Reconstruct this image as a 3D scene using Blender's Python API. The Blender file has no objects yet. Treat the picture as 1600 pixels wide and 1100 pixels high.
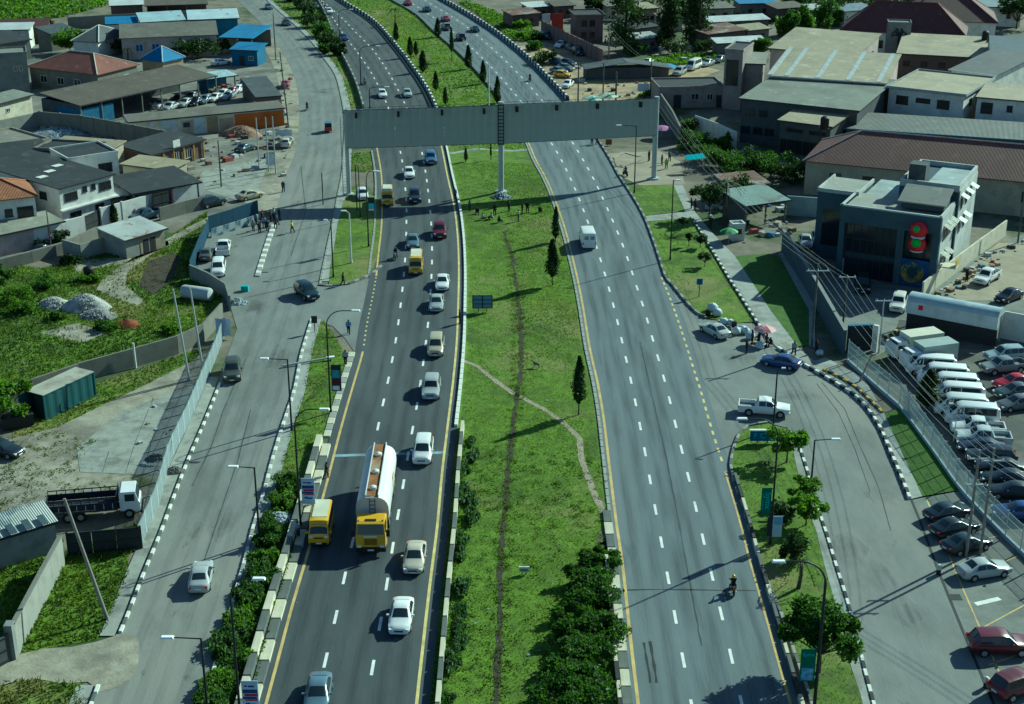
import bpy, math, random
import numpy as np
from mathutils import Vector, Matrix

random.seed(7)
rng = np.random.default_rng(7)
PI = math.pi
R = math.radians
scene = bpy.context.scene
col = scene.collection

# ------------------------------------------------------------------ camera, sky, sun, exposure
FOC, TILT, CAM_H = 2290.0, R(21.8), 62.4          # focal length in photo pixels (1600 wide), tilt below level, height in metres
cam_data = bpy.data.cameras.new('camera')
cam = bpy.data.objects.new('camera', cam_data)
col.objects.link(cam)
cam.location = (0, 0, CAM_H)
cam.rotation_euler = (PI / 2 - TILT, 0, 0)
cam_data.sensor_width = 36.0
cam_data.lens = 36.0 * FOC / 1600.0
cam_data.clip_start = 1.0
cam_data.clip_end = 4000.0
scene.camera = cam

SUN_AZ, SUN_EL = R(38.0), R(31.0)                 # azimuth from +x towards +y
world = bpy.data.worlds.new('World')
scene.world = world
world.use_nodes = True
wn = world.node_tree
sky = wn.nodes.new('ShaderNodeTexSky')
sky.sky_type = 'NISHITA'
sky.sun_disc = False
sky.sun_elevation = SUN_EL
sky.sun_rotation = PI / 2 - SUN_AZ
sky.altitude = 50
sky.air_density = 1.0
sky.dust_density = 0.6
sky.ozone_density = 1.5
bg = wn.nodes['Background']
bg.inputs['Strength'].default_value = 0.063
wn.links.new(sky.outputs['Color'], bg.inputs['Color'])
sun_data = bpy.data.lights.new('sun', 'SUN')
sun_data.energy = 5.0
sun_data.angle = R(0.6)
sun_data.color = (1.0, 0.94, 0.70)
sun = bpy.data.objects.new('sun', sun_data)
col.objects.link(sun)
sd = Vector((math.cos(SUN_AZ) * math.cos(SUN_EL), math.sin(SUN_AZ) * math.cos(SUN_EL), math.sin(SUN_EL)))
sun.rotation_euler = sd.to_track_quat('Z', 'Y').to_euler()
sun.location = (150, 200, 200)
scene.view_settings.view_transform = 'Standard'
scene.view_settings.look = 'None'
scene.view_settings.exposure = 0.42
scene.view_settings.gamma = 1.0
scene.view_settings.use_curve_mapping = False
scene.view_settings.use_white_balance = True       # the photograph was balanced cool
scene.view_settings.white_balance_temperature = 5050
scene.view_settings.white_balance_tint = -14
scene.cycles.max_bounces = 5
scene.cycles.diffuse_bounces = 2
scene.cycles.glossy_bounces = 2
scene.cycles.transparent_max_bounces = 8
scene.cycles.use_denoising = True

# ------------------------------------------------------------------ surveying: photo pixel -> place on the level z
ct, st_ = math.cos(TILT), math.sin(TILT)

def G(x, y, z=0.0):
    u, v = (x - 800.0) / FOC, (y - 550.0) / FOC
    dy, dz = ct - v * st_, -st_ - v * ct
    t = (CAM_H - z) / -dz
    return Vector((u * t, dy * t, z))

def heading(x, y, dx, dy):
    a, b = G(x, y), G(x + dx, y + dy)
    return math.atan2(b.y - a.y, b.x - a.x)

def hgt(x, y, ytop):
    """height of an upright thing standing at pixel (x, y) whose top shows at row ytop"""
    Y = G(x, y).y
    v = (550.0 - ytop) / FOC
    # row of a point (Y, z): solve for z
    k = math.tan(math.atan(v) - TILT)
    return CAM_H + Y * k

# ------------------------------------------------------------------ materials
MATS = {}

def mat(name, base, rough=0.75, var=0.18, scale=0.6, bump=0.0, bscale=None, metal=0.0, spec=0.3, dirt=None, dirt_scale=0.08,
        dirt_at=(0.5, 0.62), leafy=0.0, stretch=None, rib=None):
    if name in MATS:
        return MATS[name]
    m = bpy.data.materials.new(name)
    m.use_nodes = True
    t = m.node_tree
    N, Lk = t.nodes, t.links
    p = N['Principled BSDF']
    p.inputs['Roughness'].default_value = rough
    p.inputs['Metallic'].default_value = metal
    p.inputs['Specular IOR Level'].default_value = spec
    b = (*base, 1)
    p.inputs['Base Color'].default_value = b
    tc = N.new('ShaderNodeTexCoord')
    src = tc.outputs['Object']
    if stretch:
        mp = N.new('ShaderNodeMapping')
        mp.inputs['Scale'].default_value = stretch
        Lk.new(src, mp.inputs['Vector'])
        src = mp.outputs['Vector']
    out = None
    if var > 0:
        n = N.new('ShaderNodeTexNoise')
        n.inputs['Scale'].default_value = scale
        n.inputs['Detail'].default_value = 6
        n.inputs['Roughness'].default_value = 0.62
        Lk.new(src, n.inputs['Vector'])
        r = N.new('ShaderNodeValToRGB')
        r.color_ramp.elements[0].position = 0.3
        r.color_ramp.elements[1].position = 0.7
        r.color_ramp.elements[0].color = (*[c * (1 - var) for c in base], 1)
        r.color_ramp.elements[1].color = (*[min(1, c * (1 + var)) for c in base], 1)
        Lk.new(n.outputs['Fac'], r.inputs['Fac'])
        out = r.outputs['Color']
    if dirt:
        for k, (dc, ds, at) in enumerate([(dirt, dirt_scale, dirt_at)] if isinstance(dirt[0], float) else ([dirt] if isinstance(dirt[0][0], float) else dirt)):
            n2 = N.new('ShaderNodeTexNoise')
            n2.inputs['Scale'].default_value = ds
            n2.inputs['Detail'].default_value = 7
            n2.inputs['Roughness'].default_value = 0.65
            mp2 = N.new('ShaderNodeMapping')
            mp2.inputs['Location'].default_value = (13.7 * (k + 1), 7.1, 3.3)
            Lk.new(src, mp2.inputs['Vector'])
            Lk.new(mp2.outputs['Vector'], n2.inputs['Vector'])
            r2 = N.new('ShaderNodeValToRGB')
            r2.color_ramp.elements[0].position = at[0]
            r2.color_ramp.elements[1].position = at[1]
            Lk.new(n2.outputs['Fac'], r2.inputs['Fac'])
            mx = N.new('ShaderNodeMix')
            mx.data_type = 'RGBA'
            Lk.new(r2.outputs['Color'], mx.inputs[0])
            if out is not None:
                Lk.new(out, mx.inputs[6])
            else:
                mx.inputs[6].default_value = b
            mx.inputs[7].default_value = (*dc, 1)
            out = mx.outputs[2]
    if out is not None:
        Lk.new(out, p.inputs['Base Color'])
    if bump > 0:
        if rib:
            w = N.new('ShaderNodeTexWave')
            w.bands_direction = rib
            w.inputs['Scale'].default_value = bscale or 2
            w.inputs['Distortion'].default_value = 0
            Lk.new(tc.outputs['Object'], w.inputs['Vector'])
            hv = w.outputs['Fac']
        else:
            n3 = N.new('ShaderNodeTexNoise')
            n3.inputs['Scale'].default_value = bscale or 4
            n3.inputs['Detail'].default_value = 5
            Lk.new(src, n3.inputs['Vector'])
            hv = n3.outputs['Fac']
        bp = N.new('ShaderNodeBump')
        bp.inputs['Strength'].default_value = bump
        bp.inputs['Distance'].default_value = 0.1
        Lk.new(hv, bp.inputs['Height'])
        Lk.new(bp.outputs['Normal'], p.inputs['Normal'])
    if leafy > 0:
        tl = N.new('ShaderNodeBsdfTranslucent')
        if out is not None:
            g = N.new('ShaderNodeMix')
            g.data_type = 'RGBA'
            g.blend_type = 'MULTIPLY'
            g.inputs[0].default_value = 1.0
            Lk.new(out, g.inputs[6])
            g.inputs[7].default_value = (1.25, 1.3, 0.45, 1)
            Lk.new(g.outputs[2], tl.inputs['Color'])
        ms = N.new('ShaderNodeMixShader')
        ms.inputs[0].default_value = leafy
        Lk.new(p.outputs['BSDF'], ms.inputs[1])
        Lk.new(tl.outputs['BSDF'], ms.inputs[2])
        Lk.new(ms.outputs['Shader'], N['Material Output'].inputs['Surface'])
    MATS[name] = m
    return m

def paint(name, base, rough=0.28):
    m = mat('paint ' + name, base, rough=rough, var=0.05, scale=1.5, spec=0.5)
    p = m.node_tree.nodes['Principled BSDF']
    p.inputs['Coat Weight'].default_value = 0.22
    p.inputs['Coat Roughness'].default_value = 0.12
    return m

ASPH = mat('asphalt', (0.054, 0.067, 0.073), rough=0.85, var=0.16, scale=0.5, bump=0.15, bscale=9,
           dirt=[((0.08, 0.095, 0.1), 0.11, (0.45, 0.7)), ((0.038, 0.047, 0.052), 0.35, (0.6, 0.75)), ((0.1, 0.11, 0.11), 1.2, (0.66, 0.76))], stretch=(1.0, 0.25, 1))
ASPH2 = mat('old asphalt', (0.082, 0.094, 0.096), rough=0.88, var=0.14, scale=0.6, bump=0.15, bscale=9,
            dirt=[((0.11, 0.12, 0.117), 0.1, (0.45, 0.7)), ((0.055, 0.065, 0.068), 0.3, (0.62, 0.78))], stretch=(1.0, 0.3, 1))
CONCROAD = mat('worn concrete road', (0.175, 0.19, 0.178), rough=0.9, var=0.14, scale=0.5, bump=0.15, bscale=7,
               dirt=[((0.24, 0.24, 0.205), 0.07, (0.48, 0.72)), ((0.13, 0.14, 0.13), 0.2, (0.5, 0.7)), ((0.085, 0.095, 0.092), 0.6, (0.64, 0.74))], stretch=(1.0, 0.35, 1))
CONC = mat('concrete', (0.27, 0.285, 0.25), rough=0.9, var=0.2, scale=0.8, bump=0.2, bscale=6, dirt=(0.16, 0.17, 0.15), dirt_scale=0.3)
CONCD = mat('dark concrete', (0.12, 0.125, 0.115), rough=0.9, var=0.25, scale=0.8, bump=0.2, bscale=6, dirt=(0.06, 0.062, 0.055), dirt_scale=0.4)
DIRT = mat('bare earth', (0.17, 0.155, 0.115), rough=0.95, var=0.25, scale=0.35, bump=0.3, bscale=3,
           dirt=[((0.10, 0.092, 0.07), 0.12, (0.48, 0.66)), ((0.045, 0.075, 0.02), 0.06, (0.5, 0.6))])
SAND = mat('sandy ground', (0.29, 0.26, 0.185), rough=0.95, var=0.2, scale=0.4, bump=0.3, bscale=3, dirt=(0.24, 0.21, 0.16), dirt_scale=0.15)
GRAVEL = mat('pale gravel ground', (0.28, 0.265, 0.2), rough=0.95, var=0.28, scale=0.7, bump=0.4, bscale=4,
             dirt=[((0.16, 0.15, 0.12), 0.16, (0.46, 0.62)), ((0.34, 0.33, 0.27), 0.3, (0.54, 0.7)), ((0.09, 0.11, 0.04), 0.13, (0.56, 0.66))])
TURF = mat('turf', (0.1, 0.17, 0.009), rough=0.9, var=0.4, scale=0.9, bump=0.5, bscale=5,
           dirt=[((0.055, 0.092, 0.010), 0.16, (0.48, 0.64)), ((0.2, 0.185, 0.07), 0.07, (0.52, 0.68))])
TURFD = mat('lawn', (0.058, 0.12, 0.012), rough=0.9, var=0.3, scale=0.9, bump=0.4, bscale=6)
GRASSM = mat('grass blades', (0.115, 0.2, 0.006), rough=0.8, var=0.3, scale=0.5, leafy=0.45,
             dirt=[((0.055, 0.105, 0.008), 0.14, (0.44, 0.62)), ((0.22, 0.2, 0.06), 0.08, (0.55, 0.7)), ((0.17, 0.25, 0.006), 0.045, (0.46, 0.62))])
GRASSD = mat('rank grass blades', (0.092, 0.14, 0.010), rough=0.8, var=0.4, scale=0.3, leafy=0.4,
             dirt=[((0.035, 0.066, 0.010), 0.12, (0.44, 0.58)), ((0.165, 0.145, 0.045), 0.07, (0.54, 0.68)), ((0.13, 0.18, 0.012), 0.045, (0.52, 0.64))])
LEAF = mat('leaves', (0.055, 0.118, 0.014), rough=0.55, var=0.5, scale=0.9, leafy=0.5)
LEAFB = mat('bright leaves', (0.10, 0.19, 0.014), rough=0.55, var=0.4, scale=0.9, leafy=0.55)
LEAFK = mat('dark leaves', (0.03, 0.062, 0.014), rough=0.6, var=0.5, scale=0.9, leafy=0.35)
BARK = mat('bark', (0.07, 0.055, 0.04), rough=0.95, var=0.3, scale=3)
WHITEP = mat('white road paint', (0.68, 0.69, 0.65), rough=0.6, var=0.15, scale=1.2, dirt=((0.4, 0.42, 0.4), 0.6, (0.56, 0.72)))
YELP = mat('yellow road paint', (0.50, 0.37, 0.13), rough=0.7, var=0.25, scale=0.7, dirt=((0.3, 0.26, 0.16), 0.5, (0.55, 0.7)))
YELP2 = mat('faded yellow paint', (0.55, 0.46, 0.17), rough=0.7, var=0.3, scale=0.8)
KWHITE = mat('whitewashed kerb', (0.62, 0.64, 0.57), rough=0.8, var=0.2, scale=2)
KBLACK = mat('black kerb paint', (0.025, 0.03, 0.032), rough=0.75, var=0.3, scale=2)
KGREY = mat('grey parapet paint', (0.11, 0.125, 0.115), rough=0.85, var=0.3, scale=1.2)
KCREAM = mat('cream parapet paint', (0.52, 0.50, 0.37), rough=0.85, var=0.22, scale=1.2)
PAVE = mat('pavement', (0.29, 0.31, 0.28), rough=0.9, var=0.18, scale=0.9, bump=0.2, bscale=5, dirt=(0.2, 0.205, 0.18), dirt_scale=0.2)
GLASS = mat('dark glass', (0.02, 0.032, 0.038), rough=0.07, var=0, spec=0.6)
TYRE = mat('rubber', (0.012, 0.012, 0.012), rough=0.8, var=0)
RIM = mat('wheel rim', (0.42, 0.43, 0.43), rough=0.35, var=0, metal=0.6)
BLACK = mat('black plastic', (0.014, 0.015, 0.016), rough=0.6, var=0)
STEELD = mat('dark painted steel', (0.018, 0.021, 0.024), rough=0.5, var=0.1)
GALV = mat('galvanised steel', (0.42, 0.46, 0.46), rough=0.5, var=0.12, metal=0.3)
LAMPW = mat('lamp housing', (0.82, 0.85, 0.86), rough=0.3, var=0)
HEADL = mat('headlamp glass', (0.7, 0.74, 0.74), rough=0.1, var=0, spec=0.6)
TAILL = mat('tail lamp red', (0.35, 0.015, 0.012), rough=0.2, var=0)
PLATE = mat('number plate', (0.7, 0.7, 0.66), rough=0.5, var=0)
WOOD = mat('weathered pole timber', (0.23, 0.22, 0.19), rough=0.9, var=0.25, scale=2)

# ------------------------------------------------------------------ mesh helpers
class MB:
    def __init__(s):
        s.v, s.f, s.m = [], [], []
    def add(s, vs, fs, mi=0):
        o = len(s.v)
        s.v.extend([tuple(p) for p in vs])
        for f in fs:
            s.f.append([i + o for i in f])
            s.m.append(mi)
        return s
    def box(s, cx, cy, cz, sx, sy, sz, rz=0.0, mi=0, taper=1.0):
        c, n = math.cos(rz), math.sin(rz)
        vs = []
        for dz in (-.5, .5):
            k = taper if dz > 0 else 1.0
            for dx, dy in ((-.5, -.5), (.5, -.5), (.5, .5), (-.5, .5)):
                x, y = dx * sx * k, dy * sy * k
                vs.append((cx + x * c - y * n, cy + x * n + y * c, cz + dz * sz))
        return s.add(vs, [(3, 2, 1, 0), (4, 5, 6, 7), (0, 1, 5, 4), (1, 2, 6, 5), (2, 3, 7, 6), (3, 0, 4, 7)], mi)
    def prism(s, poly, z0, z1, mi=0, mtop=None):
        n = len(poly)
        a = sum(poly[i][0] * poly[(i + 1) % n][1] - poly[(i + 1) % n][0] * poly[i][1] for i in range(n))
        if a < 0:
            poly = poly[::-1]
        vs = [(p[0], p[1], z0) for p in poly] + [(p[0], p[1], z1) for p in poly]
        s.add(vs, [tuple(range(n - 1, -1, -1))] + [(i, (i + 1) % n, n + (i + 1) % n, n + i) for i in range(n)], mi)
        return s.add([(p[0], p[1], z1) for p in poly], [tuple(range(n))], mi if mtop is None else mtop)
    def tube(s, pts, rad, n=8, mi=0, cap=True):
        pts = [Vector(p) for p in pts]
        k = len(pts)
        rad = [rad] * k if isinstance(rad, (int, float)) else rad
        vs, fs = [], []
        up = Vector((0, 0, 1))
        prev = None
        for i, p in enumerate(pts):
            d = (pts[min(i + 1, k - 1)] - pts[max(i - 1, 0)])
            d = d.normalized() if d.length > 1e-9 else up
            if prev is None:
                a = d.orthogonal().normalized()
            else:
                a = (prev - d * prev.dot(d))
                a = a.normalized() if a.length > 1e-6 else d.orthogonal().normalized()
            prev = a
            b = d.cross(a)
            for j in range(n):
                t = 2 * PI * j / n
                vs.append(p + (a * math.cos(t) + b * math.sin(t)) * rad[i])
        for i in range(k - 1):
            for j in range(n):
                fs.append((i * n + j, i * n + (j + 1) % n, (i + 1) * n + (j + 1) % n, (i + 1) * n + j))
        if cap:
            fs.append(tuple(range(n - 1, -1, -1)))
            fs.append(tuple(range((k - 1) * n, k * n)))
        return s.add(vs, fs, mi)
    def lathe(s, prof, n=12, c=(0, 0, 0), mi=0, axis='z'):
        vs, fs = [], []
        for r, z in prof:
            for j in range(n):
                t = 2 * PI * j / n
                x, y = r * math.cos(t), r * math.sin(t)
                q = (x, y, z) if axis == 'z' else ((x, z, y) if axis == 'y' else (z, x, y))
                vs.append((c[0] + q[0], c[1] + q[1], c[2] + q[2]))
        for i in range(len(prof) - 1):
            for j in range(n):
                fs.append((i * n + j, i * n + (j + 1) % n, (i + 1) * n + (j + 1) % n, (i + 1) * n + j))
        fs.append(tuple(range(n - 1, -1, -1)))
        fs.append(tuple(range((len(prof) - 1) * n, len(prof) * n)))
        return s.add(vs, fs, mi)
    def mesh(s, name, mats, smooth=None):
        me = bpy.data.meshes.new(name)
        me.from_pydata([tuple(p) for p in s.v], [], s.f)
        mats = mats if isinstance(mats, (list, tuple)) else [mats]
        for m in mats:
            me.materials.append(m)
        if len(mats) > 1:
            me.polygons.foreach_set('material_index', s.m)
        if smooth is not None:
            me.polygons.foreach_set('use_smooth', [True] * len(me.polygons))
            me.set_sharp_from_angle(angle=R(smooth))
        me.update()
        return me
    def build(s, name, mats, parent=None, smooth=None, loc=None, rz=None):
        return put(name, s.mesh(name, mats, smooth), parent, loc, rz)

def put(name, me, parent=None, loc=None, rz=None):
    o = bpy.data.objects.new(name, me)
    col.objects.link(o)
    if parent is not None:
        o.parent = parent
    if loc is not None:
        o.location = loc
    if rz is not None:
        o.rotation_euler = (0, 0, rz)
    return o

def tag(o, label, cat, group=None, kind=None):
    o['label'] = label
    if cat:
        o['category'] = cat
    if group:
        o['group'] = group
    if kind:
        o['kind'] = kind
    return o

def thing(name, label, cat, loc=(0, 0, 0), rz=0.0, group=None):
    o = bpy.data.objects.new(name, None)
    o.empty_display_size = 0.3
    col.objects.link(o)
    o.location = loc
    o.rotation_euler = (0, 0, rz)
    return tag(o, label, cat, group, 'thing')

def struct(name, mb, m, label=None, kind='structure', smooth=None):
    o = mb.build(name, m, None, smooth)
    o['kind'] = kind
    if label:
        o['label'] = label
    return o

def kids(o):
    return KIDS.get(o.name, [])

KIDS = {}

def clone(root, loc, rz, label, group=None, scale=None):
    """a copy of a thing with copies of its parts and sub-parts (mesh data shared)"""
    r = root.copy()
    col.objects.link(r)
    r.location = loc
    r.rotation_euler = (0, 0, rz)
    if scale is not None:
        r.scale = (scale,) * 3 if isinstance(scale, (int, float)) else scale
    r['label'] = label
    if group:
        r['group'] = group
    mine = []
    for ch in root.children:
        c = ch.copy()
        col.objects.link(c)
        c.parent = r
        mine.append(c)
        for g in ch.children:
            d = g.copy()
            col.objects.link(d)
            d.parent = c
    return r

# ------------------------------------------------------------------ lines traced on the ground
def curve_x(pts):
    """smooth x(y) through traced pixels"""
    pts = sorted(pts, key=lambda p: p[1])
    ys = np.array([p[1] for p in pts], float)
    xs = np.array([p[0] for p in pts], float)
    m = np.gradient(xs, ys)
    def f(y):
        if y <= ys[0]:
            return xs[0] + m[0] * (y - ys[0])
        if y >= ys[-1]:
            return xs[-1] + m[-1] * (y - ys[-1])
        i = int(np.searchsorted(ys, y) - 1)
        h = ys[i + 1] - ys[i]
        t = (y - ys[i]) / h
        return ((2 * t**3 - 3 * t**2 + 1) * xs[i] + (t**3 - 2 * t**2 + t) * h * m[i]
                + (-2 * t**3 + 3 * t**2) * xs[i + 1] + (t**3 - t**2) * h * m[i + 1])
    return f

def yrange(y0, y1):
    """rows from y0 to y1, about 5 m apart on the ground"""
    out = [y0]
    while out[-1] < y1:
        y = out[-1]
        out.append(min(y1, y + max(3.0, 0.006 * (y + 370) * 3.2)))
    return out

def ribbon(mb, fa, fb, y0, y1, z):
    ys = yrange(y0, y1)
    vs = []
    for y in ys:
        vs += [G(fa(y), y) + Vector((0, 0, z)), G(fb(y), y) + Vector((0, 0, z))]
    mb.add(vs, [(2 * i + 2, 2 * i + 3, 2 * i + 1, 2 * i) for i in range(len(ys) - 1)])
    return mb

def wline(f, y0, y1):
    return [G(f(y), y) for y in yrange(y0, y1)]

def poly_px(pts):
    return [G(*p) for p in pts]

def resample(pts, step):
    pts = [Vector((p[0], p[1], 0)) for p in pts]
    out, d = [pts[0].copy()], 0.0
    acc = [0.0]
    for a, b in zip(pts, pts[1:]):
        acc.append(acc[-1] + (b - a).length)
    n = max(1, int(round(acc[-1] / step)))
    res = []
    j = 0
    for i in range(n + 1):
        s = acc[-1] * i / n
        while j < len(pts) - 2 and acc[j + 1] < s:
            j += 1
        seg = acc[j + 1] - acc[j]
        res.append(pts[j].lerp(pts[j + 1], 0 if seg < 1e-9 else (s - acc[j]) / seg))
    return res

def offset(pts, d):
    """shift a line sideways (to its left when walking along it)"""
    out = []
    for i, p in enumerate(pts):
        a, b = pts[max(0, i - 1)], pts[min(len(pts) - 1, i + 1)]
        t = Vector((b[0] - a[0], b[1] - a[1], 0)).normalized()
        out.append(Vector((p[0] - t.y * d, p[1] + t.x * d, 0)))
    return out

def strip_between(mb, A, B, z):
    n = min(len(A), len(B))
    vs = []
    for i in range(n):
        vs += [(A[i][0], A[i][1], z), (B[i][0], B[i][1], z)]
    mb.add(vs, [(2 * i + 2, 2 * i + 3, 2 * i + 1, 2 * i) for i in range(n - 1)])

def line_strip(mb, pts, w, z):
    pts = resample(pts, 3.0)
    strip_between(mb, offset(pts, w / 2), offset(pts, -w / 2), z)

def flat(name, pts, z, m, kind='structure', px=True):
    w = poly_px(pts) if px else [Vector(p) for p in pts]
    n = len(w)
    a = sum(w[i].x * w[(i + 1) % n].y - w[(i + 1) % n].x * w[i].y for i in range(n))
    if a < 0:
        w = w[::-1]
    mb = MB().add([(p.x, p.y, z) for p in w], [tuple(range(n))])
    return struct(name, mb, m, kind=kind)

# traced edges (photo pixels)
L_RIGHT = curve_x([(497, -25), (525, 0), (575, 32), (612, 72), (637, 105), (660, 140), (672, 165), (690, 230), (699, 275), (710, 325), (715.5, 375),
                   (717, 425), (716, 475), (714, 530), (709, 587), (700, 662), (691, 737), (683, 825), (672, 912), (662, 1000), (651, 1100), (636, 1250)])
L_LEFT = curve_x([(478, -25), (500, 0), (517, 32), (535, 77), (550, 105), (562, 130), (572, 160), (589, 232), (596, 275), (597, 312), (595.5, 362), (591, 400),
                  (587.5, 435), (580, 475), (572.5, 512), (567, 550), (555, 592), (542.5, 635), (530, 680), (516, 735), (504, 780), (481, 865), (470, 902),
                  (454, 957), (437.5, 1020), (416, 1100), (376, 1250)])
L_LINE1 = curve_x([(518, 25), (545, 65), (555.5, 78), (565.5, 92), (576, 107), (585, 123), (602, 157), (625, 235), (629.5, 259), (632.5, 286), (635, 319), (635, 351), (634, 389),
                   (631, 430), (626, 477), (619, 529), (608, 588), (593, 657), (574, 750), (543, 882), (530.5, 939), (516, 1002), (493, 1100), (458, 1250)])
L_LINE2 = curve_x([(505, 3), (536, 30), (556, 51), (580, 75), (601, 104), (620, 137), (638, 175), (657.5, 231), (665, 270), (669, 299.5), (672.5, 332), (675, 386), (674.5, 427),
                   (673, 450), (669.5, 499.5), (663, 555), (654, 619), (641, 692), (627, 777), (618, 829), (610, 878), (601, 936), (590, 999.5), (578, 1069), (547, 1250)])
R_LEFT = curve_x([(570, -25), (612, 0), (650, 22), (680, 50), (715, 80), (745, 110), (775, 145), (802, 185), (827, 226), (837, 250), (851, 275), (862.5, 300), (872.5, 327), (882.5, 357),
                  (892.5, 395), (902.5, 437), (910, 475), (922.5, 550), (934, 600), (942.5, 650), (950, 712), (957.5, 775), (964, 825), (972.5, 882), (981, 962), (988, 1025),
                  (997, 1100), (1015, 1250)])
R_RIGHT = curve_x([(645, -25), (690, 0), (737, 27), (775, 52), (800, 71), (825, 92), (850, 117), (887, 157), (935, 227), (950, 252), (962, 275), (980, 302), (1000, 337), (1012, 367),
                   (1023, 400), (1034, 435), (1046, 464), (1056, 492), (1074, 546), (1082, 572), (1095, 612), (1107, 655), (1120, 697), (1134, 740), (1146, 780), (1159, 825),
                   (1170, 870), (1182, 912), (1200, 975), (1215, 1030), (1235, 1100), (1278, 1250)])
R_LINE1 = curve_x([(638, 2), (692, 38), (742, 80), (790, 130), (835, 187), (868, 234.5), (882.5, 261), (896, 290), (909, 322), (922, 357), (935, 396), (948, 439), (961, 488), (974, 543), (988, 606), (1002.5, 679), (1018, 764),
                   (1036, 862), (1058, 982), (1071, 1051), (1108, 1250)])
R_LINE2 = curve_x([(664, 1), (716, 33), (770, 77), (815, 121), (862, 177), (900, 232), (915.5, 258), (931, 287), (946, 320), (961, 354), (976.5, 393), (991, 437), (1007, 486), (1023, 542), (1041, 605), (1059, 679), (1080, 764),
                   (1103, 862), (1132, 982), (1148, 1052), (1192, 1250)])
SL_RIGHT = curve_x([(390, -25), (415, 0), (437, 20), (462, 42), (482, 62), (505, 92), (522, 117), (530, 145), (535, 170), (537, 200), (535, 237), (532, 275), (525, 310), (520, 337), (510, 382), (500, 430), (492, 470), (483, 500),
                    (475, 525), (467, 552), (454, 615), (437, 665), (420, 720), (404, 780), (390, 825), (375, 882), (360, 935), (342, 1000), (327, 1050), (311, 1100), (262, 1250)])
SL_LEFT = curve_x([(350, -25), (372, 0), (398, 25), (425, 55), (445, 85), (460, 115), (467, 140), (470, 165), (469, 200), (464, 237), (450, 275), (440, 310), (430, 345), (420, 372), (405, 430), (390, 470), (372, 520), (340, 610), (315, 672), (292, 725),
                   (271, 780), (252, 832), (229, 887), (214, 925), (200, 962), (186, 995), (167, 1040), (145, 1096), (80, 1250)])

# ------------------------------------------------------------------ ground, roads, pavements
def shift(f, d):
    """a traced edge moved sideways by d metres (positive: to the right)"""
    def g(y):
        k = FOC / ((CAM_H) / (st_ + (y - 550.0) / FOC * ct))      # photo pixels per metre on this row
        return f(y) + d * k
    return g

ground = MB().add([(-1500, -300, 0), (1500, -300, 0), (1500, 2600, 0), (-1500, 2600, 0)], [(0, 1, 2, 3)])
struct('ground', ground, DIRT)
Y0, Y1 = -22, 1240
mb = MB(); ribbon(mb, shift(L_LEFT, -0.9), shift(L_RIGHT, 1.0), Y0, Y1, 0.060); struct('road', mb, ASPH)
mb = MB(); ribbon(mb, shift(R_LEFT, -0.5), shift(R_RIGHT, 0.7), Y0, Y1, 0.060)
ASPHR = mat('right road asphalt', (0.118, 0.146, 0.158), rough=0.8, var=0.13, scale=0.5, bump=0.15, bscale=9,
            dirt=[((0.15, 0.178, 0.185), 0.09, (0.45, 0.7)), ((0.085, 0.105, 0.115), 0.4, (0.6, 0.75)), ((0.17, 0.185, 0.18), 1.3, (0.66, 0.76))], stretch=(1.0, 0.2, 1))
struct('road', mb, ASPHR)
mb = MB(); ribbon(mb, shift(SL_LEFT, -0.3), shift(SL_RIGHT, 0.3), Y0, Y1, 0.040); struct('service_road', mb, CONCROAD)
# right service road and its mouth
flat('service_road', [(1000, 395), (1034, 435), (1052, 449), (1070, 473), (1087, 491), (1104, 500), (1180, 507), (1215, 545), (1252, 570), (1282, 586), (1307, 601), (1335, 619), (1352, 636), (1364, 652),
                      (1377, 674), (1392, 710), (1407, 745), (1421, 780), (1436, 814), (1466, 895), (1516, 1017), (1546, 1090), (1610, 1250), (1400, 1250),
                      (1366, 1100), (1352, 1050), (1337, 985), (1322, 932), (1307, 885), (1292, 835), (1285, 815), (1272, 772), (1260, 730), (1247, 692), (1235, 671),
                      (1200, 661), (1172, 665), (1155, 677), (1145, 700), (1139, 725), (1137, 745), (1125, 735), (1100, 650), (1080, 585), (1056, 500)], 0.048, CONCROAD)
# link between the left service road and the carriageway
flat('service_road', [(494, 444), (512, 448), (545, 446), (575, 436), (597, 420), (596, 470), (574, 525), (566, 555), (560, 560), (540, 530), (520, 510), (483, 498), (470, 505)], 0.044, CONCROAD)

# grass
def grass_ribbon(fa, fb, y0, y1, z=0.03):
    mb = MB(); ribbon(mb, fa, fb, y0, y1, z); return struct('lawn', mb, TURF)
grass_ribbon(shift(L_RIGHT, 0.8), shift(R_LEFT, -0.4), Y0, Y1)
MEDIAN = (shift(L_RIGHT, 1.3), shift(R_LEFT, -0.9))
ISL_TOP = [(545, 300), (556, 296), (592, 310), (594, 362), (590, 400), (584, 420), (570, 432), (545, 442), (514, 446), (516, 420), (522, 390), (528, 350), (536, 318)]
flat('lawn', ISL_TOP, 0.10, TURF)
ISL_FAR = [(545, 240), (586, 236), (590, 262), (570, 270), (548, 268)]
flat('lawn', ISL_FAR, 0.02, TURF)
grass_ribbon(shift(SL_RIGHT, 0.9), shift(L_LEFT, -1.2), Y0, 168, 0.02)
VL_A, VL_B = shift(SL_RIGHT, 1.3), shift(L_LEFT, -1.5)
def vl_right(y):
    return min(VL_B(y), 508 + (y - 503) * 0.62) if y < 560 else VL_B(y)
mb = MB(); ribbon(mb, VL_A, vl_right, 503, Y1, 0.10); struct('lawn', mb, TURF)
VERGE_A = [(980, 290), (1052, 290), (1072, 331), (1005, 338)]
VERGE_B = [(1010, 346), (1079, 341), (1104, 380), (1140, 440), (1181, 503), (1150, 506), (1104, 498), (1087, 489), (1071, 471), (1051, 446), (1033, 417)]
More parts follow.
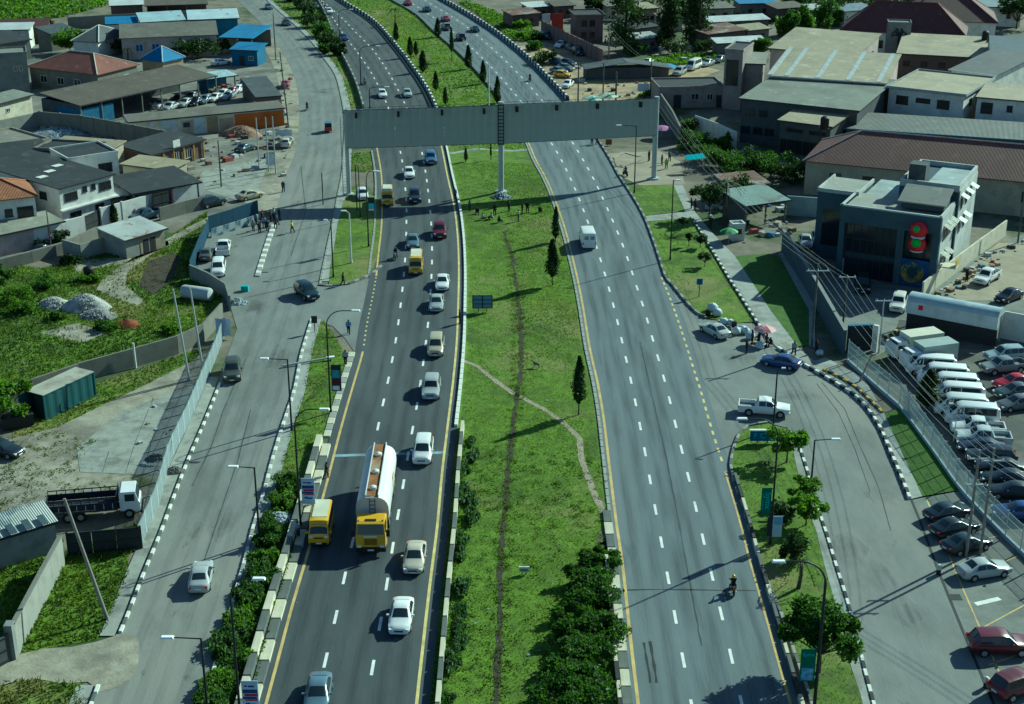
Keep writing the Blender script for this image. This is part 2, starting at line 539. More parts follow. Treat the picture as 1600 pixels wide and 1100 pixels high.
for q in (VERGE_A, VERGE_B):
    flat('lawn', q, 0.10, TURF)
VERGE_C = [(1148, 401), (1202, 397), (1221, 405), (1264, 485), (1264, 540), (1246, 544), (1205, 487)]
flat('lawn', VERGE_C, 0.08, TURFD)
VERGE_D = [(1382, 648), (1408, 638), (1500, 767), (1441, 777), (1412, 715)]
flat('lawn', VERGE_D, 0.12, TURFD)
ISL_R = [(1200, 663), (1171, 667), (1157, 678), (1147, 702), (1142, 727), (1149, 757), (1162, 790), (1171, 825), (1186, 872), (1201, 918), (1223, 965), (1243, 1025), (1264, 1085), (1310, 1240),
         (1378, 1240), (1345, 1090), (1330, 1045), (1316, 985), (1302, 935), (1288, 885), (1276, 835), (1260, 790), (1247, 742), (1238, 700), (1228, 672)]
flat('lawn', ISL_R, 0.12, TURF)
LOT_GRASS = [(-40, 440), (0, 408), (60, 420), (120, 410), (150, 400), (262, 372), (325, 330), (318, 372), (300, 432), (352, 452), (338, 492), (285, 540), (150, 575), (40, 618), (-60, 650), (-90, 520)]
flat('lawn', LOT_GRASS, 0.02, TURF)
STRIP_GRASS = [(20, 650), (150, 600), (300, 548), (322, 545), (300, 565), (230, 600), (150, 638), (90, 668), (20, 685)]
flat('lawn', STRIP_GRASS, 0.03, TURF)
flat('gravel_yard', [(-80, 690), (20, 685), (90, 668), (150, 638), (235, 598), (300, 560), (340, 545), (322, 600), (262, 740), (222, 830), (215, 790), (60, 815), (-80, 870)], 0.024, GRAVEL)
flat('concrete_slab', [(120, 700), (190, 645), (300, 600), (312, 605), (262, 740), (212, 742), (125, 738)], 0.05, CONC)
GR_L1 = [(105, 860), (225, 815), (235, 830), (200, 870), (202, 900), (175, 960), (165, 985), (150, 1000), (35, 1020), (30, 1000)]
flat('lawn', GR_L1, 0.03, TURF)
GR_L2 = [(-60, 880), (0, 885), (100, 845), (20, 975), (-60, 1040)]
flat('lawn', GR_L2, 0.03, TURF)
GR_L3 = [(-40, 1075), (30, 1062), (130, 1068), (136, 1100), (128, 1240), (-80, 1240)]
flat('lawn', GR_L3, 0.03, TURF)
flat('dirt_track', [(-60, 1050), (28, 1024), (70, 1014), (110, 1012), (150, 1004), (186, 992), (204, 993), (215, 998), (219, 1014), (217, 1032), (212, 1048), (203, 1062), (186, 1074), (155, 1083), (150, 1075), (137, 1066), (100, 1069), (60, 1062), (30, 1065), (-60, 1085)], 0.054, GRAVEL)
# pavements
def pave_ribbon(fa, fb, y0, y1, z, name='pavement', m=PAVE):
    mb = MB(); ribbon(mb, fa, fb, y0, y1, z); return struct(name, mb, m)
pave_ribbon(shift(SL_LEFT, -1.5), shift(SL_LEFT, -0.35), 590, 995, 0.10, m=CONC)
pave_ribbon(shift(SL_LEFT, -1.6), shift(SL_LEFT, -0.35), 1072, Y1, 0.10)
pave_ribbon(shift(SL_LEFT, -4.0), shift(SL_LEFT, -0.2), 60, 330, 0.03, m=GRAVEL)
pave_ribbon(shift(SL_RIGHT, 0.3), shift(SL_RIGHT, 1.5), 500, Y1, 0.115)
pave_ribbon(shift(SL_RIGHT, 0.2), shift(SL_RIGHT, 1.6), -20, 440, 0.075)
flat('pavement', [(1052, 290), (1067, 290), (1085, 331), (1110, 362), (1148, 401), (1205, 488), (1250, 548), (1285, 575), (1275, 582), (1212, 543), (1182, 505), (1140, 440), (1104, 380), (1080, 342), (1008, 347), (1005, 339), (1071, 332)], 0.13, PAVE)
flat('pavement', [(1216, 397), (1226, 394), (1272, 470), (1274, 545), (1264, 541), (1264, 486)], 0.10, PAVE)
flat('pavement', [(1255, 570), (1290, 560), (1350, 592), (1382, 648), (1412, 715), (1441, 777), (1424, 781), (1408, 744), (1393, 709), (1378, 672), (1365, 650), (1353, 635), (1336, 618), (1308, 600), (1283, 585)], 0.115, PAVE)
flat('pavement', [(1228, 672), (1238, 700), (1247, 742), (1260, 790), (1276, 835), (1288, 885), (1302, 935), (1316, 985), (1330, 1045), (1345, 1090), (1378, 1240), (1398, 1240),
                  (1363, 1098), (1350, 1050), (1335, 985), (1320, 932), (1305, 885), (1290, 835), (1283, 815), (1270, 772), (1258, 730), (1245, 690), (1236, 671)], 0.135, PAVE)
# car park right of the fence, yard in front of the bank, sandy ground at the billboard, far parking area
flat('car_park', [(1405, 500), (1640, 520), (1750, 700), (1750, 900), (1640, 860), (1500, 745), (1420, 630), (1385, 560)], 0.03, mat('car park asphalt', (0.07, 0.075, 0.07), rough=0.9, var=0.2, dirt=((0.13, 0.13, 0.11), 0.1, (0.5, 0.6)), bump=0.2))
PARK2 = mat('parking concrete', (0.17, 0.185, 0.165), rough=0.9, var=0.2, scale=0.7, dirt=((0.1, 0.11, 0.1), 0.18, (0.5, 0.68)), bump=0.2)
flat('parking_bay', [(1424, 782), (1500, 768), (1560, 832), (1660, 930), (1800, 1090), (1850, 1250), (1620, 1250), (1548, 1090), (1517, 1017), (1467, 895), (1437, 813)], 0.052, PARK2)
flat('forecourt', [(1270, 440), (1320, 434), (1460, 440), (1500, 412), (1600, 365), (1700, 380), (1680, 520), (1560, 540), (1400, 540), (1370, 556), (1325, 545), (1277, 470)], 0.022, PARK2)
flat('forecourt', [(1470, 455), (1560, 380), (1640, 380), (1640, 470), (1500, 470)], 0.04, SAND)
flat('sandy_yard', [(940, 240), (1030, 236), (1062, 252), (1070, 288), (1000, 290), (968, 275)], 0.02, SAND)
OCHRE = mat('ochre sand', (0.36, 0.28, 0.16), rough=0.95, var=0.25, scale=0.4, bump=0.3, bscale=3, dirt=((0.22, 0.18, 0.12), 0.12, (0.48, 0.62)))
flat('sandy_yard', [(800, 74), (850, 66), (930, 84), (1010, 120), (1100, 104), (1125, 110), (1020, 150), (1020, 165), (880, 165), (865, 140)], 0.02, OCHRE)
flat('yard', [(-100, 60), (300, 20), (440, 60), (468, 140), (466, 236), (440, 310), (300, 345), (0, 405), (-160, 420)], 0.012, mat('trodden yard', (0.2, 0.195, 0.16), rough=0.95, var=0.25, scale=0.3, bump=0.3, bscale=3, dirt=((0.1, 0.105, 0.095), 0.08, (0.45, 0.6)))) 
flat('yard', [(318, 268), (430, 240), (445, 290), (425, 335), (400, 322), (330, 300), (300, 290)], 0.02, CONC)
flat('parking_bay', [(305, 430), (352, 452), (372, 520), (404, 432), (428, 350), (400, 330), (330, 352)], 0.046, CONCROAD)

# worn footpaths and the drain along the median
def rough_strip(name, px, w, z, m, jitter=0.25, step=1.2):
    pts = resample([G(*p) for p in px], step)
    L, Rr = offset(pts, 1.0), offset(pts, -1.0)
    A, B = [], []
    for p, l, r in zip(pts, L, Rr):
        a = w / 2 * (1 + random.uniform(-jitter, jitter)); b = w / 2 * (1 + random.uniform(-jitter, jitter))
        A.append(p + (l - p) * a); B.append(p + (r - p) * b)
    mb = MB(); strip_between(mb, A, B, z)
    return struct(name, mb, m)
rough_strip('footpath', [(700, 556), (746, 572), (770, 592), (800, 615), (815, 621), (850, 640), (882, 662), (907, 687), (906, 710), (915, 735), (927, 770), (942, 797), (950, 818), (958, 822)], 0.6, 0.045, mat('worn path earth', (0.3, 0.26, 0.19), rough=0.95, var=0.2, scale=1))
DRAIN = [(788, 362), (793, 380), (800, 400), (806, 440), (811, 480), (815, 530), (814, 580), (808, 620), (800, 680), (795, 730), (790, 790), (784, 850), (781, 950), (776, 1100), (772, 1240)]
SOIL_SHADOW = mat('dark ditch soil and lot shadow', (0.05, 0.042, 0.03), rough=1, var=0.4, scale=1.5, bump=0.6, bscale=4)
rough_strip('footpath', DRAIN, 0.5, 0.045, SOIL_SHADOW, 0.6, 0.7)
rough_strip('footpath', [(946, 830), (955, 860), (940, 850), (950, 900)], 1.8, 0.046, DIRT, 0.5)
rough_strip('pavement', [(704, 240), (745, 233), (800, 236), (826, 234)], 1.2, 0.046, PAVE, 0.3)
rough_strip('footpath', [(1000, 250), (968, 262), (962, 246), (975, 238), (1000, 245)], 0.9, 0.12, SAND, 0.3)

# tyre wear: darker, broken bands in the wheel tracks
WEAR = mat('tyre wear', (0.03, 0.036, 0.038), rough=0.8, var=0)
wt_ = WEAR.node_tree
wno = wt_.nodes.new('ShaderNodeTexNoise'); wno.inputs['Scale'].default_value = 0.5; wno.inputs['Detail'].default_value = 5
wmp = wt_.nodes.new('ShaderNodeMapping'); wmp.inputs['Scale'].default_value = (3.0, 0.18, 1)
wtc = wt_.nodes.new('ShaderNodeTexCoord'); wrp = wt_.nodes.new('ShaderNodeMapRange')
wrp.inputs['From Min'].default_value = 0.35; wrp.inputs['From Max'].default_value = 0.85; wrp.inputs['To Max'].default_value = 0.2
wt_.links.new(wtc.outputs['Object'], wmp.inputs['Vector']); wt_.links.new(wmp.outputs['Vector'], wno.inputs['Vector'])
wt_.links.new(wno.outputs['Fac'], wrp.inputs['Value']); wt_.links.new(wrp.outputs['Result'], wt_.nodes['Principled BSDF'].inputs['Alpha'])
# joints, cracks and patches in the surfaces
for px, w in (([(1000, 535), (1010, 580), (1020, 625), (1040, 712), (1062, 825), (1080, 925), (1096, 1010)], .13), ([(972, 923), (1040, 922), (1110, 923), (1182, 924)], .16), ([(1006, 1005), (1010, 1030), (1016, 1068)], .2), ([(1015, 1003), (1020, 1030), (1026, 1068)], .2),
              ([(1284, 598), (1320, 640), (1345, 700), (1372, 760), (1392, 830)], .06), ([(1276, 600), (1310, 645), (1335, 700), (1360, 770)], .05), ([(300, 760), (330, 700), (350, 640), (385, 560)], .09), ([(392, 640), (372, 720), (345, 800), (318, 880)], .08), ([(470, 260), (478, 330), (455, 400)], .09), ([(170, 706), (160, 738)], .06), ([(240, 622), (212, 690), (196, 740)], .06), ([(272, 612), (240, 680), (222, 742)], .06), ([(560, 640), (610, 642), (650, 641)], .06)):
    rough_strip('crack', px, w, 0.0635 if px[0][0] > 250 or px[0][1] < 600 else .056, KBLACK if w > .15 else ASPH, .6, 1.0)
for cx, cy, sx, sy in ((350, 820, 1.4, 3.4), (300, 830, 1.0, 2.6), (430, 560, 1.8, 4), (470, 320, 2.0, 3), (1330, 860, 1.6, 3.4), (1380, 900, 1.2, 3), (1420, 960, 1.3, 3.2), (1160, 560, 2.5, 2), (400, 480, 2, 3), (1250, 620, 2.5, 1.6)):
    c = G(cx, cy); k = 15
    for q in (1, .7, .45):
        flat('oil_stain', [(c.x + q * sx * math.cos(2 * PI * i / k) * random.uniform(.6, 1.15), c.y + q * sy * math.sin(2 * PI * i / k) * random.uniform(.6, 1.15), 0) for i in range(k)], .0625 + (1 - q) * .002, WEAR, px=False)
# painted lines
def dashes(name, f, y0, y1, period, ln, w, m, z=0.072, phase=0.0):
    pts = resample(wline(f, y0, y1), 0.5)
    mb = MB()
    k = phase
    d = 0.0
    n = int(period / 0.5)
    q = max(1, int(ln / 0.5))
    for i in range(int(phase / 0.5), len(pts) - q - 1, n):
        seg = [pts[i + j] for j in range(q + 1)]
        strip_between(mb, offset(seg, w / 2), offset(seg, -w / 2), z)
    return struct(name, mb, m)
for f, ph in ((L_LINE1, 1.5), (L_LINE2, 3.0), (R_LINE1, 2.0), (R_LINE2, 1.0)):
    dashes('road_marking', f, 0, 1235, 6.0, 2.0, 0.24, WHITEP, phase=ph)
def solid(name, f, y0, y1, w, m, z=0.072):
    mb = MB(); pts = resample(wline(f, y0, y1), 2.0)
    strip_between(mb, offset(pts, w / 2), offset(pts, -w / 2), z)
    return struct(name, mb, m)
solid('road_marking', L_RIGHT, -10, Y1, 0.24, YELP2)
solid('road_marking', L_LEFT, 225, 432, 0.24, YELP)
dashes('road_marking', L_LEFT, 434, 548, 1.6, 0.9, 0.2, YELP2)
solid('road_marking', L_LEFT, 550, Y1, 0.24, YELP)
solid('road_marking', R_LEFT, 200, Y1, 0.26, YELP)
solid('road_marking', R_RIGHT, 738, Y1, 0.24, YELP)
dashes('road_marking', R_RIGHT, 434, 736, 2.0, 1.0, 0.24, YELP2)
for fa, fb, ks in ((L_LEFT, L_LINE1, (.3, .72)), (L_LINE1, L_LINE2, (.27, .73)), (L_LINE2, L_RIGHT, (.24, .62)), (R_LEFT, R_LINE1, (.34, .74)), (R_LINE1, R_LINE2, (.27, .5, .73)), (R_LINE2, R_RIGHT, (.27, .7))):
    for k in ks:
        for wd, zz in ((1.05, .0645), (.55, .0655)):
            f = (lambda y, a=fa, b=fb, k=k: a(y) + (b(y) - a(y)) * k)
            solid('tyre_track', f, 0, Y1, wd, WEAR, zz)
for x in (.22, .42, .62, .82):
    f = (lambda y, k=x: SL_LEFT(y) + (SL_RIGHT(y) - SL_LEFT(y)) * k)
    solid('tyre_track', f, 0, Y1, .8, WEAR, .046)
# speed hump strip painted across the left carriageway
mb = MB(); a, b = G(520, 713), G(692, 708)
strip_between(mb, [a + Vector((0, .28, 0)), b + Vector((0, .28, 0))], [a - Vector((0, .28, 0)), b - Vector((0, .28, 0))], 0.068)
struct('road_marking', mb, mat('pale blue road paint', (0.2, 0.28, 0.32), rough=0.8, var=0.6, scale=0.5, stretch=(1, 1, 1)))
for px in ([(1424, 782), (1437, 813), (1467, 895), (1517, 1017), (1548, 1090), (1600, 1220)],):
    pts = resample([G(*p) for p in px], 2)
    mb = MB(); strip_between(mb, offset(pts, 0.11), offset(pts, -0.11), 0.062); struct('gutter', mb, KBLACK)
    q = offset(pts, 1.4)
    mb = MB(); strip_between(mb, offset(q, 0.07), offset(q, -0.07), 0.062); struct('road_marking', mb, YELP)
for a, b in (((1505, 905), (1590, 870)), ((1520, 990), (1640, 925)), ((1483, 858), (1560, 838)), ((1545, 1040), (1700, 985))):
    mb = MB(); line_strip(mb, [G(*a), G(*b)], 0.13, 0.062); struct('road_marking', mb, YELP)
for a, b in (((1524, 945), (1562, 936)),):
    mb = MB(); line_strip(mb, [G(*a), G(*b)], 0.5, 0.062); struct('road_marking', mb, WHITEP)

# drain pit in the parking bay
mb = MB(); c = G(1492, 934); mb.box(c.x, c.y, 0.06, 1.0, 0.9, 0.02); struct('drain_grate', mb, KBLACK)

# ------------------------------------------------------------------ kerbs: every stone is a part
def unit_box():
    return MB().box(0, 0, 0.5, 1, 1, 1).mesh('kerb_stone', KWHITE)

def stones(name, pts, step, w, h, mats, z=0.0, gap=0.03, label=None, cat=None, part='kerb_stone', lens=None, limit=300, jit=0.0, run=1):
    """a run of separate stones along world points"""
    root = bpy.data.objects.new(name, None)
    col.objects.link(root)
    if cat:
        tag(root, label, cat, None, 'thing')
    else:
        root['kind'] = 'structure'
    c = resample(pts, step)
    root.location = c[0]
    ms = {}
    for m in mats:
        if m not in ms:
            q = MB().box(0, 0, 0.5, 1, 1, 1, taper=0.93)
            ms[m] = q.mesh(part, m)
    n = len(c) - 1
    rest = MB()
    for i in range(n):
        a, b = c[i], c[i + 1]
        d = b - a
        mid = (a + b) / 2 - root.location
        m = mats[(i // run) % len(mats)]
        zz = z + random.uniform(-jit, jit)
        o = put(part, ms[m], root, (mid.x, mid.y, zz), math.atan2(d.y, d.x))
        o.scale = (max(.05, d.length - gap), w * random.uniform(.96, 1.04), h)
    return root

BW = [KWHITE, KBLACK]
KJ = dict(jit=0.012)
stones('kerb', [G(*p) for p in [(1215, 545), (1240, 562), (1255, 571), (1282, 586), (1307, 601), (1335, 619), (1352, 636), (1364, 652), (1377, 674), (1392, 710), (1407, 745), (1421, 781)]], 0.95, 0.32, 0.34, BW, **KJ)
stones('kerb', [G(*p) for p in [(1246, 690), (1259, 730), (1271, 772), (1284, 815), (1291, 835), (1306, 885), (1321, 932), (1336, 985), (1351, 1050), (1364, 1098), (1398, 1238)]], 1.0, 0.26, 0.24, BW, **KJ)
stones('kerb', wline(SL_LEFT, 600, 990)[::-1], 1.0, 0.26, 0.22, [KWHITE, KGREY], **KJ)
stones('kerb', wline(SL_LEFT, 1072, 1230), 1.0, 0.26, 0.22, [KWHITE, KGREY], **KJ)
stones('kerb', [G(*p) for p in [(1081, 342), (1105, 380), (1141, 440), (1182, 504), (1200, 530)]], 0.9, 0.3, 0.32, BW, **KJ)
stones('kerb', wline(shift(L_RIGHT, 0.9), -10, 226), 1.7, 0.42, 0.95, BW, **KJ)
stones('kerb', wline(R_RIGHT, -10, 158), 1.6, 0.42, 0.95, BW, **KJ)
stones('kerb', wline(shift(R_LEFT, -0.45), -10, 170), 1.8, 0.3, 0.45, [KGREY], **KJ)
stones('kerb', wline(shift(SL_RIGHT, 0.35), 500, 1235), 1.0, 0.3, 0.26, [KWHITE, CONC], **KJ)
stones('kerb', wline(shift(SL_RIGHT, 0.25), -10, 445), 1.5, 0.3, 0.16, [CONC], **KJ)
stones('kerb', wline(shift(L_RIGHT, 0.85), 228, 668), 1.5, 0.34, 0.32, [KWHITE], gap=0.04, **KJ)
stones('kerb', wline(shift(R_LEFT, -0.5), 172, 880), 1.5, 0.3, 0.14, [CONC, PAVE], gap=0.04, **KJ)
stones('kerb', wline(shift(R_RIGHT, 0.5), 160, 436) + [G(*p) for p in [(1052, 448), (1071, 472), (1088, 490), (1104, 499)]], 1.5, 0.32, 0.3, [KGREY, CONC], gap=0.04, **KJ)
stones('kerb', [G(*p) for p in [(1200, 662), (1171, 666), (1156, 677), (1146, 701), (1141, 727), (1147, 757), (1161, 790), (1170, 825), (1185, 872), (1201, 918), (1222, 965), (1242, 1025), (1263, 1085), (1308, 1235)]], 1.2, 0.26, 0.28, [CONC, KGREY], gap=0.04, **KJ)
stones('kerb', [G(*p) for p in [(428, 352), (420, 375), (412, 400), (402, 433)]], 1.2, 0.7, 0.2, [KWHITE, CONC], **KJ)
stones('kerb', wline(shift(L_LEFT, -1.0), 236, 432) , 1.5, 0.3, 0.16, [CONC], **KJ)
stones('kerb', [G(*p) for p in [(596, 416), (584, 426), (570, 434), (545, 444), (514, 448), (497, 446)]], 1.0, 0.35, 0.2, [CONC, KGREY], **KJ)
stones('kerb', wline(shift(L_LEFT, -1.2), 552, 684), 1.5, 0.7, 0.2, [KCREAM, CONC], gap=0.03, **KJ)
BY = [mat('yellow kerb paint', (0.55, 0.36, 0.05), rough=0.8, var=0.25, scale=2), KBLACK]
stones('kerb', [G(*p) for p in [(1286, 579), (1310, 590), (1338, 607), (1352, 620), (1366, 634), (1378, 646)]], 0.8, 0.3, 0.3, BY, **KJ)
stones('kerb', [G(*p) for p in [(1376, 532), (1390, 525), (1404, 514)]], 0.6, 0.3, 0.2, BY, **KJ)
# parapets over the underpass
PCG = [KCREAM, KGREY]
stones('parapet_wall', wline(shift(L_LEFT, -1.75), 690, 1235), 2.9, 0.6, 0.85, PCG, gap=0.02, label='low stepped parapet painted cream and grey along the outer edge of the near left carriageway', cat='parapet', part='parapet_block')
stones('parapet_wall', wline(shift(L_LEFT, -0.95), 697, 1235), 2.9, 0.8, 0.34, PCG, gap=0.02, label='lower inner step of painted blocks beside the yellow line of the left carriageway', cat='parapet', part='parapet_block')
stones('parapet_wall', wline(shift(L_RIGHT, 1.55), 668, 1235), 2.8, 0.36, 0.85, PCG, gap=0.02, label='narrow cream and dark parapet between left carriageway and shrubs of the median', cat='parapet', part='parapet_block')
stones('parapet_wall', wline(shift(R_LEFT, -1.35), 878, 1235), 2.3, 0.3, 0.8, [KCREAM, KBLACK], gap=0.02, label='cream and black parapet between median shrubs and right carriageway', cat='parapet', part='parapet_block')
stones('parapet_wall', wline(shift(R_LEFT, -0.75), 800, 1235), 2.3, 0.75, 0.26, [KGREY, KCREAM], gap=0.02, label='low cream and grey block course beside the yellow line of the right carriageway', cat='parapet', part='parapet_block')
stones('parapet_wall', wline(shift(R_RIGHT, 0.75), 745, 1235), 2.6, 0.3, 0.5, [KGREY, KBLACK, KCREAM], gap=0.02, label='grey and cream kerb wall between right carriageway and planted island', cat='parapet', part='parapet_block')
stones('parapet_wall', wline(shift(L_LEFT, -0.9), -10, 170), 2.5, 0.35, 0.9, [CONCD, CONC], gap=0.02, label='grey retaining kerb wall between far left carriageway and the bushes', cat='parapet', part='parapet_block')

# ------------------------------------------------------------------ buildings, walls and fences
def wmat(name, c, **k):
    return mat('wall ' + name, c, rough=.9, var=k.pop('var', .14), scale=.35, bump=.12, bscale=5, dirt=k.pop('dirt', None) or [(tuple(v * .5 for v in c), .16, (.54, .76)), (tuple(v * .7 for v in c), .6, (.52, .7))])
def rmat(name, c, rib=True, **k):
    return mat('roof ' + name, c, rough=k.pop('rough', .7), var=k.pop('var', .14), scale=.25, bump=.5 if rib else .15, bscale=1.6 if rib else 5, rib='X' if rib else None,
               dirt=k.pop('dirt', None) or [(tuple(v * .55 for v in c), .12, (.48, .72)), (tuple(min(.6, v * 1.6 + .02) for v in c), .5, (.57, .72)), ((.16, .1, .06), .33, (.64, .72))])
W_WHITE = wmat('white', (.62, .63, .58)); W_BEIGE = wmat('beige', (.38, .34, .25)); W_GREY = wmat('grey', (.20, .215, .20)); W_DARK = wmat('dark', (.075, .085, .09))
W_BLOCK = wmat('block', (.27, .275, .245)); W_TAN = wmat('tan', (.33, .27, .18)); W_BLUE = wmat('blue', (.03, .13, .24)); W_PINK = wmat('pinkish', (.42, .35, .32)); W_CREAM = wmat('cream', (.55, .52, .40))
W_BROWN = wmat('brown', (.13, .095, .08)); W_OLD = wmat('stained', (.17, .17, .145)); W_BANK = wmat('slate blue', (.055, .09, .112), var=.06); W_PINKP = wmat('pink pillar', (.45, .12, .14))
R_BROWN = rmat('brown', (.10, .088, .066), False); R_RED = rmat('red', (.20, .075, .055)); R_MAR = rmat('maroon', (.105, .04, .038)); R_TAN = rmat('tan', (.31, .275, .175)); R_PALE = rmat('pale', (.25, .255, .205))
R_GREEN = rmat('green grey', (.19, .205, .165), False); R_DARK = rmat('dark', (.035, .04, .042), False); R_SLATE = rmat('slate', (.07, .085, .09)); R_BLUE = rmat('blue', (.02, .17, .36)); R_WHITE = rmat('white', (.50, .54, .53))
R_RUST = rmat('rust', (.14, .075, .05), dirt=[((.28, .26, .22), .3, (.5, .62))]); R_ASB = rmat('asbestos', (.15, .145, .115)); R_ORANGE = rmat('orange', (.27, .11, .05)); R_BLGR = rmat('blue grey', (.16, .22, .25))
R_ZINC = rmat('old zinc', (.40, .43, .41), dirt=[((.2, .085, .04), .35, (.56, .66)), ((.25, .25, .22), .2, (.5, .7))])
FRAME = mat('window frame', (.5, .52, .5), rough=.6, var=0)
FRAMED = mat('dark window frame', (.03, .035, .04), rough=.6, var=0)
PANE = mat('window pane', (.015, .02, .024), rough=.12, var=0, spec=.5)
PANEB = mat('blue shutter', (.02, .10, .25), rough=.6, var=.1)
WIN = {}
def window(parent, x, y, z, w, h, face, frame=FRAME, pane=PANE, mull=2):
    """a framed window on a wall: frame is the part, panes its sub-parts; face: angle of the outward normal"""
    key = (round(w, 2), round(h, 2), frame.name, mull)
    if key not in WIN:
        f = MB(); b = .09
        f.box(0, 0, h / 2 - b / 2, w, .1, b); f.box(0, 0, -h / 2 + b / 2, w + .12, .16, b)
        for i in range(mull + 1):
            f.box(-w / 2 + b / 2 + (w - b) * i / mull, 0, 0, b, .09, h - 2 * b)
        WIN[key] = (f.mesh('window', frame), [((-w / 2 + b / 2 + (w - b) * (i + .5) / mull), MB().box(0, 0, 0, (w - b) / mull - b + .01, .03, h - 2 * b + .01).mesh('pane', pane)) for i in range(mull)])
    fm, ps = WIN[key]
    o = put('window', fm, parent, (x, y, z), face + PI / 2)
    for px, me in ps:
        q = put('pane', me, o, (px, .0, 0))
        if pane is not PANE:
            q.material_slots[0].link = 'OBJECT'; q.material_slots[0].material = pane
    return o

def roof_slab(mb, corners, t=.14):
    """a sheet of roof: corners round the top face, given thickness downwards"""
    c = [Vector(p) for p in corners]
    n = len(c)
    mb.add(c + [p - Vector((0, 0, t)) for p in c], [tuple(range(n)), tuple(range(2 * n - 1, n - 1, -1))] + [(i, n + i, n + (i + 1) % n, (i + 1) % n) for i in range(n)])

def building(name, label, A, B, depth, h, roof='flat', rise=1.5, wall=W_WHITE, rm=R_TAN, over=.45, wins=(), cat='building', group=None, open_front=False, base=0.0, frame=FRAME, pane=PANE, wm2=None, cap=None, z0=0.0):
    """A, B: front eave corners in the photograph (at height h); depth in metres, or the pixel of a rear eave corner"""
    a, b = G(A[0], A[1], h), G(B[0], B[1], h)
    d = b - a; L = d.length; rz = math.atan2(d.y, d.x)
    ex = d.normalized(); ey = Vector((-ex.y, ex.x, 0))
    if isinstance(depth, tuple):
        c = G(depth[0], depth[1], h); D = max(2.5, (c - b).dot(ey))
    else:
        D = depth
    o_ = over
    L2, D2 = L - 2 * o_, D - 2 * o_
    t = thing(name, label, cat, (a.x, a.y, z0), rz, group)
    hw = h - .1 - z0
    w = MB()
    if open_front:
        w.box(L / 2, D - o_ - .1, hw / 2, L2, .2, hw); w.box(o_ + .1, D / 2 + .11, hw / 2, .2, D2 - .22, hw)
        w.build('wall', wall, t)
        n = max(2, int(L / 4.5))
        pm = MB().box(0, 0, hw / 2, .2, .2, hw).mesh('post', W_OLD)
        for i in range(n + 1):
            put('post', pm, t, (o_ + .1 + (L2 - .2) * i / n, o_ + .1, 0))
    else:
        w.box(L / 2, D / 2, hw / 2, L2, D2, hw)
        if roof == 'gable_x':
            for x in (o_, L - o_ - .16):
                w.add([(x, o_, hw), (x, D - o_, hw), (x, D / 2, hw + rise * D2 / D), (x + .16, o_, hw), (x + .16, D - o_, hw), (x + .16, D / 2, hw + rise * D2 / D)], [(0, 2, 1), (3, 4, 5), (0, 3, 5, 2), (1, 2, 5, 4)])
        w.build('wall', wall, t)
    r = MB()
    H = h - z0
    if roof == 'mono':
        roof_slab(r, [(0, 0, H), (L, 0, H), (L, D, H + rise), (0, D, H + rise)])
        if not open_front:
            MB().add([(o_, D - o_, hw), (L - o_, D - o_, hw), (L - o_, D - o_, H + rise - .3), (o_, D - o_, H + rise - .3), (o_, o_, hw), (L - o_, o_, hw)], [(0, 3, 2, 1), (0, 4, 3), (1, 2, 5)]).build('gable_wall', wall, t)
    elif roof == 'gable_x':
        roof_slab(r, [(0, 0, H), (L, 0, H), (L, D / 2, H + rise), (0, D / 2, H + rise)]); roof_slab(r, [(0, D / 2, H + rise + .004), (L, D / 2, H + rise + .004), (L, D, H), (0, D, H)])
    elif roof == 'hip':
        k = min(D / 2, L / 2 - .05)
        p, q = (k, D / 2, H + rise), (L - k, D / 2, H + rise)
        roof_slab(r, [(0, 0, H), (L, 0, H), q, p]); roof_slab(r, [(L, 0, H), (L, D, H), q]); roof_slab(r, [(L, D, H), (0, D, H), p, q]); roof_slab(r, [(0, D, H), (0, 0, H), p])
        cp = MB()
        for (u, v) in (((0, 0, H), p), ((L, 0, H), q), ((L, D, H), q), ((0, D, H), p), (p, q)):
            if (Vector(u) - Vector(v)).length > .2:
                cp.tube([Vector(u) + Vector((0, 0, .03)), Vector(v) + Vector((0, 0, .03))], .13, 5)
        cp.build('ridge_cap', cap or rm, t)
    else:
        roof_slab(r, [(.1, .1, H), (L - .1, .1, H), (L - .1, D - .1, H), (.1, D - .1, H)], .2)
        e = MB()
        for (x, y, sx, sy) in ((L / 2, .08, L, .16), (L / 2, D - .08, L, .16), (.08, D / 2, .16, D - .32), (L - .08, D / 2, .16, D - .32)):
            e.box(x, y, H + .06, sx, sy, .46)
        e.build('roof_edge', cap or wall, t)
    r.build('roof', rm, t)
    if roof == 'mono':
        MB().box(L / 2, -.05, H - .1, L + .1, .08, .22).build('fascia', cap or FRAMED, t)
    for wn_ in wins:
        f, u, z, ww, wh = wn_[:5]
        mull = wn_[5] if len(wn_) > 5 else 2
        if f == 'f':
            window(t, o_ + u * L2, o_ - .03, z, ww, wh, -PI / 2, frame, pane, mull)
        elif f == 'r':
            window(t, L - o_ + .03, o_ + u * D2, z, ww, wh, 0, frame, pane, mull)
        elif f == 'l':
            window(t, o_ - .03, o_ + u * D2, z, ww, wh, PI, frame, pane, mull)
        elif f == 'd':
            MB().box(o_ + u * L2, o_ - .02, wh / 2, ww, .08, wh).build('door', FRAMED, t)
        elif f == 'D':
            MB().box(L - o_ + .02, o_ + u * D2, wh / 2, .08, ww, wh).build('door', FRAMED, t)
    t['L'] = L; t['D'] = D
    return t

def many(f, us, z, w, h, m=2):
    return [(f, u, z, w, h, m) for u in us]

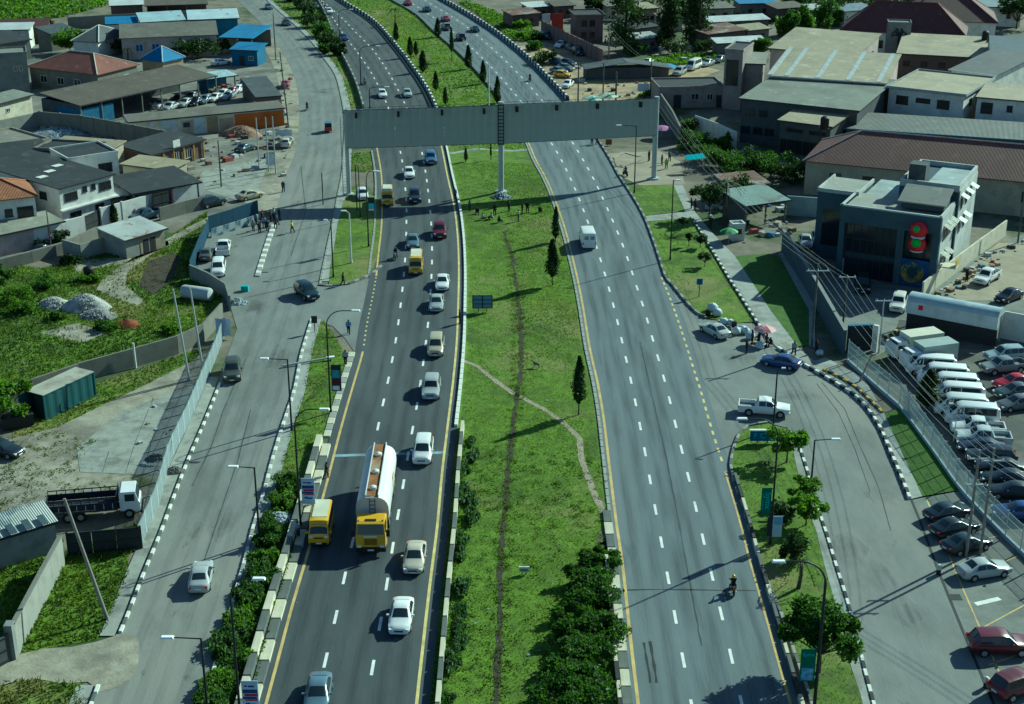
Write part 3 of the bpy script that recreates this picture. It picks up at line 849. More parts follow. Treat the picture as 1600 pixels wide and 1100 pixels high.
# -- left of the service road, far to near
building('long_warehouse', 'far low warehouse with white roof behind the grey yard wall at the upper edge', (170, 9), (225, 7), 10, 4, 'mono', 1, W_BROWN, R_WHITE)
building('timber_shed', 'dark open timber shed beside the far warehouse at the upper edge', (226, 9), (325, 6), 9, 4, 'mono', .6, W_BROWN, R_BROWN, open_front=True)
building('blue_roof_shed', 'pale blue roofed shed, left one of a pair beyond the asbestos roofed block', (219, 35), (291, 31), 8, 4.5, 'mono', 1.2, W_WHITE, rmat('pale blue', (.36, .5, .54)))
building('blue_roof_shed', 'white and blue roofed shed, right one of a pair beyond the asbestos roofed block', (293, 31), (374, 28), 8, 4.5, 'mono', 1.2, W_BLUE, rmat('ice white', (.46, .58, .62)))
building('blue_roof_shed', 'small shed with bright blue roof left of the asbestos roofed block', (164, 38), (214, 36), 6, 4, 'mono', .9, W_WHITE, R_BLUE)
building('red_roof_house', 'small house with dull red roof at the far left edge', (-5, 44), (76, 42), 7, 4, 'gable_x', 1.6, W_BROWN, R_MAR)
building('white_roof_house', 'house with white roof at the far left edge before the red one', (-10, 47), (47, 46), 6, 4.6, 'mono', .8, W_WHITE, R_WHITE)
building('dark_roof_house', 'house with black roof at the left edge above the concrete block', (-10, 70), (50, 61), 9, 4.5, 'mono', 1.2, W_OLD, R_DARK)
building('dark_roof_house', 'house with dark grey roof left of the pale gabled roofs', (78, 53), (122, 46), 6, 4.2, 'mono', 1.0, W_OLD, R_SLATE)
building('gabled_house', 'house with grey hipped roof and pale ridge lines behind the leafy trees', (110, 64), (154, 66), (174, 49), 4, 'hip', 2.6, W_WHITE, R_SLATE, cap=W_WHITE)
building('school_block', 'long white block with streaked asbestos roof and blue shuttered windows', (186, 60), (341, 54), (341, 34), 5, 'gable_x', 1.8, W_PINK, R_ASB, wins=many('f', (.18, .35, .66, .75, .86), 2.6, 1.7, 1.7) + [('d', .54, 0, 1.4, 2.4)], pane=PANEB)
building('blue_canopy', 'open shelter with bright blue sheet roof right of the school block', (341, 58), (395, 60), (392, 44), 4, 'mono', .9, W_OLD, R_BLUE, open_front=True)
building('blue_shop', 'small blue shop with blue roof near the far service road', (357, 77), (403, 79), 6, 3.6, 'mono', .7, W_BLUE, R_BLUE, wins=[('d', .4, 0, 1.2, 2.2), ('f', .75, 1.7, 1.2, 1.0)])
building('blue_pavilion', 'pavilion with bright blue pyramid roof and one pale slope', (217, 92), (254, 97), (291, 89), 3.2, 'hip', 2.6, W_TAN, R_BLUE, cap=R_WHITE)
building('red_roof_hall', 'long hall with brick red hipped roof left of the blue pavilion', (41, 104), (152, 117), (225, 101), 4.2, 'hip', 2.8, W_OLD, R_RED, wins=many('f', (.2, .45, .7), 1.9, 1.8, 1.5) + many('r', (.3, .7), 2, 1.6, 1.5), cap=W_CREAM)
building('concrete_block', 'windowless grey concrete block standing at the left edge by the red roofed hall', (-12, 86), (42, 83), 7, 8.2, 'flat', 0, W_GREY, R_GREEN, wins=many('f', (.62, .78), 5.2, .7, 1.1, 1), over=.15)
building('flat_shed', 'pale low shed with sage flat roof below the concrete block', (-6, 163), (54, 147), (41, 138), 3.6, 'mono', .5, W_CREAM, R_GREEN, wins=[('f', .3, 1.8, 1.0, .8)])
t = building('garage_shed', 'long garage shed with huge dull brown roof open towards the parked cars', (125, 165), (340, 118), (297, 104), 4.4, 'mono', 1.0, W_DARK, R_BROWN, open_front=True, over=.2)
MB().box(4.2, .5, 1.9, 7.5, .25, 3.2).build('blue_panel', W_BLUE, t)
MB().box(0.2, 4, 1.9, .2, 6, 3.2).build('blue_panel', W_BLUE, t)
building('lean_to', 'pale blue lean-to at the road end of the garage yard', (322, 124), (372, 117), 5, 3.0, 'mono', .4, W_BLUE, rmat('pale blue', (.36, .5, .54)), open_front=True)
building('roadside_shed', 'dark ribbed shed roof along the far service road beside the garage yard', (399, 152), (441, 149), 16, 3.2, 'mono', .8, W_BROWN, R_SLATE, over=.2)
# row of shops with coloured shutters
t = building('shop_row', 'low row of shops with white, tan and orange shutters facing the concrete yard', (200, 191), (445, 168), 4.5, 3.4, 'mono', .5, W_CREAM, R_ASB, over=.15)
L = t['L']
for u0, u1, c, z1 in ((.13, .16, (.6, .6, .58), 2.9), (.2, .3, (.45, .52, .56), 3.0), (.33, .4, (.36, .34, .28), 2.6), (.41, .47, (.45, .52, .58), 3.0), (.49, .56, (.3, .24, .14), 2.9), (.57, .66, (.36, .30, .2), 2.4), (.67, .99, (.38, .12, .025), 2.9)):
    MB().box(L * (u0 + u1) / 2, .11, z1 / 2 + .05, L * (u1 - u0), .07, z1).build('shutter', wmat('shutter %.2f %.2f' % (c[0], u0), c), t)
MB().box(L * .36, .06, 1.9, 1.2, .06, .9).build('window', FRAMED, t)
t = building('stall_row', 'dark roofed stalls with yellow brown fronts and a white sign on the concrete yard', (236, 242), (322, 217), (278, 206), 3.2, 'mono', .7, W_BROWN, R_DARK, wins=many('f', (.2, .45, .7), 1.5, 1.6, 1.6, 3))
for i in range(6):
    MB().box(.6 + (t['L'] - 1.2) * i / 5, .2, 1.5, .22, .22, 3.0).build('post', wmat('ochre', (.36, .22, .05)), t)
MB().box(t['L'] * .45, -.1, 3.9, 1.6, .1, 1.2).build('sign_board', W_WHITE, t)
building('beige_flat_house', 'house with broad beige flat roof below the dark roofed stalls', (185, 256), (266, 266), (317, 256), 3.3, 'mono', .3, W_BEIGE, R_TAN, wins=many('r', (.3, .6), 1.6, 1.2, 1.0) + many('f', (.3, .7), 1.6, 1.0, 1.0))
building('flat_roof_house', 'house with pale cracked flat roof at the left edge below the sage shed', (-12, 236), (78, 218), 12, 4.6, 'flat', 0, W_BEIGE, rmat('cracked grey', (.2, .19, .155), False))
building('beige_strip_house', 'narrow house with beige roof strip between the yard wall and the white tower', (80, 223), (178, 231), 4, 4.6, 'mono', .3, W_BEIGE, R_TAN)
building('black_roof_house', 'house with black tarred roof left of the white tower house', (52, 233), (142, 238), 6, 6.0, 'flat', 0, W_OLD, R_DARK)
building('tower_house', 'white upper storey house with one dark window behind the two storey house', (106, 250), (185, 238), 8, 7.0, 'flat', 0, W_WHITE, R_DARK, wins=[('f', .72, 4.9, 2.2, 1.5), ('r', .5, 5, 1.2, 1.2)], over=.1, frame=FRAMED)
building('black_roof_house', 'house with black roof and two pale skylights at the left edge', (-14, 254), (86, 242), 9, 5.6, 'mono', .8, W_OLD, R_DARK)
t = building('two_storey_house', 'white two storey house with dark roof, rows of small dark windows and balcony slab', (91, 295), (180, 271), 19, 6.4, 'mono', .9, W_WHITE, R_DARK,
             wins=[('f', .2, 4.7, 2.3, 1.3), ('f', .46, 5.2, .8, .9, 1), ('f', .62, 5.2, .8, .9, 1), ('f', .84, 4.9, 2.2, 1.3), ('f', .25, 1.7, 2.0, 1.3), ('f', .7, 1.7, 1.6, 1.6)] + many('l', (.2, .5, .8), 4.7, 1.6, 1.2), over=.3, frame=FRAMED)
MB().box(t['L'] / 2, .1, 3.1, t['L'], .9, .2).build('balcony_slab', W_WHITE, t)
for u in (.2, .45, .7):
    MB().box(t['L'] * u, 5 + 6 * u, 6.4 + .9 * (5 + 6 * u) / 19 + .06, 1.5, 1.1, .06).build('skylight', KWHITE, t)
building('orange_roof_house', 'white house with orange roof and dark windows at the left edge', (-60, 320), (60, 306), 9, 6.4, 'hip', 2.0, W_WHITE, R_ORANGE, wins=[('f', .84, 4.2, 2.2, 1.6), ('f', .6, 4.3, 1.1, 1.2), ('f', .35, 4.2, 2, 1.6), ('f', .8, 1.6, 1.6, 1.2)], frame=FRAMED)
building('garage_row', 'low garages with pale tan roof behind the white perimeter wall', (-50, 378), (102, 345), 6, 3.2, 'mono', .3, W_PINK, R_PALE)
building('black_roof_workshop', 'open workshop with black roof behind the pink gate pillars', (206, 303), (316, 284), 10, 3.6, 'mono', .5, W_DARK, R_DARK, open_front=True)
building('small_zinc_shed', 'little shed with patched zinc roof left of the black workshop', (152, 312), (203, 305), 5, 3.0, 'mono', .4, W_OLD, R_ZINC)
t = building('ruined_shack', 'shack with rusty zinc roof and tan painted front on the grassy lot', (195, 376), (262, 356), (233, 340), 2.8, 'mono', .7, W_BLOCK, R_ZINC, over=.35)
MB().box(t['L'] * .63, .33, 1.25, t['L'] * .52, .06, 2.3).build('painted_front', W_TAN, t)
for u in (.5, .66):
    MB().box(t['L'] * u, .29, 1.05, .9, .06, 2.0).build('door', FRAMED, t)
t = building('shed', 'long block shed with striped pale metal roof at the lower left edge', (-70, 862), (91, 814), (73, 790), 3.0, 'mono', .6, W_BLOCK, rmat('striped metal', (.36, .39, .36), dirt=[((.15, .2, .22), .5, (.55, .62))]), over=.25)
L, D = t['L'], t['D']
for i in range(9):
    x = L - 1.2 - i * 1.35
    MB().box(x, D * .3, 3.02 + .6 * .3 + .02, .55, D * .42, .04).build('clear_sheet', mat('clear roof sheet', (.06, .09, .1), rough=.4, var=.2), t).rotation_euler = (math.atan2(.6, D), 0, 0)

# -- right of the carriageways
t = building('brown_block', 'brown building with three dark windows behind the ribbed wall beyond the billboard', (898, 25), (946, 24), 9, 6.5, 'flat', 0, wmat('mauve brown', (.16, .115, .11)), R_DARK, wins=many('f', (.3, .6), 4.6, 1.3, 1.5) + many('f', (.3, .6), 1.8, 1.3, 1.5), frame=FRAMED)
SH = [(800, 24, 846, 20, 6, 3.4, R_RUST, W_BROWN, 'shack with rust streaked roof at the far end of the ribbed wall'), (826, 12, 862, 9, 5, 3.2, R_WHITE, W_BROWN, 'shack with pale sheet roof above the red hoarding'),
      (866, 10, 900, 8, 6, 3.4, R_BROWN, W_BROWN, 'brown roofed shack left of the brown building'), (990, 46, 1032, 40, 7, 3.6, R_DARK, W_OLD, 'black roofed shed between two tall trees'),
      (994, 62, 1034, 58, 5, 2.8, R_ZINC, W_OLD, 'zinc stall below the black roofed shed between tall trees'), (1034, 30, 1070, 28, 6, 3.4, R_RUST, W_BEIGE, 'rusty roofed house behind the middle tall tree'),
      (1110, 35, 1205, 30, 5, 3.8, R_WHITE, W_OLD, 'long shed with white roof right of the tall trees'), (1106, 54, 1170, 46, 8, 3.4, R_RUST, W_BROWN, 'house with dark rusty roof below the long white roof'),
      (1120, 68, 1200, 64, 4, 3.0, R_WHITE, W_OLD, 'pale sheet roofs behind the tall narrow building'), (1168, 48, 1206, 44, 5, 3.2, R_TAN, W_OLD, 'small tan roofed house beside the clipped hedge'),
      (1155, 6, 1215, 4, 6, 4, R_BLUE, W_OLD, 'shed with blue roof at the upper edge'), (1100, 14, 1150, 12, 7, 3.6, R_ASB, W_BEIGE, 'grey roofed house at the upper edge behind the tall trees'),
      (1215, 14, 1262, 10, 6, 3.6, R_BROWN, W_BROWN, 'brown roofed house behind the clipped hedge'), (1268, 16, 1310, 14, 6, 4, R_ZINC, W_GREY, 'zinc roofed house right of the clipped hedge'),
      (1004, 14, 1030, 12, 6, 5, R_TAN, W_TAN, 'tan house showing between the tall trees'), (1320, 18, 1372, 14, 7, 4, R_BLGR, W_WHITE, 'blue grey roofed house left of the maroon hip roofs'),
      (948, 10, 985, 8, 7, 4, R_ASB, W_BEIGE, 'grey roofed house behind the first tall tree'), (1530, 10, 1600, 12, 8, 5, R_BLGR, W_WHITE, 'pale blue roofed hall at the upper right corner')]
for x0, y0, x1, y1, dd, hh, rm_, wm_, lab in SH:
    building('shack' if hh < 4 else 'far_house', lab, (x0, y0), (x1, y1), dd, hh, 'mono', .7, wm_, rm_, group='houses beyond the billboard', wins=many('f', (.3, .7), hh * .5, 1.1, 1.0), frame=FRAMED)
building('maroon_roof_house', 'large house under a wide maroon hip roof at the upper right', (1312, 47), (1510, 57), (1566, 44), 6, 'hip', 6.0, W_WHITE, R_MAR, cap=R_RED, wins=many('f', (.1, .2, .32, .5), 3.2, 1.6, 1.8), frame=FRAMED)
building('maroon_roof_house', 'second maroon hip roof rising behind the wide one', (1400, 30), (1560, 36), 18, 6.5, 'hip', 6.0, W_WHITE, R_MAR, cap=R_RED)
t = building('concrete_tower', 'slim concrete tower with a dark palm shaped relief in front of the maroon roof', (1388, 36), (1425, 37), 4, 9, 'flat', 0, W_GREY, R_GREEN, over=.05)
q = MB(); L = t['L']; q.box(L / 2, -.08, 4, .45, .12, 6)
for i, (dx, dz) in enumerate(((-1.6, 1.2), (1.6, 1.2), (-1.7, .2), (1.7, .2), (-.9, 2.0), (.9, 2.0))):
    q.tube([(L / 2, -.1, 6.2), (L / 2 + dx * .6, -.12, 6.3 + dz * .8), (L / 2 + dx, -.1, 6.0 + dz * .5)], .16, 5)
q.build('relief', KBLACK, t)
building('tan_roof_block', 'long block with tan metal roof right of the concrete tower', (1400, 83), (1548, 91), (1564, 67), 5.5, 'mono', 1.2, W_BROWN, R_TAN, wins=many('f', (.1, .3, .5), 3.4, 1.4, 1.2), frame=FRAMED)
building('slate_roof_hall', 'hall with dark slate roof and white gutters behind the white office blocks', (1482, 108), (1558, 118), (1602, 92), 7, 'mono', 1.2, W_WHITE, R_SLATE, cap=KWHITE)
building('blue_grey_hall', 'hall with blue grey gabled roof at the right edge', (1546, 80), (1650, 84), 11, 7, 'gable_x', 2.4, W_WHITE, R_BLGR)
building('workshop_hall', 'rear warehouse hall with tan roof, pale verge strip and small side windows', (1200, 75), (1340, 87), (1396, 66), 8.6, 'mono', 1.6, W_PINK, R_TAN, wins=many('r', (.25, .5, .75), 6.6, 1.4, 1.4), frame=FRAMED)
t = building('warehouse', 'big warehouse with tan roof crossed by pale translucent strips', (1197, 117), (1386, 130), (1446, 100), 9.4, 'mono', 1.6, W_PINK, R_TAN, cap=KWHITE)
L, D = t['L'], t['D']
for u in (.03, .17, .43, .68, .93):
    o = MB().box(L * u, D * .5, 9.4 + .8 + .06, .9, D * .98, .04).build('skylight_strip', mat('clouded skylight', (.40, .44, .42), rough=.5, var=.25, scale=.6), t)
    o.rotation_euler = (math.atan2(1.6, D), 0, 0); o.location = (0, 0, 0)
    o.data.transform(Matrix.Translation((-L * u, -D * .5, -10.26))); o.location = (L * u, D * .5, 10.26)
building('lower_warehouse', 'lower warehouse bay with grey green stained roof in front of the tan one', (1154, 153), (1343, 173), (1382, 133), 8.0, 'mono', 1.2, W_DARK, R_GREEN, wins=many('f', (.08, .2), 5.6, 1.6, 1.2) + many('f', (.05, .16, .26), 2.4, 1.8, 1.4), frame=FRAMED)
building('warehouse_annex', 'dark walled annex with beige roof attached to the lower warehouse bay', (1214, 187), (1301, 198), (1343, 174), 6.6, 'mono', .8, W_DARK, R_TAN, wins=many('f', (.25, .7), 2.2, 4.2, 2.4, 3) + many('f', (.3, .75), 5.0, 3.0, .7, 2), frame=FRAMED)
building('tall_narrow_block', 'tall narrow plaster building with a dark stair window left of the warehouses', (1132, 78), (1162, 80), 9, 11.5, 'flat', 0, wmat('plaster', (.30, .255, .23)), R_DARK, wins=[('f', .45, 7.2, 2.4, 5.0, 2)], over=.1, frame=FRAMED)
building('low_office', 'low plaster office with dark roof, white window board and door by the billboard', (1030, 138), (1133, 136), 9, 4, 'flat', 0, wmat('plaster', (.30, .255, .23)), R_DARK, wins=[('d', .28, 0, 1.5, 2.6), ('f', .55, 2.2, 1.6, 1.3), ('f', .78, 2.1, 1.2, 1.3), ('d', .92, 0, 1.0, 2.4)], over=.1)
building('small_roof_house', 'small house with pale roof wedged left of the tan warehouse', (1148, 98), (1196, 100), 7, 8.8, 'mono', 1, wmat('plaster', (.30, .255, .23)), R_PALE)
t = building('office_block', 'white upper office block with three dark windows and deep grey fascia', (1384, 136), (1510, 150), (1556, 122), 9, 'flat', 0, W_WHITE, R_TAN, wins=many('f', (.19, .74), 6.9, 2.2, 1.6, 3) + [('f', .47, 7.2, 2.6, .9, 4)] + many('r', (.25,), 7, 1.4, 1.4), over=.5, frame=FRAMED, cap=wmat('fascia', (.30, .33, .33)))
building('office_block', 'white upper office block with two dark windows cut by the right frame edge', (1524, 151), (1650, 162), 12, 8.8, 'mono', .4, W_WHITE, R_TAN, wins=[('f', .14, 6.9, 2.0, 2.0, 3), ('f', .44, 7.1, 1.0, 1.2), ('f', .75, 7, 2, 1.6)], over=.3, frame=FRAMED)
building('long_shed', 'long shed with grey corrugated roof and blue fascia below the white office blocks', (1318, 200), (1680, 224), 9, 5.2, 'mono', 1.0, W_DARK, rmat('corrugated grey', (.115, .13, .12)), cap=W_BLUE)
building('red_roof_building', 'long building under a large brick maroon hip roof behind the bank', (1254, 251), (1680, 292), 15, 5.4, 'hip', 3.8, W_BEIGE, rmat('brick maroon', (.155, .065, .055)), cap=W_PINK, wins=many('f', (.12, .25, .85, .93), 3.0, 1.8, 1.6), frame=FRAMED)
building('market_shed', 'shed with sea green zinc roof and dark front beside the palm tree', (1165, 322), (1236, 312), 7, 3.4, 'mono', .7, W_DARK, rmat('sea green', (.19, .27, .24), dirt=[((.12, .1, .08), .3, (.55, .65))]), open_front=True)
building('rusty_shack', 'shack with rusty brown roof behind the sea green shed', (1140, 292), (1205, 286), 6, 3.0, 'mono', .5, W_BROWN, R_RUST)
t = building('kiosk', 'tiny white kiosk with dark hatch beside the green umbrella', (1145, 353), (1165, 352), 1.7, 2.3, 'flat', 0, W_WHITE, W_WHITE, wins=[('f', .5, 1.4, .8, .7, 1)], over=.05, frame=FRAMED, cat='kiosk')

# the bank --------------------------------------------------------------
def bank():
    h = 9.6
    a, b = G(1314, 321, h), G(1475, 335, h)
    d = b - a; L = d.length; rz = math.atan2(d.y, d.x) - R(9)
    t = thing('bank_building', 'modern slate blue building with tall dark glass front and flat parapet roofs', 'building', (a.x, a.y, 0), rz)
    WB = W_BANK; WL = wmat('bank side', (.42, .45, .43)); D = 8.0
    f = MB()
    f.box(L / 2, D / 2 + .7, h / 2, L - .5, D - .9, h - .6); f.box(L / 2, .3, h - 1.1, L, .6, 2.2); f.box(.35, .3, (h - 2.2) / 2, .7, .6, h - 2.2); f.box(L * .62, .3, (h - 2.2) / 2, .9, .6, h - 2.2); f.box(L - .45, .3, (h - 2.2) / 2, .9, .6, h - 2.2)
    f.build('front_block', WB, t)
    e = MB()
    e.box(L / 2, .15, h + .1, L + .1, .3, .2); e.box(.15, D / 2, h + .1, .3, D, .2); e.box(L - .15, D / 2, h + .1, .3, D, .2)
    e.build('parapet_cap', WL, t)
    MB().box(L + .02, D / 2 + .2, h / 2, .12, D - .4, h - .1).build('side_wall', WL, t)
    # glazing: panes with mullions in the portal and the right bay
    g = MB()
    for i in range(8):
        g.box(.9 + (L * .62 - 1.4) * i / 7, .62, 3.6, .08, .12, 7.2)
    for z in (2.6, 3.4, 5.3, 7.2):
        g.box((.7 + L * .62 - .45) / 2, .62, z, L * .62 - 1.2, .12, .1)
    g.build('curtain_frame', FRAMED, t)
    for i in range(7):
        for z0, z1 in ((.1, 2.6), (3.4, 5.3), (5.3, 7.2)):
            w = (L * .62 - 1.4) / 7
            MB().box(.9 + w * (i + .5), .66, (z0 + z1) / 2, w - .1, .04, z1 - z0 - .12).build('pane', PANE, t)
    for i in range(4):
        w = (L * .36 - 1.2) / 4
        MB().box(L * .62 + .5 + w * (i + .5), .66, 5.4, w - .08, .04, 3.5).build('pane', PANE, t)
    mu = MB().box(L * .81, .2, 1.9, L * .34, .1, 3.6).build('mural_panel', mat('mural blue', (.02, .07, .2), var=.5, scale=1.5), t)
    MB().lathe([(1.5, -.06), (1.45, -.1)], 28, (L * .77, .14, 2.0), axis='y').build('painted_disc', mat('mural yellow', (.26, .2, .03), var=.7, scale=1.6, dirt=((.02, .07, .14), .9, (.5, .56))), mu)
    MB().lathe([(.7, -.02), (.65, -.05)], 20, (L * .77, .03, 2.1), axis='y').build('painted_centre', mat('mural dark', (.02, .05, .06), var=.4, scale=3), mu)
    # sloping canopy roof on top of the front block
    r = MB(); roof_slab(r, [(L * .52, 2.2, h + 1.0), (L - .1, 2.2, h + 1.0), (L - .1, 6.6, h + 2.2), (L * .52, 6.6, h + 2.2)], .18); r.build('canopy_roof', rmat('canopy', (.22, .23, .2), False), t)
    MB().box(L * .76, 4.6, h + .5, L * .42, 3.6, 1.0).build('penthouse_wall', W_DARK, t)
    # left wing
    MB().box(-2.2, D + 2.4, 4.7, 5.4, 8, 9.4).build('left_wing', WB, t)
    e = MB()
    for (x, y, sx, sy) in ((-2.2, D - 1.5, 5.6, .25), (-4.9, D + 2.4, .25, 8), (.5, D + 2.4, .25, 8)):
        e.box(x, y, 9.55, sx, sy, .5)
    e.build('wing_cap', WL, t)
    MB().box(-2.2, D - 1.63, 4.5, 3.6, .06, 5.0).build('wing_glass', PANE, t)
    # rear block, taller
    xr0, xr1 = L * .42, L + .3
    MB().box((.6 + xr0) / 2, D + 5.2, 4.4, xr0 - .66, 9.5, 8.8).build('rear_wing', WB, t)
    MB().box((.6 + xr0) / 2, D + 5.2, 8.86, xr0 - .9, 9.2, .12).build('wing_roof', rmat('bank roof', (.30, .36, .35), False), t)
    MB().box(L / 2, D / 2 + .7, h - .27, L - .8, D - 1.2, .06).build('terrace_floor', rmat('terrace', (.26, .27, .23), False), t)
    MB().box(-2.2, D + 2.4, 9.42, 5.1, 7.6, .08).build('wing_roof', rmat('terrace', (.26, .27, .23), False), t)
    q = MB(); q.box((xr0 + xr1) / 2, D + 6.2, 5.6, xr1 - xr0, 11.5, 11.2); q.build('rear_block', WB, t)
    MB().box(xr1 + .06, D + 6.2, 5.6, .12, 11.4, 11.1).build('rear_side_wall', wmat('bank side', (.42, .45, .43)), t)
    MB().box((xr0 + xr1) / 2 + 1.5, D + 6.2, 11.26, xr1 - xr0 - 3.5, 11, .12).build('rear_roof', rmat('bank roof', (.30, .36, .35), False), t)
    e = MB()
    for (x, y, sx, sy) in (((xr0 + xr1) / 2, D + .5, xr1 - xr0, .3), ((xr0 + xr1) / 2, D + 11.9, xr1 - xr0, .3), (xr1 - .15, D + 6.2, .3, 11.1), (xr0 + .15, D + 6.2, .3, 11.1)):
        e.box(x, y, 11.4, sx, sy, .9)
    e.build('rear_parapet', wmat('bank side', (.42, .45, .43)), t)
    MB().box(L * .56, D + 3, 12.4, 2.2, 2.2, 2.4).build('water_tank_block', W_DARK, t)
    for k, (y, z) in enumerate(((1.6, 7.3), (3.4, 7.3), (5.2, 7.3), (1.6, 3.6), (3.8, 3.6))):
        window(t, L + .1, y + .6, z - .4, 1.2, 1.5, 0, FRAMED)
        aw = MB().add([(L + .1, y - .2, z + 1.0), (L + .1, y + 1.4, z + 1.0), (L + 1.1, y + 1.4, z + .45), (L + 1.1, y - .2, z + .45)], [(0, 3, 2, 1), (0, 1, 2, 3)])
        aw.build('awning', KWHITE, t)
    for k, (y, z) in enumerate(((D + 2, 9.6), (D + 5, 9.6), (D + 8, 9.6), (D + 2, 6.4), (D + 5, 6.4))):
        window(t, xr1 + .14, y, z - .5, 1.2, 1.5, 0, FRAMED)
        MB().add([(xr1 + .12, y - .8, z + .8), (xr1 + .12, y + .8, z + .8), (xr1 + 1.1, y + .8, z + .3), (xr1 + 1.1, y - .8, z + .3)], [(0, 3, 2, 1)]).build('awning', KWHITE, t)
    MB().box(L + 1.2, 1.6, 3.1, 2.2, 2.0, .15).build('balcony', W_CREAM, t)
    MB().box(L + 2.25, 1.6, 3.7, .08, 2.0, 1.0).build('balcony_rail', mat('yellow rail', (.4, .32, .08)), t)
    MB().box(L * .08, .9, 1.2, .7, .5, 2.2).build('cash_machine', KWHITE, t)
bank()
# red inflatable decoration hung on the facade
pa, pb = G(1314, 321, 9.6), G(1475, 335, 9.6)
rz_ = math.atan2(pb.y - pa.y, pb.x - pa.x) - R(9)
pc = pa + Vector((math.cos(rz_), math.sin(rz_), 0)) * (pb - pa).length * .80
t = thing('inflatable_decoration', 'red inflatable ornament with white bands and two green balls on the dark facade', 'decoration', (pc.x, pc.y, .3), rz_)
RD = mat('inflatable red', (.50, .015, .03), rough=.45, var=.08); GN = mat('inflatable green', (.05, .42, .04), rough=.45, var=.08); WT = mat('inflatable white', (.75, .72, .78), rough=.5, var=.05)
def blob(mb, c, r, k=1.0):
    pr = [(r * math.cos(p), r * k * math.sin(p)) for p in np.linspace(-PI / 2 * .98, PI / 2 * .98, 9)]
    mb.lathe(pr, 14, c)
q = MB(); blob(q, (0, -.5, 7.6), 1.15, .95); blob(q, (0, -.5, 5.7), 1.15, .95); q.build('inflated_body', RD, t, smooth=60)
q = MB(); q.lathe([(.7, 4.75), (.86, 4.88), (.8, 5.02)], 16, (0, -.5, 0)); q.lathe([(.8, 6.55), (.92, 6.68), (.8, 6.82)], 16, (0, -.5, 0)); q.build('white_bands', WT, t, smooth=60)
q = MB(); blob(q, (.02, -1.3, 6.1), .62); q.build('green_ball', GN, t, smooth=60)
q = MB(); blob(q, (-.1, -1.35, 7.9), .45); q.build('green_ball', GN, t, smooth=60)

# curved canopy over the gate wall
def canopy():
    h = 3.7
    a, b = G(1417, 470, h), G(1560, 497, h)
    d = b - a; L = d.length; rz = math.atan2(d.y, d.x)
    t = thing('gate_canopy', 'long white canopy with curved blue grey roof over a dark wall', 'canopy', (a.x, a.y, 0), rz)
    q = MB(); n = 10; W = 2.6
    vs, fs = [], []
    for i in range(n + 1):
        p = PI * i / n
        for x in (0, L):
            vs.append((x, W / 2 - W / 2 * math.cos(p), h + .75 * math.sin(p)))
    fs = [(2 * i, 2 * i + 1, 2 * i + 3, 2 * i + 2) for i in range(n)]
    q.add(vs, fs); q.add([vs[2 * i] for i in range(n + 1)], [tuple(range(n, -1, -1))]); q.add([vs[2 * i + 1] for i in range(n + 1)], [tuple(range(n + 1))])
    q.build('curved_roof', rmat('canopy blue', (.36, .45, .48), False, rough=.4), t, smooth=40)
    MB().box(L / 2, .1, h - .75, L, .18, 1.5).build('fascia', wmat('canopy white', (.58, .62, .62)), t)
    MB().box(L / 2, .5, 1.1, L - .1, .2, 2.2).build('gate_wall', KBLACK, t)
    MB().box(L / 2, 1.6, h - .05, L, 2.2, .1).build('soffit', KWHITE, t)
    MB().box(L * .16, 0, h - .55, .55, .03, .6).build('emblem', mat('red emblem', (.5, .03, .04), var=0), t)
    for x in (.2, L * .33, L * .66, L - .2):
        MB().box(x, 2.3, h / 2, .2, .2, h).build('post', GALV, t)
canopy()

# -- walls and fences ---------------------------------------------------
def wall_run(name, label, px, h, th, m, at_top=False, cat='wall', coping=None, panel=3.0, pm=None, z0=0.0):
    """a wall in bays: every bay and every post is a part"""
    w = [G(p[0], p[1], h if at_top else 0.0) for p in px]
    t = thing(name, label, cat, (w[0].x, w[0].y, z0))
    o = Vector((w[0].x, w[0].y, 0))
    for a, b in zip(w, w[1:]):
        a = Vector((a.x, a.y, 0)) - o; b = Vector((b.x, b.y, 0)) - o
        d = b - a; L = d.length; rz = math.atan2(d.y, d.x)
        n = max(1, int(round(L / panel)))
        for i in range(n):
            c = a.lerp(b, (i + .5) / n)
            MB().box(0, 0, h / 2, L / n - .02, th, h + random.uniform(-.03, .03)).build('wall_panel', m, t, loc=(c.x, c.y, 0), rz=rz)
            e = a.lerp(b, i / n)
            if pm:
                MB().box(0, 0, h / 2 + .06, .32, th + .12, h + .12).build('pillar', pm, t, loc=(e.x, e.y, 0), rz=rz)
        if coping:
            c = (a + b) / 2
            MB().box(0, 0, h + .08, L, th + .14, .1).build('coping', coping, t, loc=(c.x, c.y, 0), rz=rz)
    return t
wall_run('perimeter_wall', 'long grey yard wall at the far upper left', [(105, 27), (225, 20), (330, 15)], 3, .25, W_OLD, True, panel=6)
wall_run('yard_wall', 'stained concrete wall with pillars in front of the long garage shed', [(62, 174), (125, 180), (187, 191), (277, 208)], 3.4, .25, W_OLD, True, panel=4, pm=W_OLD)
wall_run('yard_wall', 'plaster wall along the road end of the garage yard', [(395, 158), (440, 155)], 2.4, .25, W_BEIGE, True, panel=4)
wall_run('block_wall', 'low pale block wall at the left edge below the sage shed', [(-10, 190), (46, 178), (62, 174)], 2.6, .25, W_BLOCK, True, panel=4)
wall_run('perimeter_wall', 'white perimeter wall left of the first black gate, below the orange roofed house', [(-40, 376), (30, 360), (75, 352), (131, 337)], 3.0, .25, W_WHITE, True, panel=5, pm=W_PINKP)
wall_run('perimeter_wall', 'white perimeter wall between the two black gates behind the dark cypress', [(157, 325), (190, 316), (236, 303)], 3.0, .25, W_WHITE, True, panel=5, pm=W_WHITE)
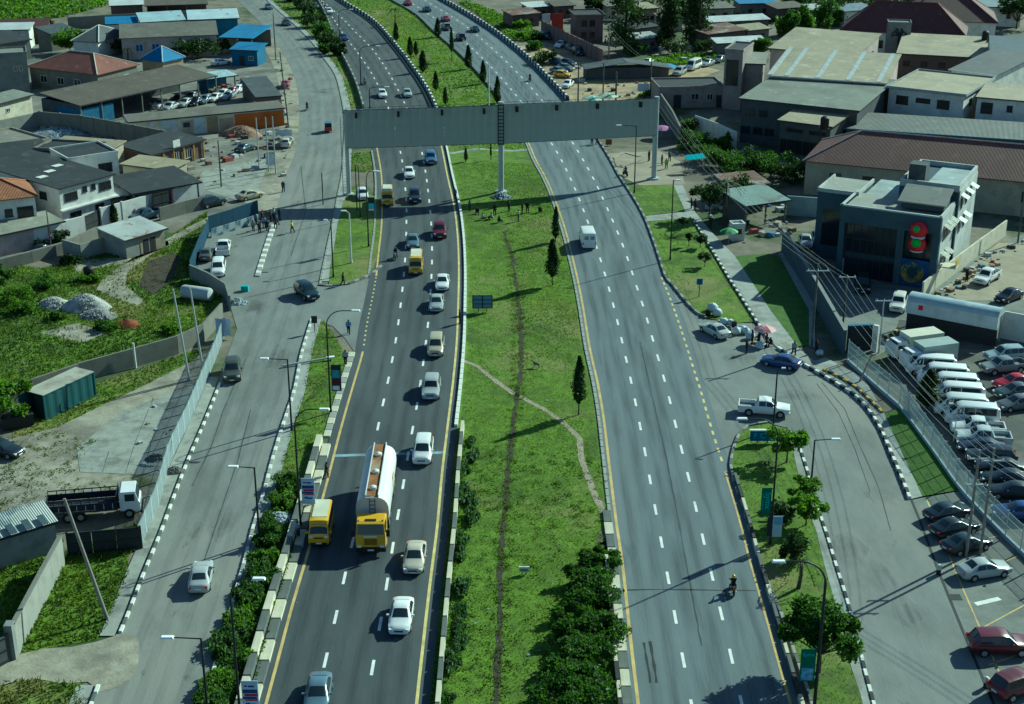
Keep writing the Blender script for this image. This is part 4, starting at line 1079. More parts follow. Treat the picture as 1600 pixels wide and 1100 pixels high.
wall_run('perimeter_wall', 'white perimeter wall right of the pink gate pillar', [(267, 296), (318, 284)], 3.0, .25, W_WHITE, True, panel=5, pm=W_PINKP)
def gate(label, A, B, h, m, n=2, at_top=True):
    a, b = G(*A, h if at_top else 0), G(*B, h if at_top else 0)
    d = b - a; L = d.length; rz = math.atan2(d.y, d.x)
    t = thing('metal_gate', label, 'gate', (a.x, a.y, 0), rz)
    for i in range(n):
        MB().box(L * (i + .5) / n, 0, h / 2, L / n - .06, .08, h - .1).build('gate_leaf', m, t)
        q = MB()
        for z in (.3, h * .5, h - .2):
            q.box(L * (i + .5) / n, -.07, z, L / n - .1, .05, .08)
        q.build('rail', STEELD, t)
    for x in (0, L):
        MB().box(x, 0, h / 2, .16, .16, h + .15).build('gate_post', STEELD, t)
    return t
gate('black double gate left of the dark cypress in the white perimeter wall', (131, 338), (157, 326), 2.8, KBLACK)
gate('black double gate between two pink pillars in the white perimeter wall', (238, 304), (265, 297), 3.2, KBLACK)
gate('black sheet gates with a lattice leaf below the flatbed truck', (108, 868), (222, 858), 2.2, KBLACK, 3, False)
wall_run('retaining_wall', 'rough grey retaining wall along the grassy lot below the white perimeter wall', [(-30, 430), (50, 410), (100, 396), (152, 372), (200, 362)], 1.6, .5, W_OLD, panel=4)
wall_run('block_wall', 'grey block wall between ruined shack and blue hoarding', [(250, 345), (290, 334), (322, 326)], 2.0, .25, W_OLD, panel=4)
wall_run('block_wall', 'ruined roofless block walls beside the rusty zinc shack', [(100, 398), (127, 406), (160, 396), (196, 384)], 2.2, .22, W_BLOCK, panel=3)
wall_run('boundary_wall', 'dark weathered block wall between grassy lot and gravel yard', [(-40, 652), (37, 628), (125, 597), (210, 573), (278, 553), (318, 534), (348, 500)], 2.2, .25, W_OLD, panel=4.0)
wall_run('bay_wall', 'pale wall around the lay-by of the parked white cars', [(298, 436), (325, 448), (354, 466), (360, 486)], 2.0, .25, W_GREY, panel=3)
wall_run('boundary_wall', 'tall pale plaster wall running towards the shed at the lower left', [(27, 1024), (62, 955), (100, 882)], 2.7, .22, W_BLOCK, panel=3.2, coping=W_OLD)
wall_run('gate_pillar', 'thick concrete gate pillar at the lower end of the pale plaster wall', [(19, 1032), (24, 1022)], 3.0, .6, W_GREY, panel=3, cat='pillar')
gate('dark sheet gate at the lower left edge beside the gate pillar', (-30, 1060), (16, 1034), 2.4, W_DARK, 2, False)
HOARD = mat('blue hoarding sheet', (.016, .055, .10), rough=.6, var=.2, bump=.5, bscale=3, rib='X')
wall_run('blue_hoarding', 'blue corrugated hoarding behind the group of people by the lay-by', [(327, 364), (365, 352), (404, 338)], 2.5, .08, HOARD, panel=2.4, cat='fence')
wall_run('blue_hoarding', 'blue corrugated hoarding along the lay-by towards the white tank', [(298, 434), (312, 398), (327, 366)], 2.3, .08, HOARD, panel=2.4, cat='fence')
wall_run('mural_wall', 'pale painted wall behind the group of people, topped by the blue hoarding', [(330, 372), (368, 360), (404, 348)], 1.3, .15, wmat('painted pale', (.30, .36, .36), dirt=[((.05, .1, .16), .9, (.5, .6))]), panel=3)
wall_run('boundary_wall', 'ribbed mauve brown wall beyond the parked cars on the sandy ground', [(847, 32), (880, 48), (910, 62), (941, 77)], 3.4, .3, wmat('mauve brown', (.16, .115, .11)), True, panel=3.2, pm=W_BROWN)
wall_run('red_hoarding', 'red hoarding panel at the far end of the ribbed wall', [(862, 22), (880, 20)], 5.0, .1, mat('red sheet', (.28, .03, .02), var=.2), True, panel=4, cat='hoarding')
wall_run('white_hoarding', 'white hoarding panel left of the red one', [(847, 22), (860, 21)], 5.0, .1, W_WHITE, True, panel=4, cat='hoarding')
wall_run('compound_wall', 'tall dark slate wall between lawn and bank forecourt, under the power lines', [(1222, 392), (1262, 455), (1290, 505), (1318, 556)], 3.0, .3, W_BANK, panel=4, coping=W_GREY)
wall_run('compound_wall', 'pale blue wall left of the bank behind the parked silver car', [(1228, 336), (1285, 340)], 3.0, .2, wmat('pale blue', (.26, .34, .36)), panel=4)
wall_run('gate_pillar', 'white gate pillar at the car park entrance beside the black and yellow kerb', [(1362, 548), (1370, 550)], 3.2, .4, W_WHITE, panel=2, cat='pillar')
wall_run('guard_wall', 'dark guard room wall beside the white gate pillar', [(1322, 548), (1360, 546)], 3.0, .3, KBLACK, panel=5, coping=W_BLUE)
wall_run('compound_wall', 'stained pale wall between bank and the sandy strip of the white pickup', [(1440, 468), (1475, 440), (1520, 405), (1570, 368)], 2.3, .22, W_CREAM, panel=4)
wall_run('compound_wall', 'white wall right of the curved canopy at the right frame edge', [(1562, 528), (1650, 545)], 3.4, .2, W_WHITE, panel=4)
wall_run('compound_wall', 'white boundary sheets behind the climbing bushes right of the billboard', [(1085, 205), (1120, 218), (1150, 232)], 3.0, .12, W_WHITE, panel=2)
wall_run('low_wall', 'dark low wall below the palm tree', [(1020, 150), (1034, 175), (1050, 200), (1062, 225)], 3.2, .3, W_OLD, panel=4)

def wire_fence(label, px, h, plinth=None, pitch=.13, r=.011, panel=2.6, m=None):
    w = [Vector((p.x, p.y, 0)) for p in (G(*p) for p in px)]
    t = thing('wire_fence', label, 'fence', w[0])
    m = m or GALV
    pts = resample(w, panel)
    for i in range(len(pts) - 1):
        a, b = pts[i] - w[0], pts[i + 1] - w[0]
        d = b - a; L = d.length; rz = math.atan2(d.y, d.x); c = (a + b) / 2
        q = MB()
        n = int(L / pitch)
        z0 = .45 if plinth else .1
        for k in range(n):
            x = -L / 2 + L * (k + .5) / n
            q.add([(x - r, -r, z0), (x + r, -r, z0), (x + r, r, z0), (x - r, r, z0), (x - r, -r, h), (x + r, -r, h), (x + r, r, h), (x - r, r, h)], [(0, 1, 5, 4), (1, 2, 6, 5), (2, 3, 7, 6), (3, 0, 4, 7)])
        for z in (z0 + .1, z0 + .1 + (h - z0) * .33, z0 + .1 + (h - z0) * .66, h - .06):
            q.box(0, 0, z, L, .03, .025)
        q.build('mesh_panel', m, t, loc=(c.x, c.y, 0), rz=rz)
        MB().box(0, 0, h / 2 + .05, .08, .08, h + .1).build('post', m, t, loc=(a.x, a.y, 0), rz=rz)
        if plinth:
            MB().box(0, 0, .22, L - .01, .24, .44).build('plinth_block', plinth, t, loc=(c.x, c.y, 0), rz=rz)
    return t
PALEF = mat('pale fence paint', (.46, .53, .53), rough=.6, var=.15)
wire_fence('pale upright wire fence between gravel yard and left service road', [(349, 528), (338, 560), (322, 598), (295, 663), (265, 725), (248, 790), (219, 858)], 2.3, None, .26, .05, 2.6, PALEF)
wire_fence('pale mesh fence on a light plinth around the car park and dark lawn', [(1324, 566), (1362, 600), (1407, 639), (1455, 704), (1500, 768), (1560, 832), (1660, 928), (1780, 1050)], 2.7, wmat('pale plinth', (.36, .44, .47)), .16, .016, 2.6, PALEF)

# ------------------------------------------------------------------ large structure: the billboard gantry over the roads
def wall_mat(name, c, dirt=None, var=0.14, scale=0.35):
    return mat('wall ' + name, c, rough=0.9, var=var, scale=scale, bump=0.12, bscale=5, dirt=dirt or [(tuple(k * 0.55 for k in c), 0.16, (0.54, 0.74))])
SHEET = mat('grey sheeting', (0.37, 0.40, 0.36), rough=0.65, var=0.06, scale=0.3, dirt=[((0.27, 0.29, 0.26), 0.12, (0.45, 0.75)), ((0.3, 0.28, 0.24), 0.5, (0.62, 0.75))])
def gantry():
    a, m, b = G(545, 306), G(783, 302), G(1022, 281)
    t = thing('billboard_gantry', 'huge blank grey double billboard spanning both carriageways on tall steel posts', 'billboard', m)
    z0, z1 = 6.6, 13.2
    for (p, q, zb0, zb1) in ((a, m, (7.6, 8.0), (13.4, 13.9)), (m, b, (8.0, 7.3), (14.0, 13.2))):
        d = (q - p); L = d.length; rz = math.atan2(d.y, d.x)
        n = int(L / 1.22)
        for i in range(n):
            s0, s1 = i / n, (i + 1) / n
            u = (s0 + s1) / 2
            lo = zb0[0] + (zb0[1] - zb0[0]) * u; hi = zb1[0] + (zb1[1] - zb1[0]) * u
            c = p.lerp(q, u) - m
            k = random.uniform(-.012, .012)
            o = MB().box(0, 0, (lo + hi) / 2, L / n - 0.018, 0.05, hi - lo).build('sheet', SHEET, t, loc=(c.x - math.sin(rz) * k, c.y + math.cos(rz) * k, 0), rz=rz)
        mid = (p + q) / 2 - m
        f = MB()
        for (zz, dz) in ((zb0[0] - .12, .22), (zb1[0] + .1, .2)):
            pass
        lo_ = lambda x: zb0[0] + (zb0[1] - zb0[0]) * (x / L + .5)
        hi_ = lambda x: zb1[0] + (zb1[1] - zb1[0]) * (x / L + .5)
        for fn, r0 in ((lo_, .12), (hi_, .1)):
            f.tube([(-L / 2, .12, fn(-L / 2)), (L / 2, .12, fn(L / 2))], r0, 4)
        for i in range(13):
            x = -L / 2 + L * (i + .5) / 13
            f.box(x, 0.3, (lo_(x) + hi_(x)) / 2, 0.12, 0.14, hi_(x) - lo_(x))
        for i in range(12):
            x = -L / 2 + L * (i + .5) / 13
            f.tube([(x, 0.3, lo_(x)), (x + L / 13, 0.3, hi_(x))], 0.05, 4)
        f.build('truss', STEELD, t, loc=(mid.x, mid.y, 0), rz=rz)
        w = MB()
        for i in range(24):
            x = -L / 2 + L * i / 23
            w.tube([(x, .6, hi_(x) - .3), (x, .6, hi_(x) + .3)], .03, 4)
            w.box(x, .4, hi_(x) - .25, L / 24 - .05, .5, .05)
        w.tube([(-L / 2, .6, hi_(-L / 2) + .3), (L / 2, .6, hi_(L / 2) + .3)], .03, 4)
        w.build('catwalk', STEELD, t, loc=(mid.x, mid.y, 0), rz=rz)
        for i in range(4):
            u = (0.07, 0.34, 0.62, 0.89)[i] if p is a else (0.09, 0.34, 0.6, 0.88)[i]
            c = p.lerp(q, u) - m
            hi = zb1[0] + (zb1[1] - zb1[0]) * u
            g = MB().box(0, -0.75, hi - 0.55, 0.4, 0.5, 0.9)
            g.tube([(0, 0.1, hi + .1), (0, -.5, hi + .15), (0, -.75, hi - .2)], .04, 5)
            g.build('floodlight', BLACK, t, loc=(c.x, c.y, 0), rz=rz)
    for (p, r, top, mt) in ((a, .36, 13.6, GALV), (m, .42, 14.4, GALV), (b, .42, 13.5, GALV)):
        c = p - m
        q = MB().lathe([(r * 2.2, 0), (r * 2.2, .25), (r, .3), (r, top)], 14, (0, 0.55, 0))
        q.build('post', mt, t, loc=(c.x, c.y, 0), smooth=40)
    q = MB()
    for i in range(12):
        q.box(0, -.16, 7.9 + i * .55, .9, .12, .12)
    q.box(-.42, -.16, 11, .12, .12, 6.6); q.box(.42, -.16, 11, .12, .12, 6.6)
    q.build('centre_lattice', STEELD, t)
    c = a - m
    q = MB()
    for s in (-.3, .3):
        q.tube([(s - .5, -.3, 0), (s - .5, -.3, 12.4)], .06, 6)
    for i in range(24):
        q.box(-.5, -.3, .4 + i * .5, .6, .04, .04)
    q.build('ladder', GALV, t, loc=(c.x, c.y, 0))
    return t
gantry()

# ------------------------------------------------------------------ vehicles
KINDS = {
 'sedan': dict(L=4.55, st=[(0, .34, .56, .58, .60, .46), (.10, .22, .66, .78, .71, .62), (.5, .19, .74, .85, .81, .70), (1.25, .18, .85, .88, .92, .77), (2.05, .18, .90, .88, 1.37, .60), (2.5, .18, .92, .88, 1.44, .62),
                             (3.15, .18, .93, .88, 1.40, .60), (3.85, .2, .93, .87, 1.02, .73), (4.3, .24, .89, .83, .98, .69), (4.48, .3, .82, .75, .90, .62), (4.55, .4, .72, .64, .78, .54)],
               cowl=1.25, rf=2.05, rr=3.15, rb=3.85, doors=(1.5, 2.5, 2.56, 3.55), wheels=(.85, 3.6), wr=.31),
 'hatchback': dict(L=3.95, st=[(0, .34, .58, .56, .64, .46), (.10, .22, .68, .76, .74, .62), (.45, .19, .76, .83, .84, .70), (1.05, .18, .87, .85, .95, .76), (1.75, .18, .92, .85, 1.42, .60), (2.2, .18, .94, .85, 1.49, .62),
                             (3.2, .18, .95, .85, 1.43, .60), (3.75, .24, .95, .82, 1.02, .70), (3.9, .3, .84, .76, .92, .62), (3.95, .4, .72, .66, .78, .54)],
               cowl=1.05, rf=1.75, rr=3.2, rb=3.75, doors=(1.3, 2.2, 2.26, 3.3), wheels=(.75, 3.25), wr=.29),
 'suv': dict(L=4.65, st=[(0, .42, .76, .66, .82, .55), (.1, .3, .88, .86, .95, .72), (.6, .28, .96, .92, 1.04, .78), (1.25, .28, 1.04, .94, 1.12, .82), (1.9, .28, 1.08, .94, 1.68, .70), (2.6, .28, 1.09, .94, 1.77, .72),
                         (4.05, .3, 1.09, .92, 1.72, .69), (4.45, .34, 1.07, .90, 1.16, .76), (4.6, .42, .92, .84, 1.0, .7), (4.65, .5, .8, .76, .88, .64)],
             cowl=1.25, rf=1.9, rr=4.05, rb=4.45, doors=(1.5, 2.45, 2.52, 3.35), quarter=(3.42, 4.05), wheels=(.9, 3.7), wr=.36),
 'minivan': dict(L=4.75, st=[(0, .38, .66, .64, .74, .52), (.1, .25, .78, .84, .88, .68), (.5, .22, .88, .90, 1.0, .76), (1.0, .22, .98, .92, 1.1, .80), (1.85, .22, 1.02, .92, 1.66, .68), (2.5, .22, 1.03, .92, 1.74, .70),
                             (4.2, .24, 1.03, .90, 1.68, .67), (4.6, .3, 1.02, .88, 1.12, .76), (4.7, .4, .9, .82, .98, .7), (4.75, .5, .76, .74, .84, .62)],
                 cowl=1.0, rf=1.85, rr=4.2, rb=4.6, doors=(1.3, 2.4, 2.48, 3.4), quarter=(3.47, 4.2), wheels=(.85, 3.75), wr=.33),
 'pickup': dict(L=5.25, st=[(0, .46, .80, .68, .86, .56), (.1, .34, .92, .86, .99, .72), (.6, .32, 1.0, .92, 1.06, .78), (1.3, .32, 1.06, .93, 1.13, .82), (1.95, .32, 1.10, .93, 1.68, .68), (2.5, .32, 1.11, .93, 1.77, .70),
                            (3.2, .34, 1.11, .92, 1.72, .68), (3.5, .36, 1.09, .92, 1.14, .78)], cap=True,
                cowl=1.3, rf=1.95, rr=3.2, rb=3.5, doors=(1.55, 2.4, 2.47, 3.15), wheels=(.95, 4.15), wr=.38, bed=(3.48, 5.25)),
 'minibus': dict(L=5.35, st=[(0, .42, .86, .74, .95, .62), (.08, .3, 1.0, .88, 1.1, .74), (.35, .28, 1.12, .93, 1.24, .80), (1.15, .28, 1.22, .94, 2.06, .74), (1.6, .28, 1.24, .94, 2.24, .77), (4.95, .3, 1.24, .94, 2.22, .76),
                             (5.25, .34, 1.22, .93, 2.0, .73), (5.35, .5, 1.0, .88, 1.3, .78)],
                 cowl=.35, rf=1.15, rr=4.95, rb=5.3, doors=(.85, 1.65, 1.75, 2.8), quarter=(2.88, 4.9), wheels=(.95, 4.1), wr=.34),
 'panel_van': dict(L=5.4, st=[(0, .42, .86, .74, .95, .62), (.08, .3, 1.0, .92, 1.1, .78), (.5, .28, 1.16, .97, 1.28, .84), (1.25, .28, 1.24, .99, 2.15, .82), (1.7, .28, 1.26, .99, 2.42, .86), (5.25, .3, 1.26, .99, 2.42, .87),
                              (5.36, .34, 1.24, .98, 2.36, .86), (5.4, .42, 1.22, .96, 2.3, .84)],
                   cowl=.5, rf=1.25, rr=5.25, rb=5.4, doors=(.95, 1.75), blind=True, wheels=(1.0, 4.3), wr=.36),
 'danfo': dict(L=4.9, st=[(0, .36, .9, .80, 1.0, .76), (.06, .3, 1.12, .88, 1.22, .82), (.42, .28, 1.2, .90, 2.0, .78), (.7, .28, 1.22, .90, 2.28, .80), (4.55, .28, 1.22, .90, 2.28, .80),
                          (4.82, .3, 1.2, .89, 2.0, .77), (4.9, .42, 1.0, .85, 1.15, .78)],
               cowl=.06, rf=.5, rr=4.6, rb=4.88, doors=(.5, 1.3, 1.4, 2.5), quarter=(2.6, 4.5), wheels=(.85, 3.85), wr=.34),
}

def car_meshes(kind, D):
    Lc = D['L']; S = D['st']
    xs = [s[0] for s in S]
    def ring(s):
        x, zb, zs, ws, zt, wt = s
        zm = (zb + zs) / 2
        half = [(0, zb), (ws * .86, zb), (ws * .99, zb + .14), (ws * 1.015, zm + .05), (ws, zs - .03), (ws * .985, zs), (wt, zt - .035), (wt * .86, zt + .0), (wt * .5, zt + .025), (0, zt + .032)]
        X = Lc / 2 - x
        r = [(X, y, z) for y, z in half] + [(X, -y, z) for y, z in half[-2:0:-1]]
        return r
    def at(x):
        i = max(0, min(len(S) - 2, int(np.searchsorted(xs, x, side='right') - 1)))
        t = (x - xs[i]) / (xs[i + 1] - xs[i])
        A, B = ring(S[i]), ring(S[i + 1])
        return [Vector(p).lerp(Vector(q), t) for p, q in zip(A, B)]
    mb = MB()
    n = len(ring(S[0]))
    vs = [p for s in S for p in ring(s)]
    fs = []
    for i in range(len(S) - 1):
        for j in range(n):
            fs.append((i * n + j, i * n + (j + 1) % n, (i + 1) * n + (j + 1) % n, (i + 1) * n + j))
    fs.append(tuple(range(n - 1, -1, -1))); fs.append(tuple(range((len(S) - 1) * n, len(S) * n)))
    mb.add(vs, fs)
    if 'bed' in D:
        x0, x1 = D['bed']; w = .92; zt = 1.12; zf = .72
        X0, X1 = Lc / 2 - x0, Lc / 2 - x1
        mb.box((X0 + X1) / 2, 0, .55, X0 - X1, 2 * w, .34)
        for s in (-1, 1):
            mb.box((X0 + X1) / 2, s * (w - .05), (zf + zt) / 2, X0 - X1, .1, zt - zf)
        mb.box(X1 + .05, 0, (zf + zt) / 2, .1, 2 * w - .2, zt - zf)
        mb.box(X0 - .05, 0, (zf + zt) / 2, .1, 2 * w - .2, zt - zf)
    out = [('body', mb, 'PAINT', 38)]
    # glass lies a few millimetres proud of the shell
    def patch(pts_rows, up):
        g = MB(); vs = []
        nr, nc = len(pts_rows), len(pts_rows[0])
        for r in pts_rows:
            vs += r
        fs = [(i * nc + j, i * nc + j + 1, (i + 1) * nc + j + 1, (i + 1) * nc + j) for i in range(nr - 1) for j in range(nc - 1)]
        c = [Vector(v) for v in vs]
        nn = (c[nc] - c[0]).cross(c[nc - 1] - c[0]).normalized()
        if nn.dot(up) < 0:
            nn = -nn; fs = [f[::-1] for f in fs]
        g.add([v + nn * .012 for v in c], fs)
        return g
    def across(x, k):
        r = at(x); half = [r[6], r[7], r[8], r[9], r[10], r[11], r[12]]
        out = []
        for a in half:
            out.append(Vector((a.x, a.y * k, a.z)))
        return out
    cw, rf, rr, rb = D['cowl'], D['rf'], D['rr'], D['rb']
    def shrink(a, b, p, q):
        return a + (b - a) * p, a + (b - a) * q
    a, b = shrink(cw, rf, .08, .93)
    out.append(('windscreen', patch([across(a + (b - a) * t, .93) for t in (0, .5, 1)], Vector((1, 0, .6))), GLASS, 60))
    a, b = shrink(rr, rb, .08, .86)
    if not D.get('blind'):
        out.append(('rear_window', patch([across(a + (b - a) * t, .9) for t in (0, .5, 1)], Vector((-1, 0, .6))), GLASS, 60))
    d = D['doors']
    spans = [(d[i], d[i + 1]) for i in range(0, len(d), 2)]
    if 'quarter' in D:
        spans.append(D['quarter'])
    for (x0, x1) in spans:
        for s in (1, -1):
            lo, hi = [], []
            for k in range(5):
                r = at(x0 + (x1 - x0) * k / 4)
                p, q = r[5], r[6]
                l_, h_ = p.lerp(q, .12), p.lerp(q, .86)
                lo.append(Vector((l_.x, s * l_.y, l_.z))); hi.append(Vector((h_.x, s * h_.y, h_.z)))
            out.append(('side_window', patch([lo, hi], Vector((0, s, .2))), GLASS, 60))
    wr = D['wr']
    for wx in D['wheels']:
        r = at(wx); hw = r[3].y
        for s in (1, -1):
            q = MB()
            y0 = s * (hw - .19); y1 = s * (hw + .015)
            q.lathe([(wr * .6, 0), (wr * .96, .02), (wr, .05), (wr, .17), (wr * .95, .205), (wr * .66, .21)], 14, (0, 0, 0), axis='y')
            qq = [(Lc / 2 - wx + v[0], (s * v[1]) + y0, v[2] + wr) for v in q.v]
            t = MB(); t.v = qq; t.f = q.f if s > 0 else q.f; t.m = q.m
            out.append(('wheel', t, TYRE, 50))
            rm = MB().lathe([(wr * .64, .0), (wr * .62, .02), (wr * .2, .012)], 10, axis='y')
            rr_ = MB(); rr_.v = [(Lc / 2 - wx + v[0], s * v[1] + y1 + s * .002, v[2] + wr) for v in rm.v]; rr_.f = rm.f; rr_.m = rm.m
            out.append(('>rim', rr_, RIM, 50))
            ar = MB().lathe([(wr * 1.2, 0), (wr * 1.2, .01)], 14, axis='y')
            ar.v = [(Lc / 2 - wx + v[0], s * (hw + .004) + s * v[1], max(v[2] + wr, .26)) for v in ar.v]
            out.append(('wheel_arch', ar, BLACK, None))
    f, b = S[1], S[-2]
    for s in (1, -1):
        zl = f[2] - .02
        out.append(('headlight', MB().box(Lc / 2 - f[0] * .6 - .06, s * (f[3] * .80), zl - .03, .26, f[3] * .34, .15, rz=-s * .25), HEADL, None))
        zb_ = S[-3][2] - .12 if kind not in ('minibus', 'danfo', 'panel_van', 'suv', 'minivan') else 1.0
        if kind == 'pickup':
            out.append(('taillight', MB().box(-Lc / 2 - .005, s * .86, .95, .06, .12, .28), TAILL, None))
        else:
            out.append(('taillight', MB().box(-Lc / 2 + .07, s * (b[3] * .86), zb_, .16, b[3] * .24, .2 if zb_ < 1 else .3, rz=s * .2), TAILL, None))
        m = at(cw + .35)[5]
        out.append(('wing_mirror', MB().box(m.x - .02, s * (m.y + .12), m.z + .1, .13, .2, .14), 'PAINT', None))
    out.append(('grille', MB().box(Lc / 2 - .035, 0, f[2] - .16, .09, f[3] * .9, .13), BLACK, None))
    out.append(('front_bumper', MB().box(Lc / 2 - .02, 0, f[1] + .14, .12, f[3] * 1.66, .16), BLACK if kind in ('danfo',) else 'PAINT', None))
    out.append(('number_plate', MB().box(Lc / 2 + .046, 0, f[1] + .17, .02, .5, .12), PLATE, None))
    out.append(('number_plate', MB().box(-Lc / 2 - .03, 0, b[1] + .36, .03, .5, .12), PLATE, None))
    if 'bed' in D:
        out.append(('cargo_floor', MB().box(Lc / 2 - (D['bed'][0] + D['bed'][1]) / 2, 0, .735, D['bed'][1] - D['bed'][0] - .24, 1.6, .02), mat('bed liner', (.16, .18, .19), var=.2), None))
    if kind == 'danfo':
        out.append(('roof_carpet', MB().box(-.5, 0.0, 2.325, 3.2, 1.3, .02), mat('pale roof paint', (.55, .56, .42), var=.12), None))
    if kind == 'panel_van':
        for s in (1, -1):
            out.append(('rear_door', MB().box(-Lc / 2 - .012, s * .41, 1.3, .03, .79, 1.7), 'PAINT', None))
            out.append(('door_window', MB().box(-Lc / 2 - .024, s * .41, 1.78, .02, .56, .5), mat('rear blind glass', (.25, .28, .28), rough=.2, var=0), None))
    return out

CAR_CACHE = {}
CARGROUP = {}
def vehicle(kind, x, y, dx, dy, color, label, cat='car', group=None, name=None, rough=.28, h=None):
    """x, y: where the middle of the vehicle shows in the photograph; dx, dy: which way it points there"""
    D = KINDS[kind]
    zc = {'minibus': 1.05, 'danfo': 1.05, 'panel_van': 1.1, 'suv': .85, 'minivan': .85, 'pickup': .8}.get(kind, .68)
    c = G(x, y, zc); rz = h if h is not None else heading(x, y, dx, dy)
    if kind not in CAR_CACHE:
        CAR_CACHE[kind] = [(nm, mb.mesh(nm.strip('>'), paint('white', (.7, .72, .7)) if m == 'PAINT' else m, sm), m == 'PAINT') for nm, mb, m, sm in car_meshes(kind, D)]
    t = thing(name or {'minibus': 'minibus', 'danfo': 'yellow_minibus', 'panel_van': 'panel_van', 'pickup': 'pickup_truck', 'suv': 'suv', 'minivan': 'minivan', 'hatchback': 'hatchback_car'}.get(kind, 'sedan_car'),
              label, cat, (c.x, c.y, 0.062), rz, group)
    pm = paint('%.2f %.2f %.2f' % color, color, rough)
    last = None
    for nm, me, pt in CAR_CACHE[kind]:
        o = put(nm.strip('>'), me, last if nm[0] == '>' else t)
        if pt:
            o.material_slots[0].link = 'OBJECT'
            o.material_slots[0].material = pm
        if nm[0] != '>':
            last = o
    return t

WHT, SIL, GRY, BLK, NAVY, BLU, RED, MAR = (.72, .74, .72), (.36, .39, .39), (.12, .14, .145), (.012, .014, .017), (.02, .03, .05), (.025, .06, .2), (.35, .015, .03), (.1, .012, .025)
BEIGE, YEL, TEALC, GOLD, SLATE = (.50, .46, .36), (.62, .37, .012), (.03, .09, .1), (.42, .38, .26), (.11, .17, .22)

def lane_h(f, y, towards=True):
    a, b = G(f(y - 6), y - 6), G(f(y + 6), y + 6)
    d = (b - a) if towards else (a - b)
    return math.atan2(d.y, d.x)

TR = 'traffic coming down the left carriageway'
for k, x, y, c, lab, nm in (
    ('sedan', 497, 1082, SLATE, 'slate blue sedan cut by the lower frame edge on the left carriageway', None),
    ('sedan', 627, 960, WHT, 'white sedan next above the slate blue one, lowest in the inner lane', None),
    ('sedan', 648, 869, BEIGE, 'cream beige sedan beside the tanker truck, dark windscreen, inner lane', None),
    ('minivan', 661, 701, WHT, 'white minivan passing the rear of the tanker truck over the pale road strip', 'minivan'),
    ('suv', 674, 604, SIL, 'silver SUV alone in the inner lane, next car behind the white minivan', None),
    ('minivan', 681, 538, GOLD, 'dull gold minivan beyond the silver SUV, level with the lower island tip', None),
    ('sedan', 682, 472, SIL, 'silver sedan close behind a white one, beside the blue panel sign', None),
    ('sedan', 691, 440, WHT, 'white sedan just right of and below the yellow minibus in the middle lane', None),
    ('sedan', 645, 376, SLATE, 'grey blue sedan directly ahead of the motorcyclist, above the yellow minibus', None),
    ('suv', 687, 359, MAR, 'maroon SUV nearest the median kerb under the billboard shadow', None),
    ('suv', 648, 305, NAVY, 'dark navy SUV beside the yellow minibus that is stopped at the kerb', None),
    ('sedan', 639, 269, WHT, 'white sedan just below the lower edge of the billboard, middle lane', None),
    ('suv', 673, 246, (.06, .13, .25), 'blue SUV emerging under the billboard beside the median kerb', None),
    ('sedan', 636, 145, SIL, 'silver sedan just above the billboard, beside the black and white kerb', None),
    ('sedan', 597, 146, WHT, 'white sedan just above the billboard, beside the curved street lamp', None),
    ('sedan', 537, 58, BLU, 'blue car hugging the bushes on the far left carriageway', None),
    ('sedan', 514, 17, WHT, 'white sedan near the upper frame edge on the left carriageway', None),
    ('sedan', 492, 9, GRY, 'dark grey sedan half hidden by bushes at the left carriageway far end', None)):
    f = (lambda yy, a=x, yq=y: a + (L_LINE2(yy) - L_LINE2(yq)))
    vehicle(k, x, y, 0, 0, c, lab, group=TR, h=lane_h(f, y))
for x, y, lab in ((502, 819, 'yellow minibus stopped at the parapet with its conductor standing beside it'), (650, 411, 'yellow minibus driving in the middle lane above the pedestrian island, next to a motorcyclist'),
                  (605, 307, 'yellow minibus stopped at the kerb under the billboard, seen beyond the white lamp')):
    f = (lambda yy, a=x, yq=y: a + (L_LEFT(yy) - L_LEFT(yq)))
    vehicle('danfo', x, y, 0, 0, YEL, lab, cat='minibus', group='yellow minibuses on the left carriageway', h=lane_h(f, y) + (0.03 if y > 800 else 0))
TR2 = 'traffic driving away on the right carriageway'
for k, x, y, c, lab in (
    ('panel_van', 918, 371, WHT, 'white panel van with closed rear doors driving away on the right carriageway'),
    ('suv', 720, 57, NAVY, 'dark car on the far right carriageway, nearest of the group beyond the billboard'),
    ('sedan', 742, 45, (.03, .07, .09), 'dark teal sedan beside the black and white kerb, far right carriageway'),
    ('suv', 697, 41, GRY, 'grey SUV between the dark car and the red car on the far right carriageway'),
    ('sedan', 696, 29, (.3, .04, .08), 'red sedan in the far group beyond the cypress trees'),
    ('sedan', 667, 14, (.03, .06, .07), 'dark green sedan near the upper frame edge, far right carriageway'),
    ('sedan', 637, 4, (.28, .04, .07), 'dull red sedan at the very upper frame edge, far right carriageway')):
    f = (lambda yy, a=x, yq=y: a + (R_LINE1(yy) - R_LINE1(yq)))
    vehicle(k, x, y, 0, 0, c, lab, group=TR2, cat='van' if k == 'panel_van' else 'car', h=lane_h(f, y, False))
SLG = 'cars on the left service road'
